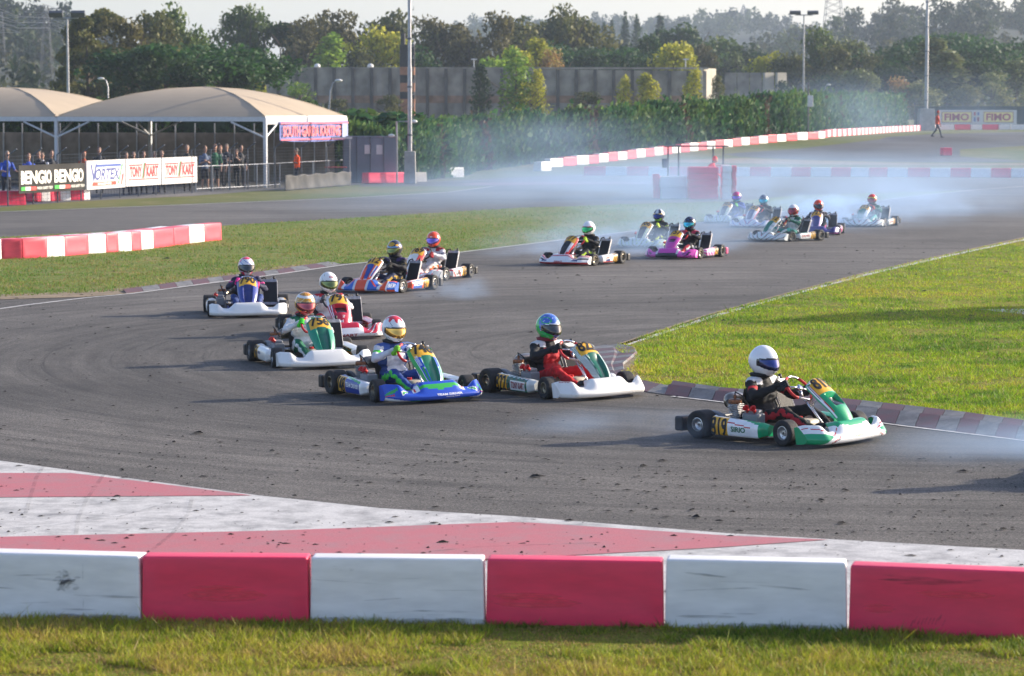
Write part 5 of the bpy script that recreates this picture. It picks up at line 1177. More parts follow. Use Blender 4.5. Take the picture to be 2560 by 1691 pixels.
# --- side pod: a 0 rear .. 1 front, b 0 top inner .. 1 bottom inner
def make_pod(sg):
    def S(a, b):
        e = sstep(0, 0.04, a) * (1 - sstep(0.90, 1.0, a) ** 1.5 * 0.45); x = -0.405 + 0.70 * a
        ht = 0.235 - 0.03 * a; lo = 0.045 + 0.03 * sstep(0.85, 1, a)
        ht -= 0.02 * sstep(0.90, 1, a)
        sec = [(0.50, ht - 0.02), (0.60, ht + 0.004), (0.652, ht - 0.018), (0.668, (ht + lo) / 2 + 0.02), (0.662, lo + 0.045), (0.64, lo + 0.006), (0.54, lo)]
        y, z = crom(sec, min(max(b, 0), 1)); y = 0.50 + (y - 0.50) * (0.55 + 0.45 * e) - 0.02 * sstep(0.9, 1, a)
        return (x, sg * y, z)
    return S
def shell(name, S, nu, nv, u0, u1, paint, parent, mats=None, thick=0.006, caps=False, ref=(1, 0, 0.6)):
    V, F, uvs = surf_grid(S, nu, nv, u0, u1, 0, 1); m = MB(); m.add(V, F, 0, [paint(u, v) for u, v in uvs])
    if caps:
        for k in (0, nu):
            ring = [S(u0 + (u1 - u0) * k / nu, j / nv) for j in range(nv + 1)]; c = paint(u0 if k == 0 else u1, 0.5); m.add(ring, [tuple(range(nv + 1))], 0, c)
    me = m.mesh(name, mats or [M_PAINT])
    if sum(p.normal.dot(Vector(ref)) * p.area for p in me.polygons) < 0: me.flip_normals()
    me.polygons.foreach_set('use_smooth', [True] * len(me.polygons)); me.set_sharp_from_angle(angle=math.radians(50))
    o = link(name, me, parent)
    if thick: md = o.modifiers.new('thickness', 'SOLIDIFY'); md.thickness = thick; md.offset = -1
    return o
# --- shared mechanical meshes
def tyre_mesh(r, w):
    m = MB(); ri = 0.066; h = w / 2
    m.lathe([(ri, -h * .82), (ri + 0.012, -h * .95), (r * 0.80, -h), (r * 0.93, -h * 0.97), (r * 0.985, -h * 0.86), (r, -h * 0.65), (r, h * 0.65), (r * 0.985, h * 0.86), (r * 0.93, h * 0.97), (r * 0.80, h), (ri + 0.012, h * .95), (ri, h * .82)], 36, 'y')
    return m.mesh('tyre', [M_TYRE], smooth='all')
def rim_mesh(w, mt):
    m = MB(); h = w / 2; R = 0.068
    m.lathe([(R + 0.004, h * .93), (R - 0.004, h * .95), (R - 0.010, h * .55), (0.030, h * .40), (0.026, h * .62), (0.012, h * .64), (0.012, -h * .64), (0.026, -h * .62), (0.030, -h * .40), (R - 0.010, -h * .55), (R - 0.004, -h * .95), (R + 0.004, -h * .93)], 28, 'y')
    for k in range(3):
        t = k * 2 * PI / 3; m.tube([(0.043 * math.cos(t), s * h * .52, 0.043 * math.sin(t)) for s in (-1, 1)], 0.006, 6)
    return m.mesh('rim', [mt], smooth=True)
TYF, TYR = tyre_mesh(0.130, 0.135), tyre_mesh(0.142, 0.205)
RIMS = {(f, k): rim_mesh(0.125 if f else 0.19, mt) for f in (0, 1) for k, mt in (('g', M_RIM), ('s', M_RIMS))}
def mech_meshes():
    R = {}
    m = MB(); r = 0.016
    for s in (-1, 1):
        m.tube([(-0.72, s * 0.30, 0.08), (-0.35, s * 0.31, 0.06), (0.05, s * 0.33, 0.055), (0.35, s * 0.22, 0.055), (0.50, s * 0.20, 0.06), (0.80, s * 0.19, 0.07)], r, 8)
        m.tube([(0.42, s * 0.2, 0.06), (0.46, s * 0.38, 0.075), (0.50, s * 0.47, 0.11)], r, 8)
        m.tube([(-0.40, s * 0.31, 0.06), (-0.38, s * 0.52, 0.07), (0.28, s * 0.56, 0.07), (0.30, s * 0.30, 0.06)], 0.011, 8)
        m.tube([(-0.38, s * 0.52, 0.16), (0.24, s * 0.55, 0.14)], 0.011, 8)
    for x in (-0.62, -0.25, 0.36, 0.80): m.tube([(x, -0.31 if x < 0.3 else -0.20, 0.06), (x, 0.31 if x < 0.3 else 0.20, 0.06)], r * 0.9, 8)
    m.tube([(0.70, -0.30, 0.10), (0.84, -0.22, 0.14), (0.84, 0.22, 0.14), (0.70, 0.30, 0.10)], 0.010, 8)
    R['chassis_frame'] = m.mesh('chassis_frame', [M_FRAME], smooth='all')
    m = MB(); m.add([(-0.05, -.30, .038), (0.35, -.24, .038), (0.82, -.2, .045), (0.82, .2, .045), (0.35, .24, .038), (-0.05, .3, .038), (-0.05, -.30, .046), (0.35, -.24, .046), (0.82, -.2, .053), (0.82, .2, .053), (0.35, .24, .046), (-0.05, .3, .046)],
        [(0, 1, 2, 3, 4, 5), (6, 7, 8, 9, 10, 11), (0, 1, 7, 6), (1, 2, 8, 7), (2, 3, 9, 8), (3, 4, 10, 9), (4, 5, 11, 10), (5, 0, 6, 11)]); R['floor_tray'] = m.mesh('floor_tray', [M_ALU])
    m = MB(); m.tube([(-0.54, -0.60, 0.142), (-0.54, 0.60, 0.142)], 0.02, 12); R['axle'] = m.mesh('axle', [M_CHROME], smooth='all')
    m = MB(); m.lathe([(0.02, 0.06), (0.09, 0.06), (0.09, 0.068), (0.02, 0.068)], 24, 'y', o=(-0.54, 0.06, 0.142)); R['brake_disc'] = m.mesh('brake_disc', [M_ALU])
    m = MB(); m.lathe([(0.02, 0), (0.085, 0), (0.085, 0.006), (0.02, 0.006)], 20, 'y', o=(-0.54, -0.30, 0.142)); R['sprocket'] = m.mesh('sprocket', [M_ALU])
    m = MB()
    for s in (-1, 1): m.tube([(0.50, s * 0.44, 0.13), (0.50, s * 0.56, 0.13)], 0.012, 8); m.tube([(0.50, s * .46, 0.13), (0.42, 0.02 * s, 0.10)], 0.007, 6)
    R['steering_rods'] = m.mesh('steering_rods', [M_CHROME], smooth='all')
    m = MB()
    for s in (-1, 1): m.box((-0.775, s * 0.62, 0.135), (0.11, 0.17, 0.15))
    m.box((-0.765, 0, 0.12), (0.07, 1.10, 0.12)); R['rear_bumper'] = m.mesh('rear_bumper', [M_BLACK], bevel=0.02)
    # seat shell
    V = []; F = []; n, k = 12, 10
    for i in range(n + 1):
        f = i / n; x, z = crom([(0.06, 0.16), (-0.05, 0.075), (-0.22, 0.07), (-0.33, 0.16), (-0.395, 0.33), (-0.42, 0.47)], f); w_, = crom([(0.16,), (0.19,), (0.20,), (0.20,), (0.185,), (0.12,)], f)
        for j in range(k + 1):
            a = (j / k * 2 - 1); lift = 0.17 * abs(a) ** 3 * (1 - 0.35 * f); V.append((x + lift * 0.55 * f, a * w_, z + lift * (1 - 0.5 * f)))
    for i in range(n):
        for j in range(k): q = i * (k + 1) + j; F.append((q, q + 1, q + k + 2, q + k + 1))
    V2 = [(x - 0.012, y * 1.03, z - 0.010) for x, y, z in V]; nV = len(V)
    m = MB(); m.add(V, F); m.add(V2, F); R['seat'] = m.mesh('seat', [M_SEAT], smooth='all', merge=False)
    # engine on the right
    m = MB(); cx, cy = -0.24, -0.40
    m.box((cx, cy, 0.14), (0.20, 0.14, 0.13)); m.lathe([(0.075, -0.07), (0.075, 0.07)], 18, 'y', o=(cx, cy, 0.14), cap=True)
    Rt = Euler((0, math.radians(-14), 0)).to_matrix()
    for q in range(8):
        z = 0.215 + q * 0.017; m.box((cx - 0.005 * q, cy, z), (0.125, 0.125, 0.009), R=Rt)
    m.lathe([(0.045, 0.2), (0.045, 0.36)], 14, o=(cx - 0.02, cy, 0), cap=True); R['engine'] = m.mesh('engine', [M_ALU], bevel=0.004)
    m = MB(); m.lathe([(0.066, 0.352), (0.07, 0.362), (0.066, 0.392), (0.05, 0.40)], 18, o=(cx - 0.045, cy, 0), cap=True); m.tube([(cx - 0.045, cy, 0.395), (cx - 0.045, cy, 0.44)], 0.014, 8); R['cylinder_head'] = m.mesh('cylinder_head', [M_COPPER], smooth=True)
    m = MB(); m.tube([(cx - 0.045, cy, 0.43), (cx - 0.02, cy - 0.03, 0.475), (cx + 0.06, cy - 0.02, 0.44), (cx + 0.10, cy + 0.03, 0.34)], 0.007, 6); m.tube([(cx + 0.08, cy - 0.06, 0.2), (cx + 0.10, cy - 0.07, 0.28), (cx + 0.17, cy - 0.05, 0.27), (cx + 0.18, cy - 0.03, 0.18)], 0.008, 6)
    R['hoses'] = m.mesh('hoses', [M_BLACK], smooth='all')
    m = MB(); m.tube([(cx - 0.05, cy, 0.25), (cx - 0.12, cy + 0.05, 0.30), (cx - 0.20, cy + 0.11, 0.345)], [0.022, 0.03, 0.05], 12)
    m.tube([(cx - 0.19, cy + 0.09, 0.34), (cx - 0.24, cy + 0.17, 0.36), (cx - 0.26, cy + 0.30, 0.36), (cx - 0.26, cy + 0.42, 0.35), (cx - 0.26, cy + 0.50, 0.34)], [0.055, 0.075, 0.078, 0.05, 0.03], 16); R['exhaust'] = m.mesh('exhaust', [M_EXH], smooth='all')
    m = MB()   # chain guard
    prof = [(-0.60, 0.08), (-0.655, 0.14), (-0.63, 0.23), (-0.55, 0.27), (-0.47, 0.255), (-0.25, 0.17), (-0.25, 0.09)]
    vs = [(x, y, z) for y in (-0.475, -0.40) for x, z in prof]; k = len(prof); m.add(vs, [tuple(range(k)), tuple(range(k, 2 * k))] + [(i, (i + 1) % k, k + (i + 1) % k, k + i) for i in range(k)])
    R['chain_guard'] = m.mesh('chain_guard', [M_GREYP], bevel=0.018, seg=3)
    m = MB(); m.box((-0.02, -0.43, 0.205), (0.19, 0.15, 0.14)); m.box((-0.02, -0.43, 0.29), (0.15, 0.11, 0.05)); m.tube([(-0.10, -0.41, 0.2), (-0.18, -0.40, 0.19)], 0.035, 12); R['airbox'] = m.mesh('airbox', [M_GREYP], bevel=0.02, seg=3)
    m = MB()
    Rm = Euler((math.radians(50), math.radians(12), 0)).to_matrix()
    for dx in (-0.055, 0.035):
        pr = [(0.020, 0.0), (0.020, 0.055), (0.026, 0.075), (0.036, 0.088), (0.032, 0.088), (0.022, 0.07), (0.016, 0.05), (0.0, 0.03)]; vs = []; nn = 16
        for r_, h_ in pr:
            for q in range(nn):
                a = 2 * PI * q / nn; p = Rm @ Vector((r_ * math.cos(a), r_ * math.sin(a), h_)); vs.append((p.x + dx - 0.01, p.y - 0.455, p.z + 0.28))
        m.add(vs, [(i * nn + q, i * nn + (q + 1) % nn, (i + 1) * nn + (q + 1) % nn, (i + 1) * nn + q) for i in range(len(pr) - 1) for q in range(nn)])
    R['intake_trumpets'] = m.mesh('intake_trumpets', [M_REDP], smooth='all')
    m = MB(); m.box((0.30, 0, 0.135), (0.24, 0.22, 0.15)); R['fuel_tank'] = m.mesh('fuel_tank', [M_TANK], bevel=0.04, seg=4, smooth='all')
    m = MB(); m.lathe([(0.03, 0.20), (0.03, 0.235)], 14, o=(0.27, -0.05, 0), cap=True); R['tank_cap'] = m.mesh('tank_cap', [M_REDP])
    m = MB(); m.tube([(0.20, 0, 0.485), (0.60, 0, 0.10)], 0.010, 10); m.tube([(0.60, 0, 0.08), (0.36, 0.03, 0.33)], 0.009, 8); m.tube([(0.36, 0, 0.33), (0.47, 0.09, 0.50)], 0.007, 6); m.tube([(0.36, 0, 0.33), (0.47, -0.09, 0.50)], 0.007, 6); R['steering_column'] = m.mesh('steering_column', [M_CHROME], smooth='all')
    m = MB()
    for s in (-1, 1): m.tube([(0.72, s * 0.04, 0.07), (0.70, s * 0.13, 0.09), (0.64, s * 0.15, 0.20), (0.64, s * 0.09, 0.20)], 0.007, 6); m.box((0.62, s * 0.13, 0.075), (0.05, 0.03, 0.02))
    m.tube([(0.60, 0.14, 0.10), (0.05, 0.16, 0.12)], 0.004, 5); m.tube([(0.86, 0.20, 0.16), (0.60, 0.27, 0.13), (0.60, 0.22, 0.13)], 0.006, 5); m.tube([(0.86, -0.20, 0.16), (0.60, -0.27, 0.13)], 0.006, 5)
    R['pedals'] = m.mesh('pedals', [M_CHROME], smooth='all')
    # radiator on the left
    Rr = Euler((0, math.radians(-24), 0)).to_matrix(); c = Vector((-0.27, 0.39, 0.33)); m = MB(); m.box(c, (0.035, 0.22, 0.36), R=Rr)
    for q in range(17): m.box(c + Rr @ Vector((0.019, -0.10 + q * 0.0125, 0)), (0.006, 0.004, 0.34), R=Rr)
    R['radiator_core'] = m.mesh('radiator_core', [mat('radiator_black', (0.03, 0.03, 0.033), 0.5, 0.3, var=0.2, scale=60)])
    m = MB()
    for s in (-1, 1): m.box(c + Rr @ Vector((0, 0, s * 0.20)), (0.05, 0.235, 0.05), R=Rr)
    for s in (-1, 1): m.box(c + Rr @ Vector((0, s * 0.118, 0)), (0.045, 0.010, 0.40), R=Rr)
    m.tube([c + Rr @ Vector((0, 0.03, 0.22)), c + Rr @ Vector((0, 0.03, 0.255))], 0.016, 8); m.tube([c + Vector((-0.05, -0.1, -0.1)), (-0.16, 0.20, 0.16)], 0.012, 6)
    R['radiator_tank'] = m.mesh('radiator_tank', [M_ALU], bevel=0.008)
    m = MB(); q = c + Rr @ Vector((0, -0.06, 0.22)); m.tube([q, q + Vector((0, -0.02, 0.04)), q + Vector((-0.03, -0.10, 0.02)), (-0.2, 0.2, 0.28), (-0.24, -0.1, 0.27)], 0.013, 8); m.tube([c + Rr @ Vector((0, 0.07, 0.23)), c + Rr @ Vector((0, 0.07, 0.28))], 0.018, 8)
    R['coolant_hose'] = m.mesh('coolant_hose', [M_BLACK], smooth='all')
    return R
MECH = mech_meshes()
def ring_mesh(grip, top):
    """steering wheel: flat-bottomed grip ring with chrome-like top arc, three spokes"""
    m = MB(); N = 28; pts = []
    for k in range(N):
        a = 2 * PI * k / N; y, z = 0.165 * math.cos(a), 0.155 * math.sin(a); z = max(z, -0.125); pts.append((0, y, z))
    pts.append(pts[0]); pts.append(pts[1])
    segs = [(0, 5, 0), (5, 10, 1), (10, 19, 0), (19, 24, 1), (24, N, 0)]
    for a, b, mi in segs: m.tube([pts[i] for i in range(a, b + 1)], 0.0155 if mi == 0 else 0.012, 8, mi, caps=True)
    for a in (0.0, PI, -PI / 2): m.tube([(0.02, 0, 0), (0.0, 0.15 * math.cos(a), 0.12 * math.sin(a))], 0.010, 6, 1)
    m.lathe([(0.035, 0.0), (0.035, 0.03)], 12, 'x', mi=1, o=(0, 0, 0), cap=True)
    return m.mesh('steering_wheel', [grip, top], smooth='all')
WHEELS = {'red': ring_mesh(M_REDP, M_CHROME), 'black': ring_mesh(M_BLACK, M_GREYP), 'blue': ring_mesh(mat('blue_grip', (0.03, 0.05, 0.22), 0.5), M_CHROME)}
ST_C = Vector((0.215, 0, 0.505)); ST_R = Euler((0, math.radians(-42), 0))
def ST(y, z, x=0.0, roll=0.0):
    c, s = math.cos(roll), math.sin(roll); v = Vector((x, y * c - z * s, y * s + z * c)); v.rotate(ST_R); return ST_C + v
# ---------------- body by growing one skin over a posed skeleton
def capsule_mesh(caps, voxel, smooth_it=4, noise=0.0, name='body', extra=None):
    m = MB()
    for c in caps:
        a, b, r0, r1 = Vector(c[0]), Vector(c[1]), c[2], c[3]; L = (b - a).length; n = max(2, int(L / 0.03))
        m.tube([a.lerp(b, i / n) for i in range(n + 1)], [r0 + (r1 - r0) * i / n for i in range(n + 1)], 12)
        m.ell(a, (r0,) * 3, 12, 8); m.ell(b, (r1,) * 3, 12, 8)
    for e in (extra or []): m.ell(e[0], e[1], 16, 10, R=e[2] if len(e) > 2 else None)
    me = m.mesh(name, [], merge=False); o = bpy.data.objects.new('tmp', me); COL.objects.link(o)
    r = o.modifiers.new('r', 'REMESH'); r.mode = 'VOXEL'; r.voxel_size = voxel
    s = o.modifiers.new('s', 'SMOOTH'); s.factor = 0.5; s.iterations = smooth_it
    dg = bpy.context.evaluated_depsgraph_get(); out = bpy.data.meshes.new_from_object(o.evaluated_get(dg)); out.name = name
    bpy.data.objects.remove(o); bpy.data.meshes.remove(me)
    if noise:
        out.update(); co = np.zeros(len(out.vertices) * 3, np.float32); out.vertices.foreach_get('co', co); co = co.reshape(-1, 3)
        nn = [v.normal.copy() for v in out.vertices]
        for i, v in enumerate(co):
            q = Vector(v); k = mnoise.noise(q * 14) * noise + mnoise.noise(Vector((q.x * 8, q.y * 8, q.z * 30))) * noise * 0.8; co[i] += np.array(nn[i]) * k
        out.vertices.foreach_set('co', co.ravel())
    out.polygons.foreach_set('use_smooth', [True] * len(out.polygons)); out.update(); return out
def seg_dist(p, a, b):
    ab = b - a; t = max(0, min(1, (p - a).dot(ab) / ab.length_squared)); return (p - (a + ab * t)).length, t
def driver_body(roll, hires):
    HR, HL = ST(-0.165, 0.03, 0, roll), ST(0.165, 0.03, 0, roll)
    reg = []; caps = []; back = (-0.055, 0, 0)
    for s, H in ((-1, HR), (1, HL)):
        sh = Vector((-0.27, s * 0.175, 0.545)); w_ = H + Vector((-0.075, s * 0.012, -0.010)); mid = (sh + w_) / 2; el = mid + Vector((-0.03, s * 0.13, -0.115))
        caps += [(sh, el, 0.062, 0.048), (el, w_, 0.049, 0.033)]; reg += [('arm', sh, el, s), ('fore', el, w_, s)]
        hip = Vector((-0.20, s * 0.10, 0.165)); kn = Vector((0.20, s * 0.215, 0.285)); an = Vector((0.53, s * 0.155, 0.125)); toe = Vector((0.66, s * 0.14, 0.20))
        caps += [(hip, kn, 0.085, 0.060), (kn, an, 0.058, 0.040), (an, toe, 0.040, 0.030)]; reg += [('thigh', hip, kn, s), ('shin', kn, an, s), ('boot', an + Vector((-0.03, 0, 0.0)), toe, s)]
    sp0, sp1, nk = Vector((-0.235, 0, 0.17)), Vector((-0.285, 0, 0.50)), Vector((-0.265, 0, 0.62))
    caps += [(sp0, (sp0 + sp1) / 2, 0.115, 0.115), (sp1 + Vector((0, 0, 0.05)), nk, 0.075, 0.065)]
    extra = [((-0.265, 0, 0.42), (0.135, 0.19, 0.17)), ((-0.28, 0, 0.54), (0.10, 0.215, 0.085)), ((-0.22, 0, 0.22), (0.145, 0.185, 0.13))]
    reg += [('torso', sp0, sp1, 0), ('neck', sp1 + Vector((0, 0, 0.10)), nk + Vector((0, 0, 0.03)), 0)]
    me = capsule_mesh(caps, 0.0125 if hires else 0.02, 5 if hires else 2, 0.015, 'body', extra)
    # zones: 0 torso 1 sleeve 2 shoulder 3 sleeve stripe 4 thigh 5 shin 6 leg stripe 7 boot 8 neck/collar 9 chest panel
    names = []
    mi = []
    rad = {'arm': .055, 'fore': .04, 'thigh': .075, 'shin': .05, 'boot': .036, 'torso': .165, 'neck': .07}
    for p in me.polygons:
        c = p.center; best = min(((seg_dist(c, a, b)[0] - rad[k], k, seg_dist(c, a, b)[1], s) for k, a, b, s in reg)); k, t, s = best[1], best[2], best[3]
        n = p.normal
        rb = [q for q in reg if q[0] == k and (q[3] == s)][0]; pr_ = rb[1].lerp(rb[2], t); lat = (c - pr_).y * s
        if k == 'torso': z = 9 if (c.x > -0.18 and abs(c.y) < 0.12 and 0.28 < c.z < 0.52) else (2 if c.z > 0.53 and abs(c.y) > 0.07 else 0)
        elif k == 'neck': z = 8 if abs(c.y) < 0.085 else 2
        elif k == 'arm': z = 2 if t < 0.12 and n.z > 0.3 else (3 if 0.50 < t < 0.66 else 1)
        elif k == 'fore': z = 1
        elif k == 'thigh': z = 0 if t < 0.06 else (6 if lat > 0.80 * (0.085 - 0.025 * t) else 4)
        elif k == 'shin': z = 6 if lat > 0.8 * (0.058 - 0.018 * t) else 5
        else: z = 7
        mi.append(z)
    for i in range(10): me.materials.append(None)
    me.polygons.foreach_set('material_index', mi); return me, HR, HL
def glove_mesh():
    """fist closed round a bar running along local z, thumb on the near side"""
    caps = []; R = 0.0155 + 0.009
    caps.append(((-0.052, 0, -0.028), (-0.052, 0, 0.026), 0.022, 0.022)); caps.append(((-0.035, 0.012, -0.024), (-0.035, 0.012, 0.022), 0.02, 0.02))
    caps.append(((-0.085, 0, 0), (-0.055, 0, 0), 0.029, 0.026))
    for i, (z, f) in enumerate([(-0.034, 0.85), (-0.012, 0.97), (0.011, 1.0), (0.033, 0.93)]):
        pts = []
        for a in (150, 95, 35, -20, -65):
            t = math.radians(a); q = R * (1.0 if a > -30 else f); pts.append(Vector((q * math.cos(t), q * math.sin(t), z + 0.001 * i)))
        pts[0] = Vector((-0.036, 0.018, z))
        for a, b in zip(pts, pts[1:]): caps.append((a, b, 0.0098, 0.0092))
    for a, b in (((-0.045, -0.012, 0.03), (-0.022, -0.026, 0.040)), ((-0.022, -0.026, 0.040), (0.006, -0.027, 0.034))): caps.append((a, b, 0.0115, 0.0105))
    return capsule_mesh([(Vector(c[0]), Vector(c[1]), c[2], c[3]) for c in caps], 0.0045, 1, 0, 'glove')
GLOVE = glove_mesh()
GLOVE.materials.append(None)
BODY = {(r, h): driver_body(r, h) for r, h in ((-0.25, True), (0.2, False))}
# ---------------- helmet
def S_helm(az, el, off=0.0):
    """az 0 = forward, el -90..90 in radians"""
    ce, se = math.cos(el), math.sin(el); f = ce * math.cos(az); s = ce * math.sin(az); x = 0.150 * f; y = 0.125 * s; z = 0.148 * se
    if f > 0 and se < 0.25: x += 0.040 * f * (1 - sstep(-0.5, 0.2, se))
    y *= 1 - 0.16 * (1 - sstep(-0.9, -0.1, se)); 
    if f < 0: x -= 0.008 * (1 - sstep(0, 0.7, abs(se)))
    n = Vector((f / 0.15, s / 0.125, se / 0.148)).normalized(); return Vector((x, y, z)) + n * off
def helmet(parent, paint, vis, loc, yaw=0, pitch=0, hi=True):
    na, ne = (72, 40) if hi else (36, 20); V = []; F = []; C = []
    e0 = math.radians(-58)
    for i in range(na):
        az = -PI + 2 * PI * i / na
        for j in range(ne + 1): el = e0 + (PI / 2 - e0) * j / ne; V.append(S_helm(az, el))
    def invis(az, el): 
        a = abs(az); return a < math.radians(78) and math.radians(-27 + 12 * (a / 1.2) ** 2) < el < math.radians(20 - 6 * (a / 1.2) ** 2)
    for i in range(na):
        for j in range(ne):
            az, el = -PI + 2 * PI * (i + .5) / na, e0 + (PI / 2 - e0) * (j + .5) / ne; i2 = (i + 1) % na
            F.append((i * (ne + 1) + j, i2 * (ne + 1) + j, i2 * (ne + 1) + j + 1, i * (ne + 1) + j + 1)); C.append((0.02, 0.02, 0.022) if invis(az, el) else lin(paint(math.degrees(az), math.degrees(el))))
    m = MB(); m.add(V, F, 0, C); m.tube([S_helm(-PI + 2 * PI * i / 40, e0, -0.006) for i in range(41)], 0.008, 6, 0, caps=False); m.c[-240:] = [(0.02, 0.02, 0.02)] * 240
    h = link('helmet', m.mesh('helmet', [M_HELM], smooth='all'), parent, loc, (0, pitch, yaw))
    # visor: own curved pane standing proud, with rim and pivot discs
    V = []; F = []; n1, n2 = 28, 8
    for i in range(n1 + 1):
        az = math.radians(-66 + 132 * i / n1); a = abs(az)
        for j in range(n2 + 1): lo, hi_ = -25 + 12 * (a / 1.2) ** 2, 14.5 - 5 * (a / 1.2) ** 2; V.append(S_helm(az, math.radians(lo + (hi_ - lo) * j / n2), 0.006))
    for i in range(n1):
        for j in range(n2): k = i * (n2 + 1) + j; F.append((k, k + n2 + 1, k + n2 + 2, k + 1))
    m = MB(); m.add(V, F); link('visor', m.mesh('visor', [vis], smooth='all'), h)
    m = MB()
    for s in (-1, 1):
        p = S_helm(s * math.radians(72), math.radians(2), 0.004); m.ell(p, (0.014, 0.006, 0.014), 10, 6)
    for e in (15.2,): m.tube([S_helm(math.radians(-60 + 120 * i / 20), math.radians(e - 5.5 * (abs(-60 + 120 * i / 20) / 69) ** 2), 0.007) for i in range(21)], 0.0045, 5)
    link('visor_trim', m.mesh('visor_trim', [M_BLACK], smooth='all'), h)
    m = MB(); p0 = [S_helm(math.radians(a), math.radians(-36), 0.002) for a in (-9, 9)]; m.tube(p0, 0.004, 5); link('chin_vent', m.mesh('chin_vent', [M_BLACK], smooth='all'), h)
    return h
_sm = {}
def suitm(c, key='suit', rough=0.75, bump=0.25):
    n = f'{key}_{c}'
    return mat(n, c, rough, var=0.14, scale=14, bump=bump, bscale=25)
def driver(root, spec, hires):
    key = (-0.25, True) if hires else (0.2, False); me, HR, HL = BODY[key]; roll = key[0]
    t = thing('person', spec['dlabel'], 'driver', root.location, root.rotation_euler.z)
    b = link('body', me, t)
    su = spec['suit']   # main, sleeve, shoulder, stripe, thigh, shin, legstripe, boot, collar, chest
    for i, c in enumerate(su):
        if b.material_slots[i].link != 'OBJECT': b.material_slots[i].link = 'OBJECT'
        b.material_slots[i].material = suitm(c, rough=0.8 if i != 7 else 0.6)
    for s, H in ((-1, HR), (1, HL)):
        g = link('glove', GLOVE, t); g.material_slots[0].link = 'OBJECT'; g.material_slots[0].material = suitm(spec['glove'], rough=0.7)
        # local z along the wheel rim tangent, local -x towards the wrist
        tan = (ST(s * 0.165, 0.08, 0, roll) - ST(s * 0.165, -0.02, 0, roll)).normalized(); back = Vector((-1, s * 0.10, -0.18)); back = (back - tan * back.dot(tan)).normalized(); x = -back; z = tan * 1; y = z.cross(x)
        M3 = Matrix((x, y, z)).transposed()
        if s == -1: pass
        g.matrix_local = Matrix.Translation(H) @ M3.to_4x4() @ (Matrix.Scale(s, 4, (0, 1, 0)) if s == -1 else Matrix.Identity(4))
    helmet(t, spec['helm'], spec['visor'], (-0.235, 0, 0.762), spec.get('yaw', 0), spec.get('pitch', 0.10), hires).scale = (1.09,) * 3
    m = MB(); m.lathe([(0.075, 0.595), (0.115, 0.605), (0.125, 0.635), (0.085, 0.645)], 20, o=(-0.262, 0, 0)); link('neck_collar', m.mesh('neck_collar', [suitm(spec.get('brace', '141416'))], smooth='all'), t)
    if spec.get('chest'):
        m = MB(); S = lambda u, v: (-0.148 - 0.10 * (abs(u) / 0.13) ** 2 - 0.12 * v, u, 0.47 - v * 0.25)
        vs, fs = text2d(spec['chest'][0], 0.03); m.add([Vector(S(0.09 - 0.18 * (1 - a), 0.1 * (1 - b_))) for a, b_ in vs], fs); link('chest_print', m.mesh('chest_print', [mat('print_' + spec['chest'][1], spec['chest'][1], 0.6)]), t)
    return t
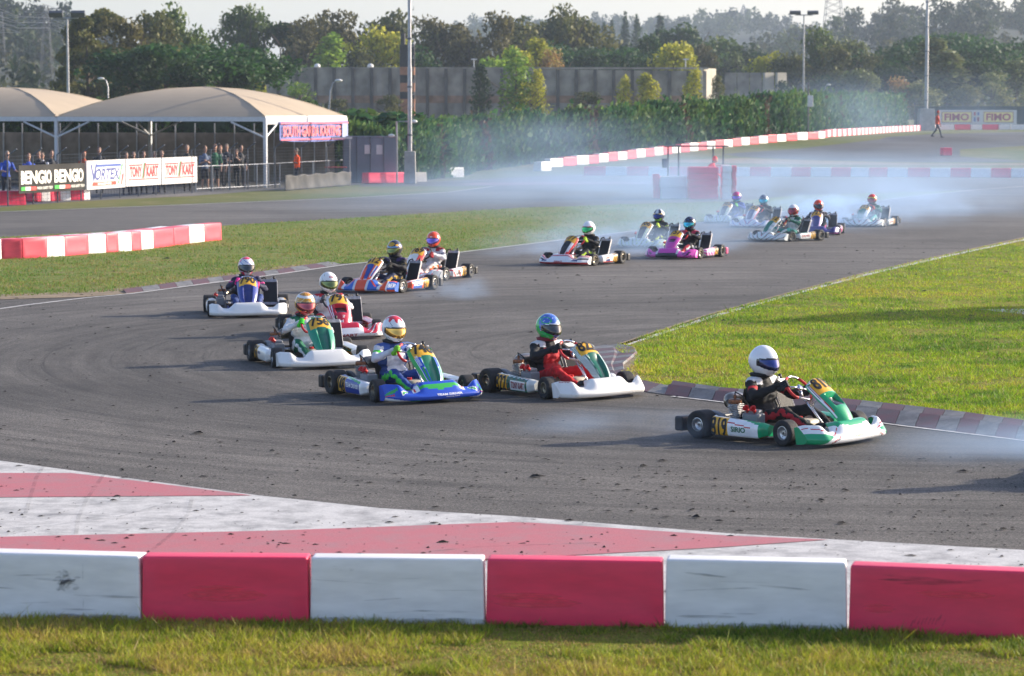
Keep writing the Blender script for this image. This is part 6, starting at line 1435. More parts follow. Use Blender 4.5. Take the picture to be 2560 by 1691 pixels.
def kart(spec, hires):
    u, v, which, phi = spec['at']; ph = math.radians(phi); g = P(u, v) if which != 'xy' else Vector((u, v, 0))
    loc = {'xy': (0.0, 0.0), 'fr': (0.50, -0.57), 'fl': (0.50, 0.57), 'nose': (0.96, 0.0), 'frontl': (0.85, 0.3)}[which]; c, s = math.cos(ph), math.sin(ph)
    x = g.x - (loc[0] * c - loc[1] * s); y = g.y - (loc[0] * s + loc[1] * c)
    r = thing('racing_kart', spec['label'], 'racing kart', (x, y, hz(y) + 0.004), ph, 'racing karts in the corner')
    nu, nv = (130, 40) if hires else (56, 18)
    shell('front_fairing', S_fair, nu, nv, -1, 1, lambda a, b: lin(spec['fair'](a, b)), r, caps=True)
    duct = spec.get('duct', False); NS = lambda a, b: S_nose(a, b, not duct)
    plate = (0.15, 0.46, 0.74)
    def npaint(a, b):
        if plate[0] < b < plate[1] and abs(a) < plate[2] and not (duct is False and b > 0.43 and abs(a) < 0.3): return lin('f0b323')
        if duct and 0.50 < b < 0.66 and abs(a) < 0.36: return lin(spec.get('ductc', '0a0f0d'))
        return lin(spec['nose'](a, b))
    n = shell('nose_panel', NS, 50 if hires else 24, 64 if hires else 30, -1, 1, npaint, r)
    m = MB(); decal(m, NS, spec['num'], -0.60, 0.185, 0.60, 0.405, eps=0.005); link('race_number', m.mesh('race_number', [M_NUM], merge=False), n)
    for sg in (-1, 1):
        S = make_pod(sg); pp = spec['pod']
        def ppaint(a, b, pp=pp): return lin('f0b323') if (0.01 < a < 0.34 and 0.20 < b < 0.88) else lin(pp(a, b))
        p = shell('side_pod', S, 60 if hires else 30, 24 if hires else 14, 0, 1, ppaint, r, caps=True, ref=(0, sg, 0))
        m = MB(); f = 1 if sg < 0 else -1
        if sg < 0: decal(m, S, spec['snum'], 0.03, 0.27, 0.32, 0.82, ref=(0, sg, 0), eps=0.004)
        else: decal(m, S, spec['snum'], 0.32, 0.27, 0.03, 0.82, ref=(0, sg, 0), eps=0.004)
        link('race_number', m.mesh('race_number', [M_NUM], merge=False), p)
        if spec.get('ptext'):
            tx, col = spec['ptext'][:2]; m = MB(); a0, a1, b0, b1 = spec['ptext'][2] if len(spec['ptext']) > 2 else (0.38, 0.82, 0.42, 0.62)
            if sg < 0: decal(m, S, tx, a0, b0, a1, b1, ref=(0, sg, 0))
            else: decal(m, S, tx, a1, b0, a0, b1, ref=(0, sg, 0))
            link('sponsor_lettering', m.mesh('sponsor_lettering', [mat('print_' + col, col, 0.5, var=0.04)], merge=False), p)
    if spec.get('ftext'):
        ff = [o for o in r.children if o.name.startswith('front_fairing')][0]
        for (tx, col, a, b, c_, d) in spec['ftext']:
            m = MB(); decal(m, S_fair, tx, a, b, c_, d, eps=0.004); link('sponsor_lettering', m.mesh('sponsor_lettering', [mat('print_' + col, col, 0.5, var=0.04)], merge=False), ff)
    if spec.get('ntext'):
        for (tx, col, a, b, c_, d) in spec['ntext']:
            m = MB(); decal(m, NS, tx, a, b, c_, d, eps=0.004); link('sponsor_lettering', m.mesh('sponsor_lettering', [mat('print_' + col, col, 0.5, var=0.04)], merge=False), n)
    for k, me in MECH.items():
        if k in ('tank_cap',): continue
        o = link(k, me, r)
        if k == 'fuel_tank': link('tank_cap', MECH['tank_cap'], o)
        if k == 'chassis_frame' and spec.get('framec'): o.material_slots[0].link = 'OBJECT'; o.material_slots[0].material = mat('frame_' + spec['framec'], spec['framec'], 0.35, 0.4)
        if k == 'rear_bumper' and spec.get('rearc'): o.material_slots[0].link = 'OBJECT'; o.material_slots[0].material = mat('rearb_' + spec['rearc'], spec['rearc'], 0.5)
        if k == 'chain_guard' and spec.get('guardc'): o.material_slots[0].link = 'OBJECT'; o.material_slots[0].material = mat('guard_' + spec['guardc'], spec['guardc'], 0.5)
    rk = spec.get('rim', 's'); steer = math.radians(spec.get('steer', -7))
    for (wx, wy, f) in ((0.50, -0.575, 1), (0.50, 0.575, 1), (-0.54, -0.60, 0), (-0.54, 0.60, 0)):
        w_ = link('wheel_tyre', TYF if f else TYR, r, (wx, wy, 0.130 if f else 0.142), (0, random.random() * 0.01, steer if f else 0)); link('wheel_rim', RIMS[(f, rk)], w_)
    sw = link('steering_wheel', WHEELS[spec.get('wheel', 'red')], r, ST_C); sw.rotation_euler = (Matrix(ST_R.to_matrix()) @ Matrix.Rotation(-0.25 if hires else 0.2, 3, 'X')).to_euler()
    driver(r, spec, hires); return r
# ---------------- liveries (flat print on the bodywork)
def flat(c): return lambda a, b: c
def pick(*rules, base='f2f2f0'):
    def f(a, b):
        c = base
        for cond, col in rules:
            if cond(a, b): c = col
        return c
    return f
G1, W1, R1, K1 = '0fa36a', 'f4f5f4', 'c2202e', '18181a'
def band(x, c, w): return abs(x - c) < w
green_fair = pick((lambda a, b: abs(a) > 0.62 and b > 0.42 and abs(a) > 0.60 + 0.55 * (b - 0.42), G1), (lambda a, b: abs(a) < 0.40 and b < 0.26 + 0.1 * (1 - (a / 0.4) ** 2), G1),
    (lambda a, b: 0.56 < abs(a) < 0.99 and band(b, 0.40 - 0.25 * (abs(a) - 0.6), 0.012), R1), (lambda a, b: 0.50 < abs(a) < 0.7 and band(b, 0.58 + 1.4 * (abs(a) - 0.5), 0.02), K1),
    (lambda a, b: 0.48 < abs(a) < 0.68 and band(b, 0.52 + 1.4 * (abs(a) - 0.5), 0.022), R1), (lambda a, b: 0.42 < abs(a) < 0.56 and band(b, 0.25 + 1.2 * (abs(a) - 0.42), 0.018), R1), base=W1)
green_nose = pick((lambda a, b: b > 0.40 and abs(a) < 0.80 - 0.35 * max(0, 0.72 - b) and b < 0.86 or b >= 0.80, '0fa36a'), (lambda a, b: band(abs(a), 0.72 + 0.10 * (b - 0.3), 0.035) and 0.1 < b < 0.72, R1),
    (lambda a, b: band(abs(a), 0.84, 0.02) and 0.08 < b < 0.5, K1), (lambda a, b: 0.07 < b < 0.12 and abs(a) < 0.6, '0fa36a'), (lambda a, b: abs(a) > 0.93, '0fa36a'), base=W1)
green_pod = pick((lambda a, b: b < 0.16 + 0.22 * sstep(0.45, 1.0, a) and a > 0.30, G1), (lambda a, b: a > 0.88, G1), (lambda a, b: a > 0.33 and band(b, 0.30 + 0.25 * a, 0.020) and a < 0.75, R1), (lambda a, b: a > 0.33 and band(b, 0.86, 0.02), R1), base=W1)
def lines_nose(a, b):
    if abs(a) < 0.42 and b > 0.33: return '0b6b52'
    if band(abs(a), 0.50, 0.06): return '0f5c47' if abs(a) < 0.52 else 'dfe8e2'
    q = (abs(a) * 9 + b * 6.5) % 1.0; return '17674f' if q < 0.36 else ('8c2430' if q < 0.46 and b > 0.5 else 'e4e9e4')
def lines_pod(a, b):
    if 0.36 < b < 0.78 and 0.42 < a < 0.84: return 'eceeea' if 0.40 < b < 0.74 and a > 0.44 else '106048'
    if a > 0.88: return 'd8dbd6'
    q = (a * 9 + b * 5) % 1.0; return ('0e6048' if q < 0.55 or 0.3 < b < 0.85 else 'dfe5df') if q > 0.12 else 'a03a3a'
BL, GR2 = '1f4fc4', '35b04a'
blue_fair = pick((lambda a, b: abs(a) < 0.46 and 0.10 < b < 0.36 + 0.06 * (1 - abs(a) / 0.46) and not (abs(a) < 0.38 and b < 0.29), GR2), (lambda a, b: 0.40 < abs(a) < 0.52 and b < 0.40, W1), (lambda a, b: 0.46 < abs(a) < 0.50 and b < 0.38, 'd03040'),
    (lambda a, b: 0.60 < abs(a) < 0.75 and band(b, 0.30 + 1.1 * (abs(a) - 0.60), 0.05), W1), (lambda a, b: 0.60 < abs(a) < 0.74 and band(b, 0.31 + 1.1 * (abs(a) - 0.60), 0.025), GR2),
    (lambda a, b: abs(a) > 0.80 and band(b, 0.36 + 0.9 * (abs(a) - 0.80), 0.03), GR2), (lambda a, b: abs(a) > 0.86 and band(b, 0.50 + 0.9 * (abs(a) - 0.86), 0.03), 'd03040'), (lambda a, b: abs(a) > 0.55 and b > 0.74 + 0.35 * (0.8 - abs(a)), W1), (lambda a, b: 0.40 < abs(a) < 0.6 and b > 0.80, GR2), base=BL)
blue_nose = pick((lambda a, b: abs(a) < 0.38 and b > 0.36, '0b7a5a'), (lambda a, b: abs(a) > 0.72, GR2), (lambda a, b: band(abs(a), 0.70, 0.03), W1), (lambda a, b: 0.42 < abs(a) < 0.6 and 0.62 < b < 0.66, W1), (lambda a, b: b > 0.62 and band(abs(a), 0.55, 0.06), GR2), (lambda a, b: b < 0.12, '0b7a5a'), base='2454c8')
blue_pod = pick((lambda a, b: b < 0.24 + 0.1 * a and a > 0.34, W1), (lambda a, b: band(b, 0.16 + 0.3 * (a - 0.3), 0.05) and a > 0.3, GR2), (lambda a, b: b > 0.82, GR2), (lambda a, b: b > 0.88 - 0.1 * a, W1), (lambda a, b: a > 0.87, W1), base='1e3f9c')
red_fair = pick((lambda a, b: b > 0.62 and abs(a) > 0.30, 'f0eeee'), (lambda a, b: abs(a) < 0.40 and b > 0.40, 'f0eeee'), (lambda a, b: abs(a) > 0.55 and ((abs(a) * 7 + b * 3.2) % 1) < 0.22, 'f0eeee'), (lambda a, b: abs(a) > 0.55 and 0.22 < ((abs(a) * 7 + b * 3.2) % 1) < 0.28, K1), (lambda a, b: 0.36 < abs(a) < 0.44, 'e8e6e6'), base='c8203a')
red_nose = pick((lambda a, b: b < 0.42 and abs(a) > 0.55, 'f0eeee'), (lambda a, b: b < 0.13, 'f0eeee'), (lambda a, b: band(abs(a), 0.60 + 0.3 * (b - 0.4), 0.035) and b > 0.35, 'f0eeee'), (lambda a, b: band(abs(a), 0.85, 0.03), 'f0eeee'), base='c8203a')
red_pod = pick((lambda a, b: (a * 6 + b * 2) % 1 < 0.3, 'f0eeee'), base='c8203a')
OR, SB = 'ee5426', '2f66c4'
or_fair = pick((lambda a, b: 0.22 < abs(a) < 0.60, SB), (lambda a, b: 0.60 < abs(a) < 0.82 and b < 0.75, 'ee5426'), (lambda a, b: 0.55 < abs(a) < 0.64 and b < 0.7, 'e9ebee'), (lambda a, b: 0.17 < abs(a) < 0.25, 'd8dade'), (lambda a, b: abs(a) > 0.82 and 0.25 < b < 0.7, SB), (lambda a, b: band(abs(a), 0.82, 0.018), 'f0f0f0'), (lambda a, b: b > 0.78 and 0.25 < abs(a) < 0.75, 'e4e8ee'), (lambda a, b: 0.27 < abs(a) < 0.5 and band(b, 0.25 + 0.8 * (abs(a) - 0.27), 0.04), OR), base=OR)
or_nose = pick((lambda a, b: abs(a) < 0.30 * (1.1 - b) + 0.12 and 0.30 < b < 0.85, '2450a8'), (lambda a, b: abs(a) > 0.80, 'e8ebee'), (lambda a, b: 0.55 < abs(a) < 0.78 and 0.45 < b < 0.75, '2450a8'), (lambda a, b: band(abs(a), 0.55, 0.04) and b < 0.8, 'e8ebee'), (lambda a, b: 0.82 < b < 0.88 and abs(a) < 0.3, 'e8ebee'), base=OR)
or_pod = pick((lambda a, b: 0.4 < a < 0.85 and 0.3 < b < 0.8, SB), (lambda a, b: band(b, 0.24, 0.04), 'f0f0f0'), (lambda a, b: b > 0.85, 'f0f0f0'), base=OR)
crg_fair = pick((lambda a, b: ((abs(a) * 5 + b * 2.4) % 1) < 0.20, 'd63a44'), (lambda a, b: abs(a) > 0.82 and 0.3 < b < 0.7, '9aa0a8'), (lambda a, b: b > 0.86, 'b8242e'), base='eceaea')
crg_nose = pick((lambda a, b: a > 0.35 and b > 0.35, 'dd4438'), (lambda a, b: abs(a) < 0.3 and b > 0.4, 'f4f0e8'), (lambda a, b: band(abs(a), 0.8, 0.05), 'd63a44'), base='f2efec')
crg_pod = pick((lambda a, b: ((a * 3 + b) % 1) < 0.25, 'd63a44'), (lambda a, b: b > 0.82, 'd63a44'), base='f0eeee')
bmg_fair = pick((lambda a, b: b > 0.66, 'c4222e'), (lambda a, b: band(b, 0.16, 0.05) or band(b, 0.30, 0.03), 'c83a44'), (lambda a, b: abs(a) > 0.55 and band(b, 0.40, 0.02), K1), (lambda a, b: 0.5 < abs(a) < 0.72 and 0.45 < b < 0.56, '26407e'), base='eeeeee')
bmg_nose = pick((lambda a, b: abs(a) < 0.42 and b > 0.38, '101114'), (lambda a, b: abs(a) > 0.78, 'd22a30'), (lambda a, b: abs(a) > 0.5 and b > 0.75, 'd22a30'), base='f2f0ee')
bmg_pod = pick((lambda a, b: b > 0.68, 'd8402e'), (lambda a, b: a > 0.86, 'dadada'), (lambda a, b: 0.5 < a < 0.72 and 0.56 < b < 0.68, '26407e'), base='f2f0ee')
lime_fair = pick((lambda a, b: ((abs(a) * 6 + b * 2) % 1) < 0.10, 'a8c63c'), (lambda a, b: 0.10 < ((abs(a) * 6 + b * 2) % 1) < 0.15, '30343c'), base='ccd8d4')
lime_nose = pick((lambda a, b: abs(a) < 0.4 and b > 0.36, '15181e'), (lambda a, b: band(abs(a), 0.55, 0.04), 'a8c63c'), (lambda a, b: band(abs(a), 0.78, 0.03), '20242a'), base='e2e8dc')
lime_pod = pick((lambda a, b: (a * 5 + b * 2) % 1 < 0.2, 'a8c63c'), base='dfe6dd')
pink_fair = pick((lambda a, b: abs(a) < 0.42 and b > 0.42, '16141a'), (lambda a, b: 0.62 < abs(a) < 0.9 and b > 0.38 and b < 0.7 and (abs(a) * 6 + b * 3) % 1 < 0.45, '1a161c'), (lambda a, b: 0.34 < abs(a) < 0.42 and b < 0.5, 'c8ccd4'), base='d83cb0')
pink_nose = pick((lambda a, b: 0.07 < b < 0.45 and abs(a) > 0.62, 'e6dfe6'), (lambda a, b: abs(a) > 0.92, 'b9bcc4'), base='d442b0')
pink_pod = pick((lambda a, b: (a * 5 + b * 3) % 1 < 0.4, 'f0e8ee'), base='e04aa8')
tk_fair = pick((lambda a, b: ((abs(a) * 4 + b * 2.6) % 1) < 0.14, '3f8f7c'), (lambda a, b: 0.14 < ((abs(a) * 4 + b * 2.6) % 1) < 0.18, 'b04a4a'), base='dde3e0')
tk_nose = pick((lambda a, b: abs(a) < 0.42 and b > 0.34 or a < -0.42 and b > 0.3, '0f8068'), (lambda a, b: a > 0.42 and ((a * 6 + b * 3) % 1) < 0.2, '9aa8a0'), base='e8ebe6')
tk_pod = pick((lambda a, b: b < 0.28 or b > 0.82, '2f8a74'), (lambda a, b: ((a * 8 + b * 3) % 1) < 0.1, 'b04a4a'), base='e2e6e2')
pur_fair = pick((lambda a, b: 0.60 < abs(a) and 0.3 < b < 0.7, '2c2470'), (lambda a, b: band(b, 0.74, 0.04), 'c83a8c'), base='3a3080')
pur_nose = pick((lambda a, b: abs(a) > 0.5, 'd8c8e8'), (lambda a, b: band(abs(a), 0.72, 0.05), 'c8489c'), base='2c2c84')
pur_pod = pick((lambda a, b: a > 0.55, 'd85aa0'), base='ece4ee')
bw_fair = pick((lambda a, b: ((abs(a) * 3 + b * 2.2) % 1) < 0.14, '5a78c0'), (lambda a, b: 0.14 < ((abs(a) * 3 + b * 2.2) % 1) < 0.2, 'c85a64'), base='d5dae4')
bw_nose = pick((lambda a, b: abs(a) < 0.42 and b > 0.35, '26407e'), (lambda a, b: a > 0.8, 'd04a60'), base='e6e8f0')
PLW = 'f1efe9'
def hw(a, e): return 'f4f4f4'
def h_bluegreen(a, e):
    if e < -22 + 0.12 * abs(a) - (8 if abs(a) < 40 else 0) and abs(a) > 22: return '1fb855'
    if abs(a) > 88 + 0.4 * e: return '1fb855'
    if band(((abs(a) - 60) ** 2 / 900 + (e - 36) ** 2 / 250), 1.0, 0.22): return '1fb855'
    if 15 < e < 24 and abs(a) < 62: return 'e8ecf4'
    if (abs(a) * 0.9 + e) % 31 < 1.8: return 'c8d6f0'
    return '3f6bc4'
def h_white_red(a, e):
    if e > 48 + 10 * math.sin(a * 0.13) and abs(a) < 120: return 'e0303c'
    if e < -50: return 'c2202e'
    if 15.5 < e < 22 and abs(a) < 60: return 'dcdfe2'
    if (abs(a) * 0.7 - e) % 37 < 1.5: return '8a9098'
    if abs(a) > 60 and e < -20 and (a * 3 + e * 5) % 41 < 8: return '9fc4bc'
    return 'f2f3f3'
def h_gold(a, e):
    if 38 < e < 52 or (24 < e < 40 and abs(a) > 95): return 'f3f0ea'
    if e >= 52: return 'd99a1c' if (a % 40) > 12 else 'a85a14'
    if e < -24 - 0.05 * abs(a): return 'c9252b'
    if abs(a) > 100: return 'c04038'
    if (abs(a) + e * 1.4) % 36 < 3: return 'f0d88a'
    return 'cf9420'
def h_arai(a, e):
    if abs(a) > 55 and (a * 1.7 + e * 2.3) % 29 < 3.2: return '9c9478'
    if abs(a) < 14 and 34 < e < 44: return 'b02434' if not (abs(a) < 11 and 36.5 < e < 41.5) else 'f0f0f0'
    if e < -36 and (a * 2 - e) % 17 < 4: return 'a04a50'
    return 'f3f2ee'
def h_pink(a, e):
    if e > 55: return 'f0405a'
    if abs(a) > 62 and e > -5 and (abs(a) + e) % 50 < 26: return 'f0506c'
    if e < -12 and abs(a) > 58: return '2a3ca4'
    if e < -24: return 'ecebef' if abs(a) < 30 else 'e8405a'
    if (a + e * 2) % 60 < 9: return '4a62b4'
    return 'dfe1e8'
def h_dark(a, e):
    if (a ** 2) / 1500 + (e - 45) ** 2 / 260 < 1: return 'c29a10'
    if 18 < e < 28 and abs(a) < 60: return '6aa2cc'
    if 45 < abs(a) < 70 and 22 < e < 40: return 'e8a81c'
    if 12 < e <= 18: return '4a3d8c'
    return '22242e'
def h_orange(a, e): return 'f4501c' if not (abs(a) < 10 and 22 < e < 30) else 'f0e8e4'
def h_wgreen(a, e): return 'd23a3a' if 16 < e < 20 and abs(a) < 62 else ('f3f3f3' if not (e < -44 and abs(a) < 30) else 'b03a3a')
def h_lime(a, e):
    if abs(a) < 22 and e > 24: return 'd8dce2' if abs(a) > 4 else '202634'
    if e < -22: return '8cd63c' if abs(a) < 60 else '1c2030'
    if 14 < e < 22: return 'e8c46c'
    return 'c4cad4' if (abs(a) > 60 and e > 0) else '262d42'
def h_blk(a, e): return '141a2c' if (a + e) % 45 > 6 else '3a5a9c'
def h_rainb(a, e): return 'd04a88' if e > 20 else ('e89a3c' if e > 12 else ('4a64c4' if e > -30 else '5ac0d8'))
def h_silver(a, e): return '8a98ac' if (a + e * 2) % 40 > 14 else '26303c'
def h_wr(a, e): return 'e6e4e4' if e > 30 or e < -35 else ('c42a34' if (a + e) % 50 < 25 else '24242c')
def h_redy(a, e): return 'e8402c' if e > 32 else ('e4d24a' if e > 18 or abs(a) > 80 else '3a4430')
V_BLUE = visor_mat('blue', (0.004, 0.015, 0.11)); V_DK = visor_mat('dark', (0.015, 0.015, 0.018)); V_IRID = visor_mat('amber', (0.55, 0.30, 0.05)); V_RED = visor_mat('wine', (0.30, 0.04, 0.05)); V_YG = visor_mat('olive', (0.12, 0.14, 0.03)); V_GRN = visor_mat('green', (0.02, 0.40, 0.10)); V_VIO = visor_mat('violet', (0.18, 0.10, 0.42)); V_CY = visor_mat('cyan', (0.03, 0.35, 0.42))
wplain = flat(PLW)
SPECS = [
 dict(at=(1966, 1116, 'fr', -43), label='white and green racing kart number 819 leading at the right', num='819', snum='819', duct=True, fair=green_fair, nose=green_nose, pod=green_pod, rim='s', framec='d8dcd8',
      ftext=[('SIRIO', '20704a', -0.14, 0.50, 0.16, 0.58)], ptext=('SIRIO', '20704a', (0.40, 0.66, 0.50, 0.64)), helm=hw, visor=V_BLUE, glove='16161a', yaw=-0.12,
      suit=['131417', '131417', 'd8d8da', 'b8202c', '15171b', '15171b', 'b0222c', '141414', '121214', '17181b'], dlabel='driver in plain white helmet and black suit with red and white sleeve bands', chest=('RACING', 'd8d8d8')),
 dict(at=(1370, 999, 'fr', -53), label='racing kart number 822 with plain white bumper and green striped nose', num='822', snum='822', fair=wplain, nose=lines_nose, pod=lines_pod, rim='g', ptext=('TONY KART', '8c2430', (0.46, 0.82, 0.46, 0.68)), framec='1a5a48',
      ftext=[('OTK', '8c2430', -0.93, 0.20, -0.80, 0.27), ('OTK', '8c2430', 0.80, 0.20, 0.93, 0.27)], helm=h_bluegreen, visor=V_DK, glove='141416', yaw=0.02, brace='7a2430',
      suit=['16171e', '14151c', 'd4d6dc', '1c1e26', 'c8141e', 'c8141e', 'a8121a', '15161c', '7a1c28', 'b01a26'], dlabel='driver in blue and green helmet with red trousers'),
 dict(at=(945, 1006, 'fr', -61), label='blue green and white racing kart number 748 reading TEAM DRIVER', num='748', snum='748', fair=blue_fair, nose=blue_nose, pod=blue_pod, rim='g', framec='14604a', guardc='17181a', ptext=('TEAM DRIVER', 'eceef2', (0.36, 0.84, 0.44, 0.58)),
      ftext=[('TEAM DRIVER', 'f0f2f4', -0.10, 0.50, 0.42, 0.60), ('Racing Kart', 'd8dce8', 0.08, 0.64, 0.36, 0.72)], ntext=[('TEAM DRIVER', 'f0f2f4', -0.66, 0.42, -0.50, 0.60)], helm=h_white_red, visor=V_IRID, glove='6fb81c', yaw=-0.05, pitch=0.16,
      suit=['24407e', 'd2d4da', '3a5aa4', '48c43c', '24458e', '284c98', '4ccf4a', '1a3a90', '1c2f80', 'd4d6dc'], dlabel='driver in white helmet with red crown, blue suit and lime gloves', chest=('TEAM DRIVER', '28408c')),
 dict(at=(693, 920, 'fr', -71), label='racing kart number 756 with white bumper and deep green nose', num='756', snum='756', fair=wplain, nose=pick((lambda a, b: abs(a) < 0.36 and b > 0.36, '0a6e54'), base='12906c'), pod=wplain, rim='s', framec='1a5a48', ptext=('UNIPRO', '3a5080', (0.36, 0.56, 0.46, 0.56)),
      helm=h_gold, visor=V_RED, glove='3fcf2c', yaw=0.0, pitch=0.14, suit=['d4d6d6', 'd8dada', '14684c', 'c8cccc', '116a4e', '116a4e', 'd0d4d4', '2a2a2a', '14684c', 'd8dada'], dlabel='driver in gold white and red helmet with lime gloves'),
 dict(at=(862, 851, 'nose', -75), label='red and white racing kart number 791 reading birelART', num='791', snum='791', duct=True, fair=red_fair, nose=red_nose, pod=red_pod, rim='s', framec='a02434', wheel='black',
      ftext=[('birelART', 'a02030', -0.28, 0.62, 0.30, 0.80)], ntext=[('Veni', 'f0f0f0', -0.5, 0.80, 0.05, 0.87), ('57', 'f0f0f0', 0.02, 0.72, 0.22, 0.77), ('birelART', 'a02030', -0.6, 0.03, 0.6, 0.09)],
      helm=h_arai, visor=V_YG, glove='55565c', yaw=0.10, suit=['c9cacd', 'cfd0d3', 'b82434', '3a3a40', 'b82434', 'c8c8cc', 'b82434', '1a1a1c', '1a1a1c', 'd0d0d2'], brace='141416', dlabel='driver in white helmet with red oval badge and white and red suit', chest=('birelART', 'a02030')),
 dict(at=(531, 792, 'fr', -83), label='racing kart number 790 with white bumper and dark blue nose', num='790', snum='790', fair=wplain, nose=pick((lambda a, b: abs(a) < 0.36 and b > 0.36, '1c2c74'), base='2b3f94'), pod=wplain, rim='s', framec='223a8c', wheel='blue',
      helm=h_pink, visor=V_DK, glove='e0248c', yaw=0.12, suit=['1c2350', '1d2240', '2a2c50', 'e0488c', '26407c', '26407c', '1c2c60', '5a5648', '1a1a2c', '22264a'], dlabel='driver in pink silver and blue helmet with pink gloves'),
 dict(at=(1001, 733, 'fl', -119), label='orange and blue racing kart number 612', num='612', snum='612', fair=or_fair, nose=or_nose, pod=or_pod, rim='s', framec='c84a28', wheel='black', steer=-9, ptext=('BE30', 'e8ecf4'), ftext=[('BE30', 'e8ecf4', 0.84, 0.36, 0.99, 0.50)],
      helm=h_dark, visor=V_YG, glove='1a1c20', yaw=0.05, pitch=0.2, suit=['14151b', '14151b', '3a2c60', '6a5a34', '222c4c', '222c4c', 'b8942c', 'b8b4a4', '1a1a1c', '1a1c24'], dlabel='driver in black helmet with gold oval and black suit'),
 dict(at=(1109, 702, 'fl', -114), label='white and red racing kart number 769 behind the orange and blue one', num='769', snum='769', fair=crg_fair, nose=crg_nose, pod=crg_pod, rim='s', framec='b02838', wheel='black', ptext=('CRG', '202228', (0.45, 0.75, 0.40, 0.66)),
      helm=h_orange, visor=V_VIO, glove='a82030', yaw=0.12, suit=['d4d2d4', 'dad8da', '9c2434', '7a7a84', 'dcd4cc', 'dcd4cc', 'e0642c', '20202c', '24242c', 'c8c6ca'], dlabel='driver in orange helmet with violet visor and white suit, beside the gold-and-black helmet'),
 dict(at=(1482, 665, 'fl', -124), label='white and red racing kart number 777 with black nose channel', num='777', snum='777', fair=bmg_fair, nose=bmg_nose, pod=bmg_pod, rim='g', framec='b02838', wheel='red', ftext=[('BMG', 'b0202c', -0.16, 0.50, 0.16, 0.66)], ptext=('BMG', 'b0202c', (0.5, 0.75, 0.40, 0.54)),
      helm=h_wgreen, visor=V_GRN, glove='a8cc28', yaw=0.05, suit=['16181a', '17191b', '14161a', '707478', '1a1d1e', '1c2022', 'a8cc28', '7a5a30', '141416', '1a1c1e'], dlabel='driver in white helmet with bright green visor'),
 dict(at=(1593, 622, 'nose', -119), label='pale lime and white racing kart number 706 in light smoke', num='706', snum='706', fair=lime_fair, nose=lime_nose, pod=lime_pod, rim='s', framec='aab0b4', wheel='black',
      helm=h_lime, visor=V_BLUE, glove='c4dc2c', yaw=0.1, suit=['15181c', '15181c', '2a2e30', 'b4cc34', '1a1d22', '1a1d22', 'b4cc34', '222226', '8cc43c', '1c2024'], dlabel='driver in silver navy and lime helmet with yellow gloves'),
 dict(at=(1746, 648, 'fl', -119), label='pink and black racing kart number 757', num='757', snum='757', duct=True, ductc='101014', fair=pink_fair, nose=pink_nose, pod=pink_pod, rim='g', framec='1a1a1e', rearc='e0407c', steer=-8,
      helm=h_blk, visor=V_CY, glove='1c2030', yaw=0.05, suit=['1a1a20', '17171d', 'c43a58', 'd0d0d4', '1c1a22', 'c02c3c', 'd8d8dc', '202024', '2a2c3c', '22222a'], dlabel='driver in near-black helmet with cyan visor and pink shoulders'),
 dict(at=(1976, 605, 'fl', -138), label='white and green racing kart number 712 in the smoke', num='712', snum='712', fair=tk_fair, nose=tk_nose, pod=tk_pod, rim='g', framec='1a5a48', ptext=('TONY KART', 'a04048', (0.38, 0.84, 0.44, 0.60)),
      helm=h_wr, visor=V_RED, glove='2a3430', yaw=0.35, suit=['c8cccb', '14604a', '14604a', 'c4c8c8', '4aa898', 'c8d0cc', '14604a', '202020', '1a1a1c', 'd0d2d2'], dlabel='driver in white and red helmet with green and white suit, in the smoke'),
 dict(at=(2094, 588, 'fl', -100), label='purple racing kart number 723 behind the white and green one', num='723', snum='723', fair=pur_fair, nose=pur_nose, pod=pur_pod, rim='g', framec='b03a7c', wheel='black',
      helm=h_orange, visor=V_DK, glove='24242c', yaw=0.3, suit=['24242e', '24242e', 'c8c8d0', '9a9aa4', '24242e', '24242e', 'c8489c', '202020', 'c8c8d0', 'b8b4c4'], dlabel='driver in orange helmet with dark visor facing away from the smoke, on the purple kart'),
 dict(at=(1801, 560, 'nose', -118), label='pale lime racing kart farthest left in the thick smoke', num='703', snum='703', fair=lime_fair, nose=lime_nose, pod=lime_pod, rim='s', framec='aab0b4', wheel='black',
      helm=h_rainb, visor=V_VIO, glove='5ac83c', yaw=0.15, suit=['1c2c5a', '2440a0', '2440a0', '1c2c5a', '22305a', '22305a', '2440a0', '222226', '1c2030', '24489c'], dlabel='driver in purple and blue helmet with blue suit, farthest left in the smoke'),
 dict(at=(1868, 571, 'nose', -118), label='white and blue racing kart half hidden in the thick smoke', num='725', snum='725', fair=bw_fair, nose=bw_nose, pod=lime_pod, rim='s', framec='b02838', wheel='red',
      helm=h_silver, visor=V_CY, glove='1c1c20', yaw=0.15, suit=['16181c', '16181c', '202428', '505860', '16181c', '16181c', '505860', '202020', '16181c', '1a1c20'], dlabel='driver in silver and black helmet with dark suit, in the thick smoke'),
 dict(at=(2208, 568, 'fl', -115), label='white and green racing kart at the back right of the pack', num='715', snum='715', fair=tk_fair, nose=tk_nose, pod=tk_pod, rim='s', framec='1a5a48', ptext=('TONY KART', 'a04048', (0.38, 0.84, 0.44, 0.60)),
      helm=h_redy, visor=V_RED, glove='a02c2c', yaw=0.1, suit=['17604a', '166048', '14604a', 'a0b0a8', '5ab4a0', '5ab4a0', 'd0d8d4', '202020', '1a1a1c', '9ab0a8'], dlabel='driver in red and yellow helmet with green suit at the back of the pack'),
]
SPECS.append(dict(SPECS[1], at=(5.62, 24.6, 'xy', -28), num='808', snum='808', label='racing kart just past the right edge ahead of 819, seen only by its shadow', dlabel='driver past the right edge of the frame, seen only as a shadow', ptext=None, ftext=None, nose=flat('c8ccd0'), pod=wplain))
for i, s in enumerate(SPECS): kart(s, i < 8)
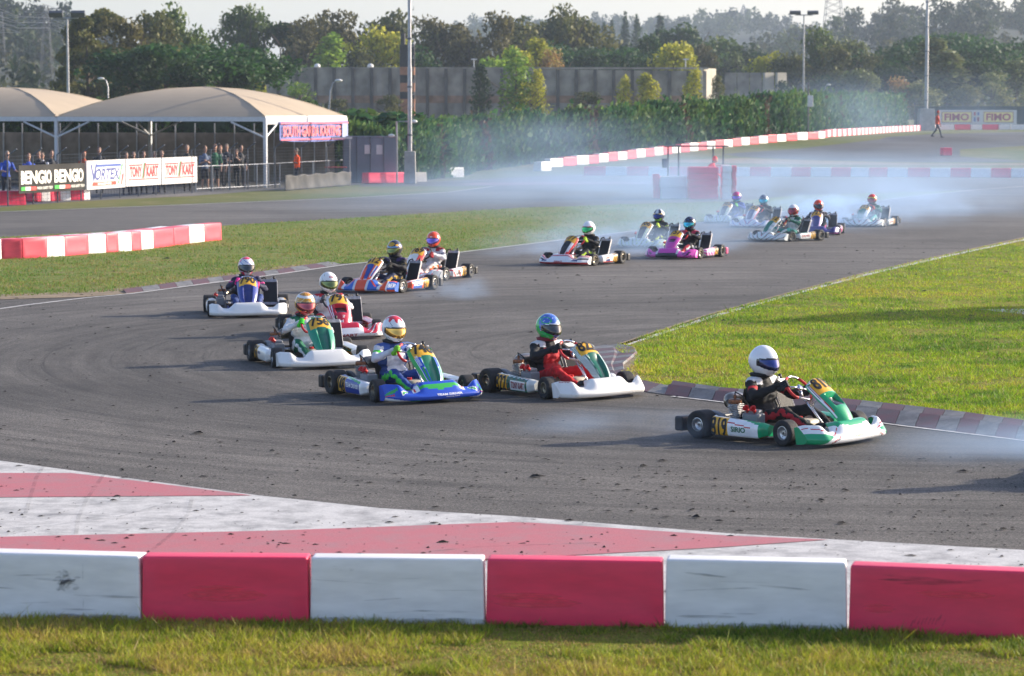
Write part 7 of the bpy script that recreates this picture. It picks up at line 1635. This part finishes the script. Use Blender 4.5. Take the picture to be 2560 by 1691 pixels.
# ================================================================== PEOPLE BEHIND THE FENCE
M_SKIN = mat('skin', (0.42, 0.24, 0.17), 0.6, var=0.08)
def person_mesh(pose, k):
    r = random.Random(k); bend = 0.0; h = 1.0
    hip = Vector((0, 0, 0.92)); lean = {'stand': 0.03, 'fold': 0.0, 'point': 0.05, 'walk': 0.04, 'bend': 0.62, 'lean': 0.22}[pose]
    ch = hip + Vector((math.sin(lean) * 0.45, 0, math.cos(lean) * 0.45)); nk = ch + Vector((math.sin(lean * 0.8) * 0.12, 0, math.cos(lean * .8) * 0.12)); hd = nk + Vector((0.05 + 0.05 * lean, 0, 0.14 if pose != 'bend' else 0.10))
    reg = []; caps = []
    stride = 0.30 if pose == 'walk' else 0.05
    for s in (-1, 1):
        hp = hip + Vector((0, s * 0.09, -0.02)); ft = Vector((s * stride, s * 0.11, 0.09)); kn = (hp + ft) / 2 + Vector((0.05, 0, 0.02))
        if pose == 'walk' and s < 0: ft.z = 0.16; ft.x -= 0.08
        caps += [(hp, kn, 0.088, 0.06), (kn, ft, 0.058, 0.04), (ft + Vector((-0.02, 0, -0.03)), ft + Vector((0.15, 0, -0.045)), 0.042, 0.035)]; reg += [('leg', hp, kn), ('shin', kn, ft), ('shoe', ft + Vector((-0.02, 0, -0.04)), ft + Vector((0.15, 0, -0.045)))]
        sh = ch + Vector((0, s * 0.19, 0.0)); 
        if pose == 'fold': el, hn = sh + Vector((0.03, s * 0.05, -0.28)), ch + Vector((0.24, -s * 0.06, -0.16))
        elif pose == 'point' and s > 0: el, hn = sh + Vector((0.22, 0.06, -0.10)), sh + Vector((0.42, 0.0, 0.05))
        elif pose == 'bend': el, hn = sh + Vector((0.10, s * 0.03, -0.26)), sh + Vector((0.30, 0, -0.42))
        elif pose == 'lean': el, hn = sh + Vector((0.12, s * 0.08, -0.24)), sh + Vector((0.38, s * 0.04, -0.26))
        elif pose == 'walk': el, hn = sh + Vector((-s * 0.10, s * 0.05, -0.27)), sh + Vector((-s * 0.10 + 0.05, s * 0.04, -0.50))
        else: el, hn = sh + Vector((-0.02, s * 0.07, -0.28)), sh + Vector((0.06, s * 0.05, -0.52))
        caps += [(sh, el, 0.058, 0.043), (el, hn, 0.042, 0.028), (hn, hn + (hn - el).normalized() * 0.09, 0.032, 0.022)]; reg += [('sleeve', sh, el), ('fore', el, hn), ('hand', hn, hn + (hn - el).normalized() * 0.1)]
        pd = (hn - el).normalized(); sd = pd.cross(Vector((0, 0, 1))).normalized() if abs(pd.z) < 0.95 else Vector((1, 0, 0))
        for q in (-0.024, -0.008, 0.008, 0.024): caps.append((hn + pd * 0.08 + sd * q, hn + pd * (0.15 - abs(q)) + sd * q * 1.5, 0.011, 0.009))
        caps.append((hn + pd * 0.02 + sd * 0.02, hn + pd * 0.08 + sd * 0.055, 0.012, 0.009))
    caps += [(hip, ch, 0.13, 0.13), (nk - Vector((0, 0, 0.02)), hd, 0.055, 0.052)]
    reg += [('torso', hip + Vector((0, 0, 0.02)), ch), ('neck', nk, hd), ('head', hd + Vector((0, 0, 0.02)), hd + Vector((0, 0, 0.08)))]
    ex = [(hip + (ch - hip) * 0.8, (0.115, 0.19, 0.17)), (hip + Vector((0, 0, 0.02)), (0.12, 0.165, 0.12)), (hd + Vector((0.0, 0, 0.075)), (0.098, 0.078, 0.122)), (hd + Vector((0.098, 0, 0.055)), (0.022, 0.014, 0.022)), (hd + Vector((0.02, 0, -0.02)), (0.07, 0.055, 0.05)), (hd + Vector((-0.005, 0.08, 0.06)), (0.018, 0.01, 0.03)), (hd + Vector((-0.005, -0.08, 0.06)), (0.018, 0.01, 0.03))]
    me = capsule_mesh(caps, 0.017, 2, 0.004, 'body', ex); rad = dict(leg=.075, shin=.05, shoe=.04, sleeve=.05, fore=.035, hand=.03, torso=.15, neck=.05, head=.09)
    mi = []
    for p in me.polygons:
        c = p.center; k_, t = min(((seg_dist(c, a, b)[0] - rad[k], k) for k, a, b in reg))[1], 0
        mi.append({'leg': 1, 'shin': 3, 'shoe': 4, 'sleeve': 0, 'fore': 5, 'hand': 2, 'torso': 0 if c.z > hip.z - 0.02 else 1, 'neck': 2, 'head': 2}[k_])
        if k_ in ('head', 'neck'):
            q = c - (hd + Vector((0, 0, 0.075)))
            if q.x > 0.07 and -0.075 < q.z < -0.045 and abs(q.y) < 0.03: mi[-1] = 6
            if q.x > 0.07 and 0.0 < q.z < 0.022 and 0.018 < abs(q.y) < 0.045: mi[-1] = 4
    for i in range(7): me.materials.append(None)
    me.polygons.foreach_set('material_index', mi)
    m = MB(); V = []   # hair cap
    m.ell(hd + Vector((-0.014, 0, 0.092)), (0.102, 0.086, 0.118), 18, 10); hm = m.mesh('hair', [None], smooth='all')
    bm = bmesh.new(); bm.from_mesh(hm); o_ = hd + Vector((0, 0, 0.075)); bmesh.ops.delete(bm, geom=[f for f in bm.faces if (f.calc_center_median() - o_).z < 0.03 - 0.9 * ((f.calc_center_median() - o_).x * -1 > -0.02) * 0.06 - (0.0 if (f.calc_center_median() - o_).x > 0 else 0.03) or (f.calc_center_median() - o_).x > 0.06 and (f.calc_center_median() - o_).z < 0.07], context='FACES'); bm.to_mesh(hm); bm.free()
    return me, hm
_pm = {}
def person(u, dist, pose, face, top, legs, hair, label, cap=None, z=None, shorts=False, scale=None, sleeves='skin'):
    if pose not in _pm: _pm[pose] = person_mesh(pose, 1)
    me, hm = _pm[pose]; x = PD(u, 0, dist).x; t = thing('person', label, 'person', (x, dist, hz(dist) if z is None else z), math.radians(face))
    b = link('body', me, t); ms = [suitm(top), suitm(legs), M_SKIN, M_SKIN if shorts else suitm(legs), suitm('2a2a2c'), suitm(top) if sleeves == 'long' else M_SKIN, mat('lips', (0.3, 0.1, 0.09), 0.6)]
    for i, q in enumerate(ms): b.material_slots[i].link = 'OBJECT'; b.material_slots[i].material = q
    h = link('cap' if cap else 'hair', hm, t); h.material_slots[0].link = 'OBJECT'; h.material_slots[0].material = suitm(cap or hair, 'hair')
    scale = scale or 0.94 + 0.03 * (int(u) % 5)
    for q in (b, h): q.scale = (scale,) * 3
    return t
PP = [(8, 101.5, 'lean', -60, '2a50b0', '2a2c34', '8a8078', 'grey-haired spectator in blue shirt leaning at the left edge'), (66, 103, 'stand', -80, '2a50c0', '24242c', '6a4a38', 'spectator in bright blue shirt behind the black banner'),
      (93, 104, 'stand', -100, '202026', '24242c', '3a2a22', 'spectator in black shirt close beside the bright blue one'), (101, 106, 'fold', -90, 'b8bcc8', '24242c', '2a2420', 'spectator in pale patterned top half hidden behind the black shirt'),
      (122, 107, 'stand', -60, '1c1e28', '24242c', '4a3428', 'spectator in dark top at the right of the black banner'), (205, 112, 'fold', -70, 'b04a2c', '24242c', 'a05030', 'marshal in dull orange top in the tent shade'),
      (243, 112, 'stand', -80, '2c2a2c', '24242c', '5a4438', 'spectator in dark brown top above the blue-lettered board'), (310, 110, 'lean', -75, '3c66c8', '2c3448', '4a382c', 'spectator in mid-blue shirt bending over the board edge'),
      (330, 111, 'stand', -85, '2a2226', '24242c', '3a2820', 'spectator in maroon-black top between two blue shirts'), (355, 111, 'stand', -80, '262430', '24242c', '5a3a2c', 'spectator in dark navy top above the left red-lettered board'),
      (385, 110, 'lean', -95, '8fa4d0', '3a4a6c', 'b09a84', 'bald spectator in pale blue shirt above the boards'), (400, 113, 'stand', -75, '3358b4', '24242c', '9a7a64', 'spectator in royal blue top behind the pale blue shirt'),
      (464, 111, 'stand', -85, '1e2022', '1c1c20', '8a7464', 'spectator in black jacket with green sleeve at the right end of the boards'), (508, 113, 'fold', -60, '5a6a84', '20222a', '5a4436', 'man in grey-blue striped shirt and shorts beyond the boards'),
      (534, 114, 'stand', -80, '2c6a4a', '1c1e24', '8a6a54', 'man in white and green shirt standing second beyond the boards'), (548, 117, 'stand', -90, '4a4c54', '24242c', '6a4434', 'person half hidden behind the green shirt'),
      (564, 114, 'fold', -100, '1f2434', '1c1e24', '5a5048', 'man in dark jacket and cap, third beyond the boards'), (590, 116, 'point', -110, '3a302c', '22242a', '3a2c24', 'woman in dark brown top taking a photo'), (598, 118, 'stand', -60, '2a2a30', '24242c', '2a2420', 'rightmost dark figure of the spectator group')]
for (u, d, pose, face, top, legs, hair, lab) in PP:
    d = max(d, 98.0 + (u - 34) * 0.0354 + 1.0 + (u % 7) * 0.3)
    person(u, d, pose, face, top, legs, hair, lab, shorts=u in (508, 534), z=0.0)
person(740, 121.5, 'fold', -150, 'ff5a14', '20222c', '6a6460', 'marshal in bright orange shirt standing alone under the tent banner')
person(2347, 186, 'walk', 0, 'd8502c', '2c3a4c', '3a2a22', 'marshal in orange top walking across the far asphalt', cap='c84030', sleeves='long')
person(1768, 106.2, 'bend', 20, 'f0303c', '3a4664', '3a2a22', 'marshal in red bending over inside the smoke-veiled shelter', cap='e03838', z=0.0, sleeves='long', scale=0.95)
# ================================================================== LITTER ON THE ASPHALT
def debris():
    r = np.random.default_rng(5); M1 = mat('rubber_crumb', (0.022, 0.020, 0.018), 0.95, var=0.3); V = []; F = []
    tr = [P(*p) for p in [(0, 760), (1300, 600), (2560, 620), (1500, 830), (1500, 990), (2560, 1120), (2560, 1420), (0, 1400)]]
    n = 0; tries = 0; off = 0
    while n < 3000 and tries < 80000:
        tries += 1; yq = 1 / (1 / 16.9 + r.random() * (1 / 70 - 1 / 16.9)); xq = (r.random() * 2 - 1) * yq * 0.19
        u = CX + xq / yq * F_PX; v = HOR + 3.3 * F_PX / yq
        # more of it off the racing line: near apron, and along both grass edges
        wgt = 0.22
        if v > 1050: wgt = 0.25 + 0.75 * sstep(1050, 1200, v)
        if v > 1150 + 0.088 * u + 12: wgt = 0.35
        if v < 900 and u > 1300: wgt = 0.35 + 0.5 * sstep(1700, 1300, u) * 0 + 0.25
        if u < 650 and v < 900: wgt = 0.8 * sstep(900, 780, v) + 0.15
        wgt *= 0.35 + 1.3 * (0.5 + 0.5 * math.sin(xq * 2.3 + 1.7 * math.sin(yq * 1.9)) * math.cos(yq * 2.7 + xq))
        if r.random() > wgt: continue
        if (v > 1000 and u > 1500 and v < 1150) : continue
        if v > 1545: continue
        s = 0.004 + 0.010 * r.random() ** 3 + (0.022 * r.random() if r.random() < 0.02 else 0); s *= (0.8 + 0.25 * (yq / 20)); a = r.random() * PI; e = 1 + 3.0 * r.random() ** 2; h = s * (0.4 + 0.5 * r.random())
        ca, sa = math.cos(a * 0.25), math.sin(a * 0.25); k = 6; ring = []
        for q in range(k): t = 2 * PI * q / k; rr = 0.7 + 0.6 * r.random(); x, y = s * e * rr * math.cos(t), s * rr * math.sin(t); ring.append((xq + x * ca - y * sa, yq + x * sa + y * ca, 0.014))
        V += ring + [(xq + s * 0.3, yq, 0.014 + h), (xq - s * e * 0.4, yq + s * .2, 0.014 + h * 0.7)]
        for q in range(k): F.append((off + q, off + (q + 1) % k, off + (6 if q < 2 or q == 5 else 7)))
        F.append((off + 6, off + 7, off + 2)); F.append((off + 7, off + 6, off + 5)); off += 8; n += 1
    me = bpy.data.meshes.new('rubber_debris'); me.from_pydata(V, [], F); me.materials.append(M1)
    tag(link('rubber_debris', me), 'dark crumbs of tyre rubber and soil scattered over the asphalt', 'debris', kind='stuff')
debris()
# ================================================================== SMOKE AND AIR
def smoke_mat(name, dens, ns, seed, col=(0.50, 0.70, 1.0), thr=(0.42, 0.72), aniso=0.35):
    m = bpy.data.materials.new(name); m.use_nodes = True; t = m.node_tree; t.nodes.clear()
    out = t.nodes.new('ShaderNodeOutputMaterial'); pv = t.nodes.new('ShaderNodeVolumePrincipled'); tc = t.nodes.new('ShaderNodeTexCoord')
    pv.inputs['Color'].default_value = (*col, 1); pv.inputs['Anisotropy'].default_value = aniso
    mp = t.nodes.new('ShaderNodeMapping'); mp.inputs['Location'].default_value = (seed * 3.1, seed * 1.7, seed * 0.9)
    geo = t.nodes.new('ShaderNodeNewGeometry'); mp.inputs['Scale'].default_value = (ns, ns * 0.8, ns * 2.2); t.links.new(geo.outputs['Position'], mp.inputs['Vector'])
    n = t.nodes.new('ShaderNodeTexNoise'); n.inputs['Scale'].default_value = 1.0; n.inputs['Detail'].default_value = 3; t.links.new(mp.outputs[0], n.inputs['Vector'])
    r = t.nodes.new('ShaderNodeMapRange'); r.inputs[1].default_value = thr[0]; r.inputs[2].default_value = thr[1]; r.inputs[3].default_value = 0.0; r.inputs[4].default_value = 1.0; t.links.new(n.outputs['Fac'], r.inputs[0])
    # soft fall-off inside the ellipsoid (object space radius 1)
    ln = t.nodes.new('ShaderNodeVectorMath'); ln.operation = 'LENGTH'; t.links.new(tc.outputs['Object'], ln.inputs[0])
    f = t.nodes.new('ShaderNodeMapRange'); f.interpolation_type = 'SMOOTHSTEP'; f.inputs[1].default_value = 1.0; f.inputs[2].default_value = 0.25; f.inputs[3].default_value = 0.0; f.inputs[4].default_value = dens; t.links.new(ln.outputs['Value'], f.inputs[0])
    mu = t.nodes.new('ShaderNodeMath'); mu.operation = 'MULTIPLY'; t.links.new(r.outputs[0], mu.inputs[0]); t.links.new(f.outputs[0], mu.inputs[1])
    t.links.new(mu.outputs[0], pv.inputs['Density']); t.links.new(pv.outputs[0], out.inputs['Volume']); return m
_sph = None
def puff(x, y, z, rx, ry, rz, dens, ns=0.35, seed=1, rot=0.0, thr=(0.40, 0.70), label='pale bluish tyre smoke drifting over the track'):
    global _sph
    b = bmesh.new(); bmesh.ops.create_icosphere(b, subdivisions=3, radius=1.0)
    # flatten the underside onto the ground
    for v in b.verts:
        if v.co.z < -(z - 0.03) / rz: v.co.z = -(z - 0.03) / rz
    me = bpy.data.meshes.new('tyre_smoke'); b.to_mesh(me); b.free(); me.materials.append(smoke_mat('smoke_%d' % seed, dens, ns, seed, thr=thr))
    o = link('tyre_smoke', me, None, (x, y, z), (0, 0, rot)); o.scale = (rx, ry, rz); return tag(o, label, 'smoke', kind='stuff')
SMOKE = True
if SMOKE:
    puff(8.0, 103, 0.3, 15, 32, 2.0, 0.080, 0.22, 1, -0.05, label='broad bank of blue-white tyre smoke round the marshal shelter')
    puff(21, 118, 0.4, 13, 36, 2.0, 0.020, 0.2, 2, -0.2, label='thin blue smoke drifting right behind the pack')
    puff(2.0, 130, 1.0, 12, 26, 3.0, 0.024, 0.18, 3, label='faint smoke veil rising before the hedge')
    puff(-3.0, 96, 0.3, 9, 30, 1.4, 0.020, 0.2, 11, 0.1, label='thin blue smoke drifting left over the back straight')
    puff(5.5, 76, 0.25, 6.0, 13, 0.9, 0.12, 0.5, 4, -0.3, label='low blue smoke around the rear karts')
    puff(2.6, 66, 0.2, 4.0, 8, 0.55, 0.22, 1.0, 5, -0.3, thr=(0.44, 0.64), label='low smoke trailing the pink kart')
    puff(9.2, 80.5, 0.35, 1.9, 4, 0.75, 0.9, 1.3, 6, 0.2, thr=(0.45, 0.62), label='dense puff between the purple kart and the last kart')
    puff(12.0, 88, 0.3, 5, 14, 0.9, 0.12, 0.6, 7, -0.2, thr=(0.44, 0.66), label='smoke behind the last kart')
    puff(5.9, 26.3, 0.12, 3.0, 1.7, 0.34, 0.55, 0.9, 8, 0.1, thr=(0.32, 0.62), label='thin blue smoke low on the asphalt in front of kart 819')
    puff(1.2, 28.0, 0.10, 1.6, 1.2, 0.22, 0.30, 1.1, 12, 0.0, thr=(0.32, 0.62), label='faint smoke wisp behind kart 819')
    puff(-1.0, 49, 0.15, 1.0, 2.2, 0.35, 0.24, 1.8, 9, thr=(0.44, 0.64), label='wisp of smoke behind the white and red kart')
    puff(27, 205, 2.6, 18, 60, 4.5, 0.011, 0.1, 10, label='thin smoke haze before the far hedge end')
def haze():
    bm = bmesh.new(); bmesh.ops.create_cube(bm, size=1)
    for v in bm.verts: v.co.x *= 7200; v.co.y = -40 + (v.co.y + 0.5) * 3900; v.co.z = -7.0 + (v.co.z + 0.5) * 112
    me = bpy.data.meshes.new('haze'); bm.to_mesh(me); bm.free(); o = link('haze', me); m = bpy.data.materials.new('haze_air'); m.use_nodes = True; t = m.node_tree; t.nodes.clear()
    out = t.nodes.new('ShaderNodeOutputMaterial'); pv = t.nodes.new('ShaderNodeVolumePrincipled'); pv.inputs['Color'].default_value = (0.68, 0.82, 1.0, 1); pv.inputs['Density'].default_value = 0.00022; pv.inputs['Anisotropy'].default_value = 0.3
    t.links.new(pv.outputs[0], out.inputs['Volume']); me.materials.append(m); tag(o, 'pale blue afternoon haze over the whole circuit', 'haze', kind='stuff')
haze()
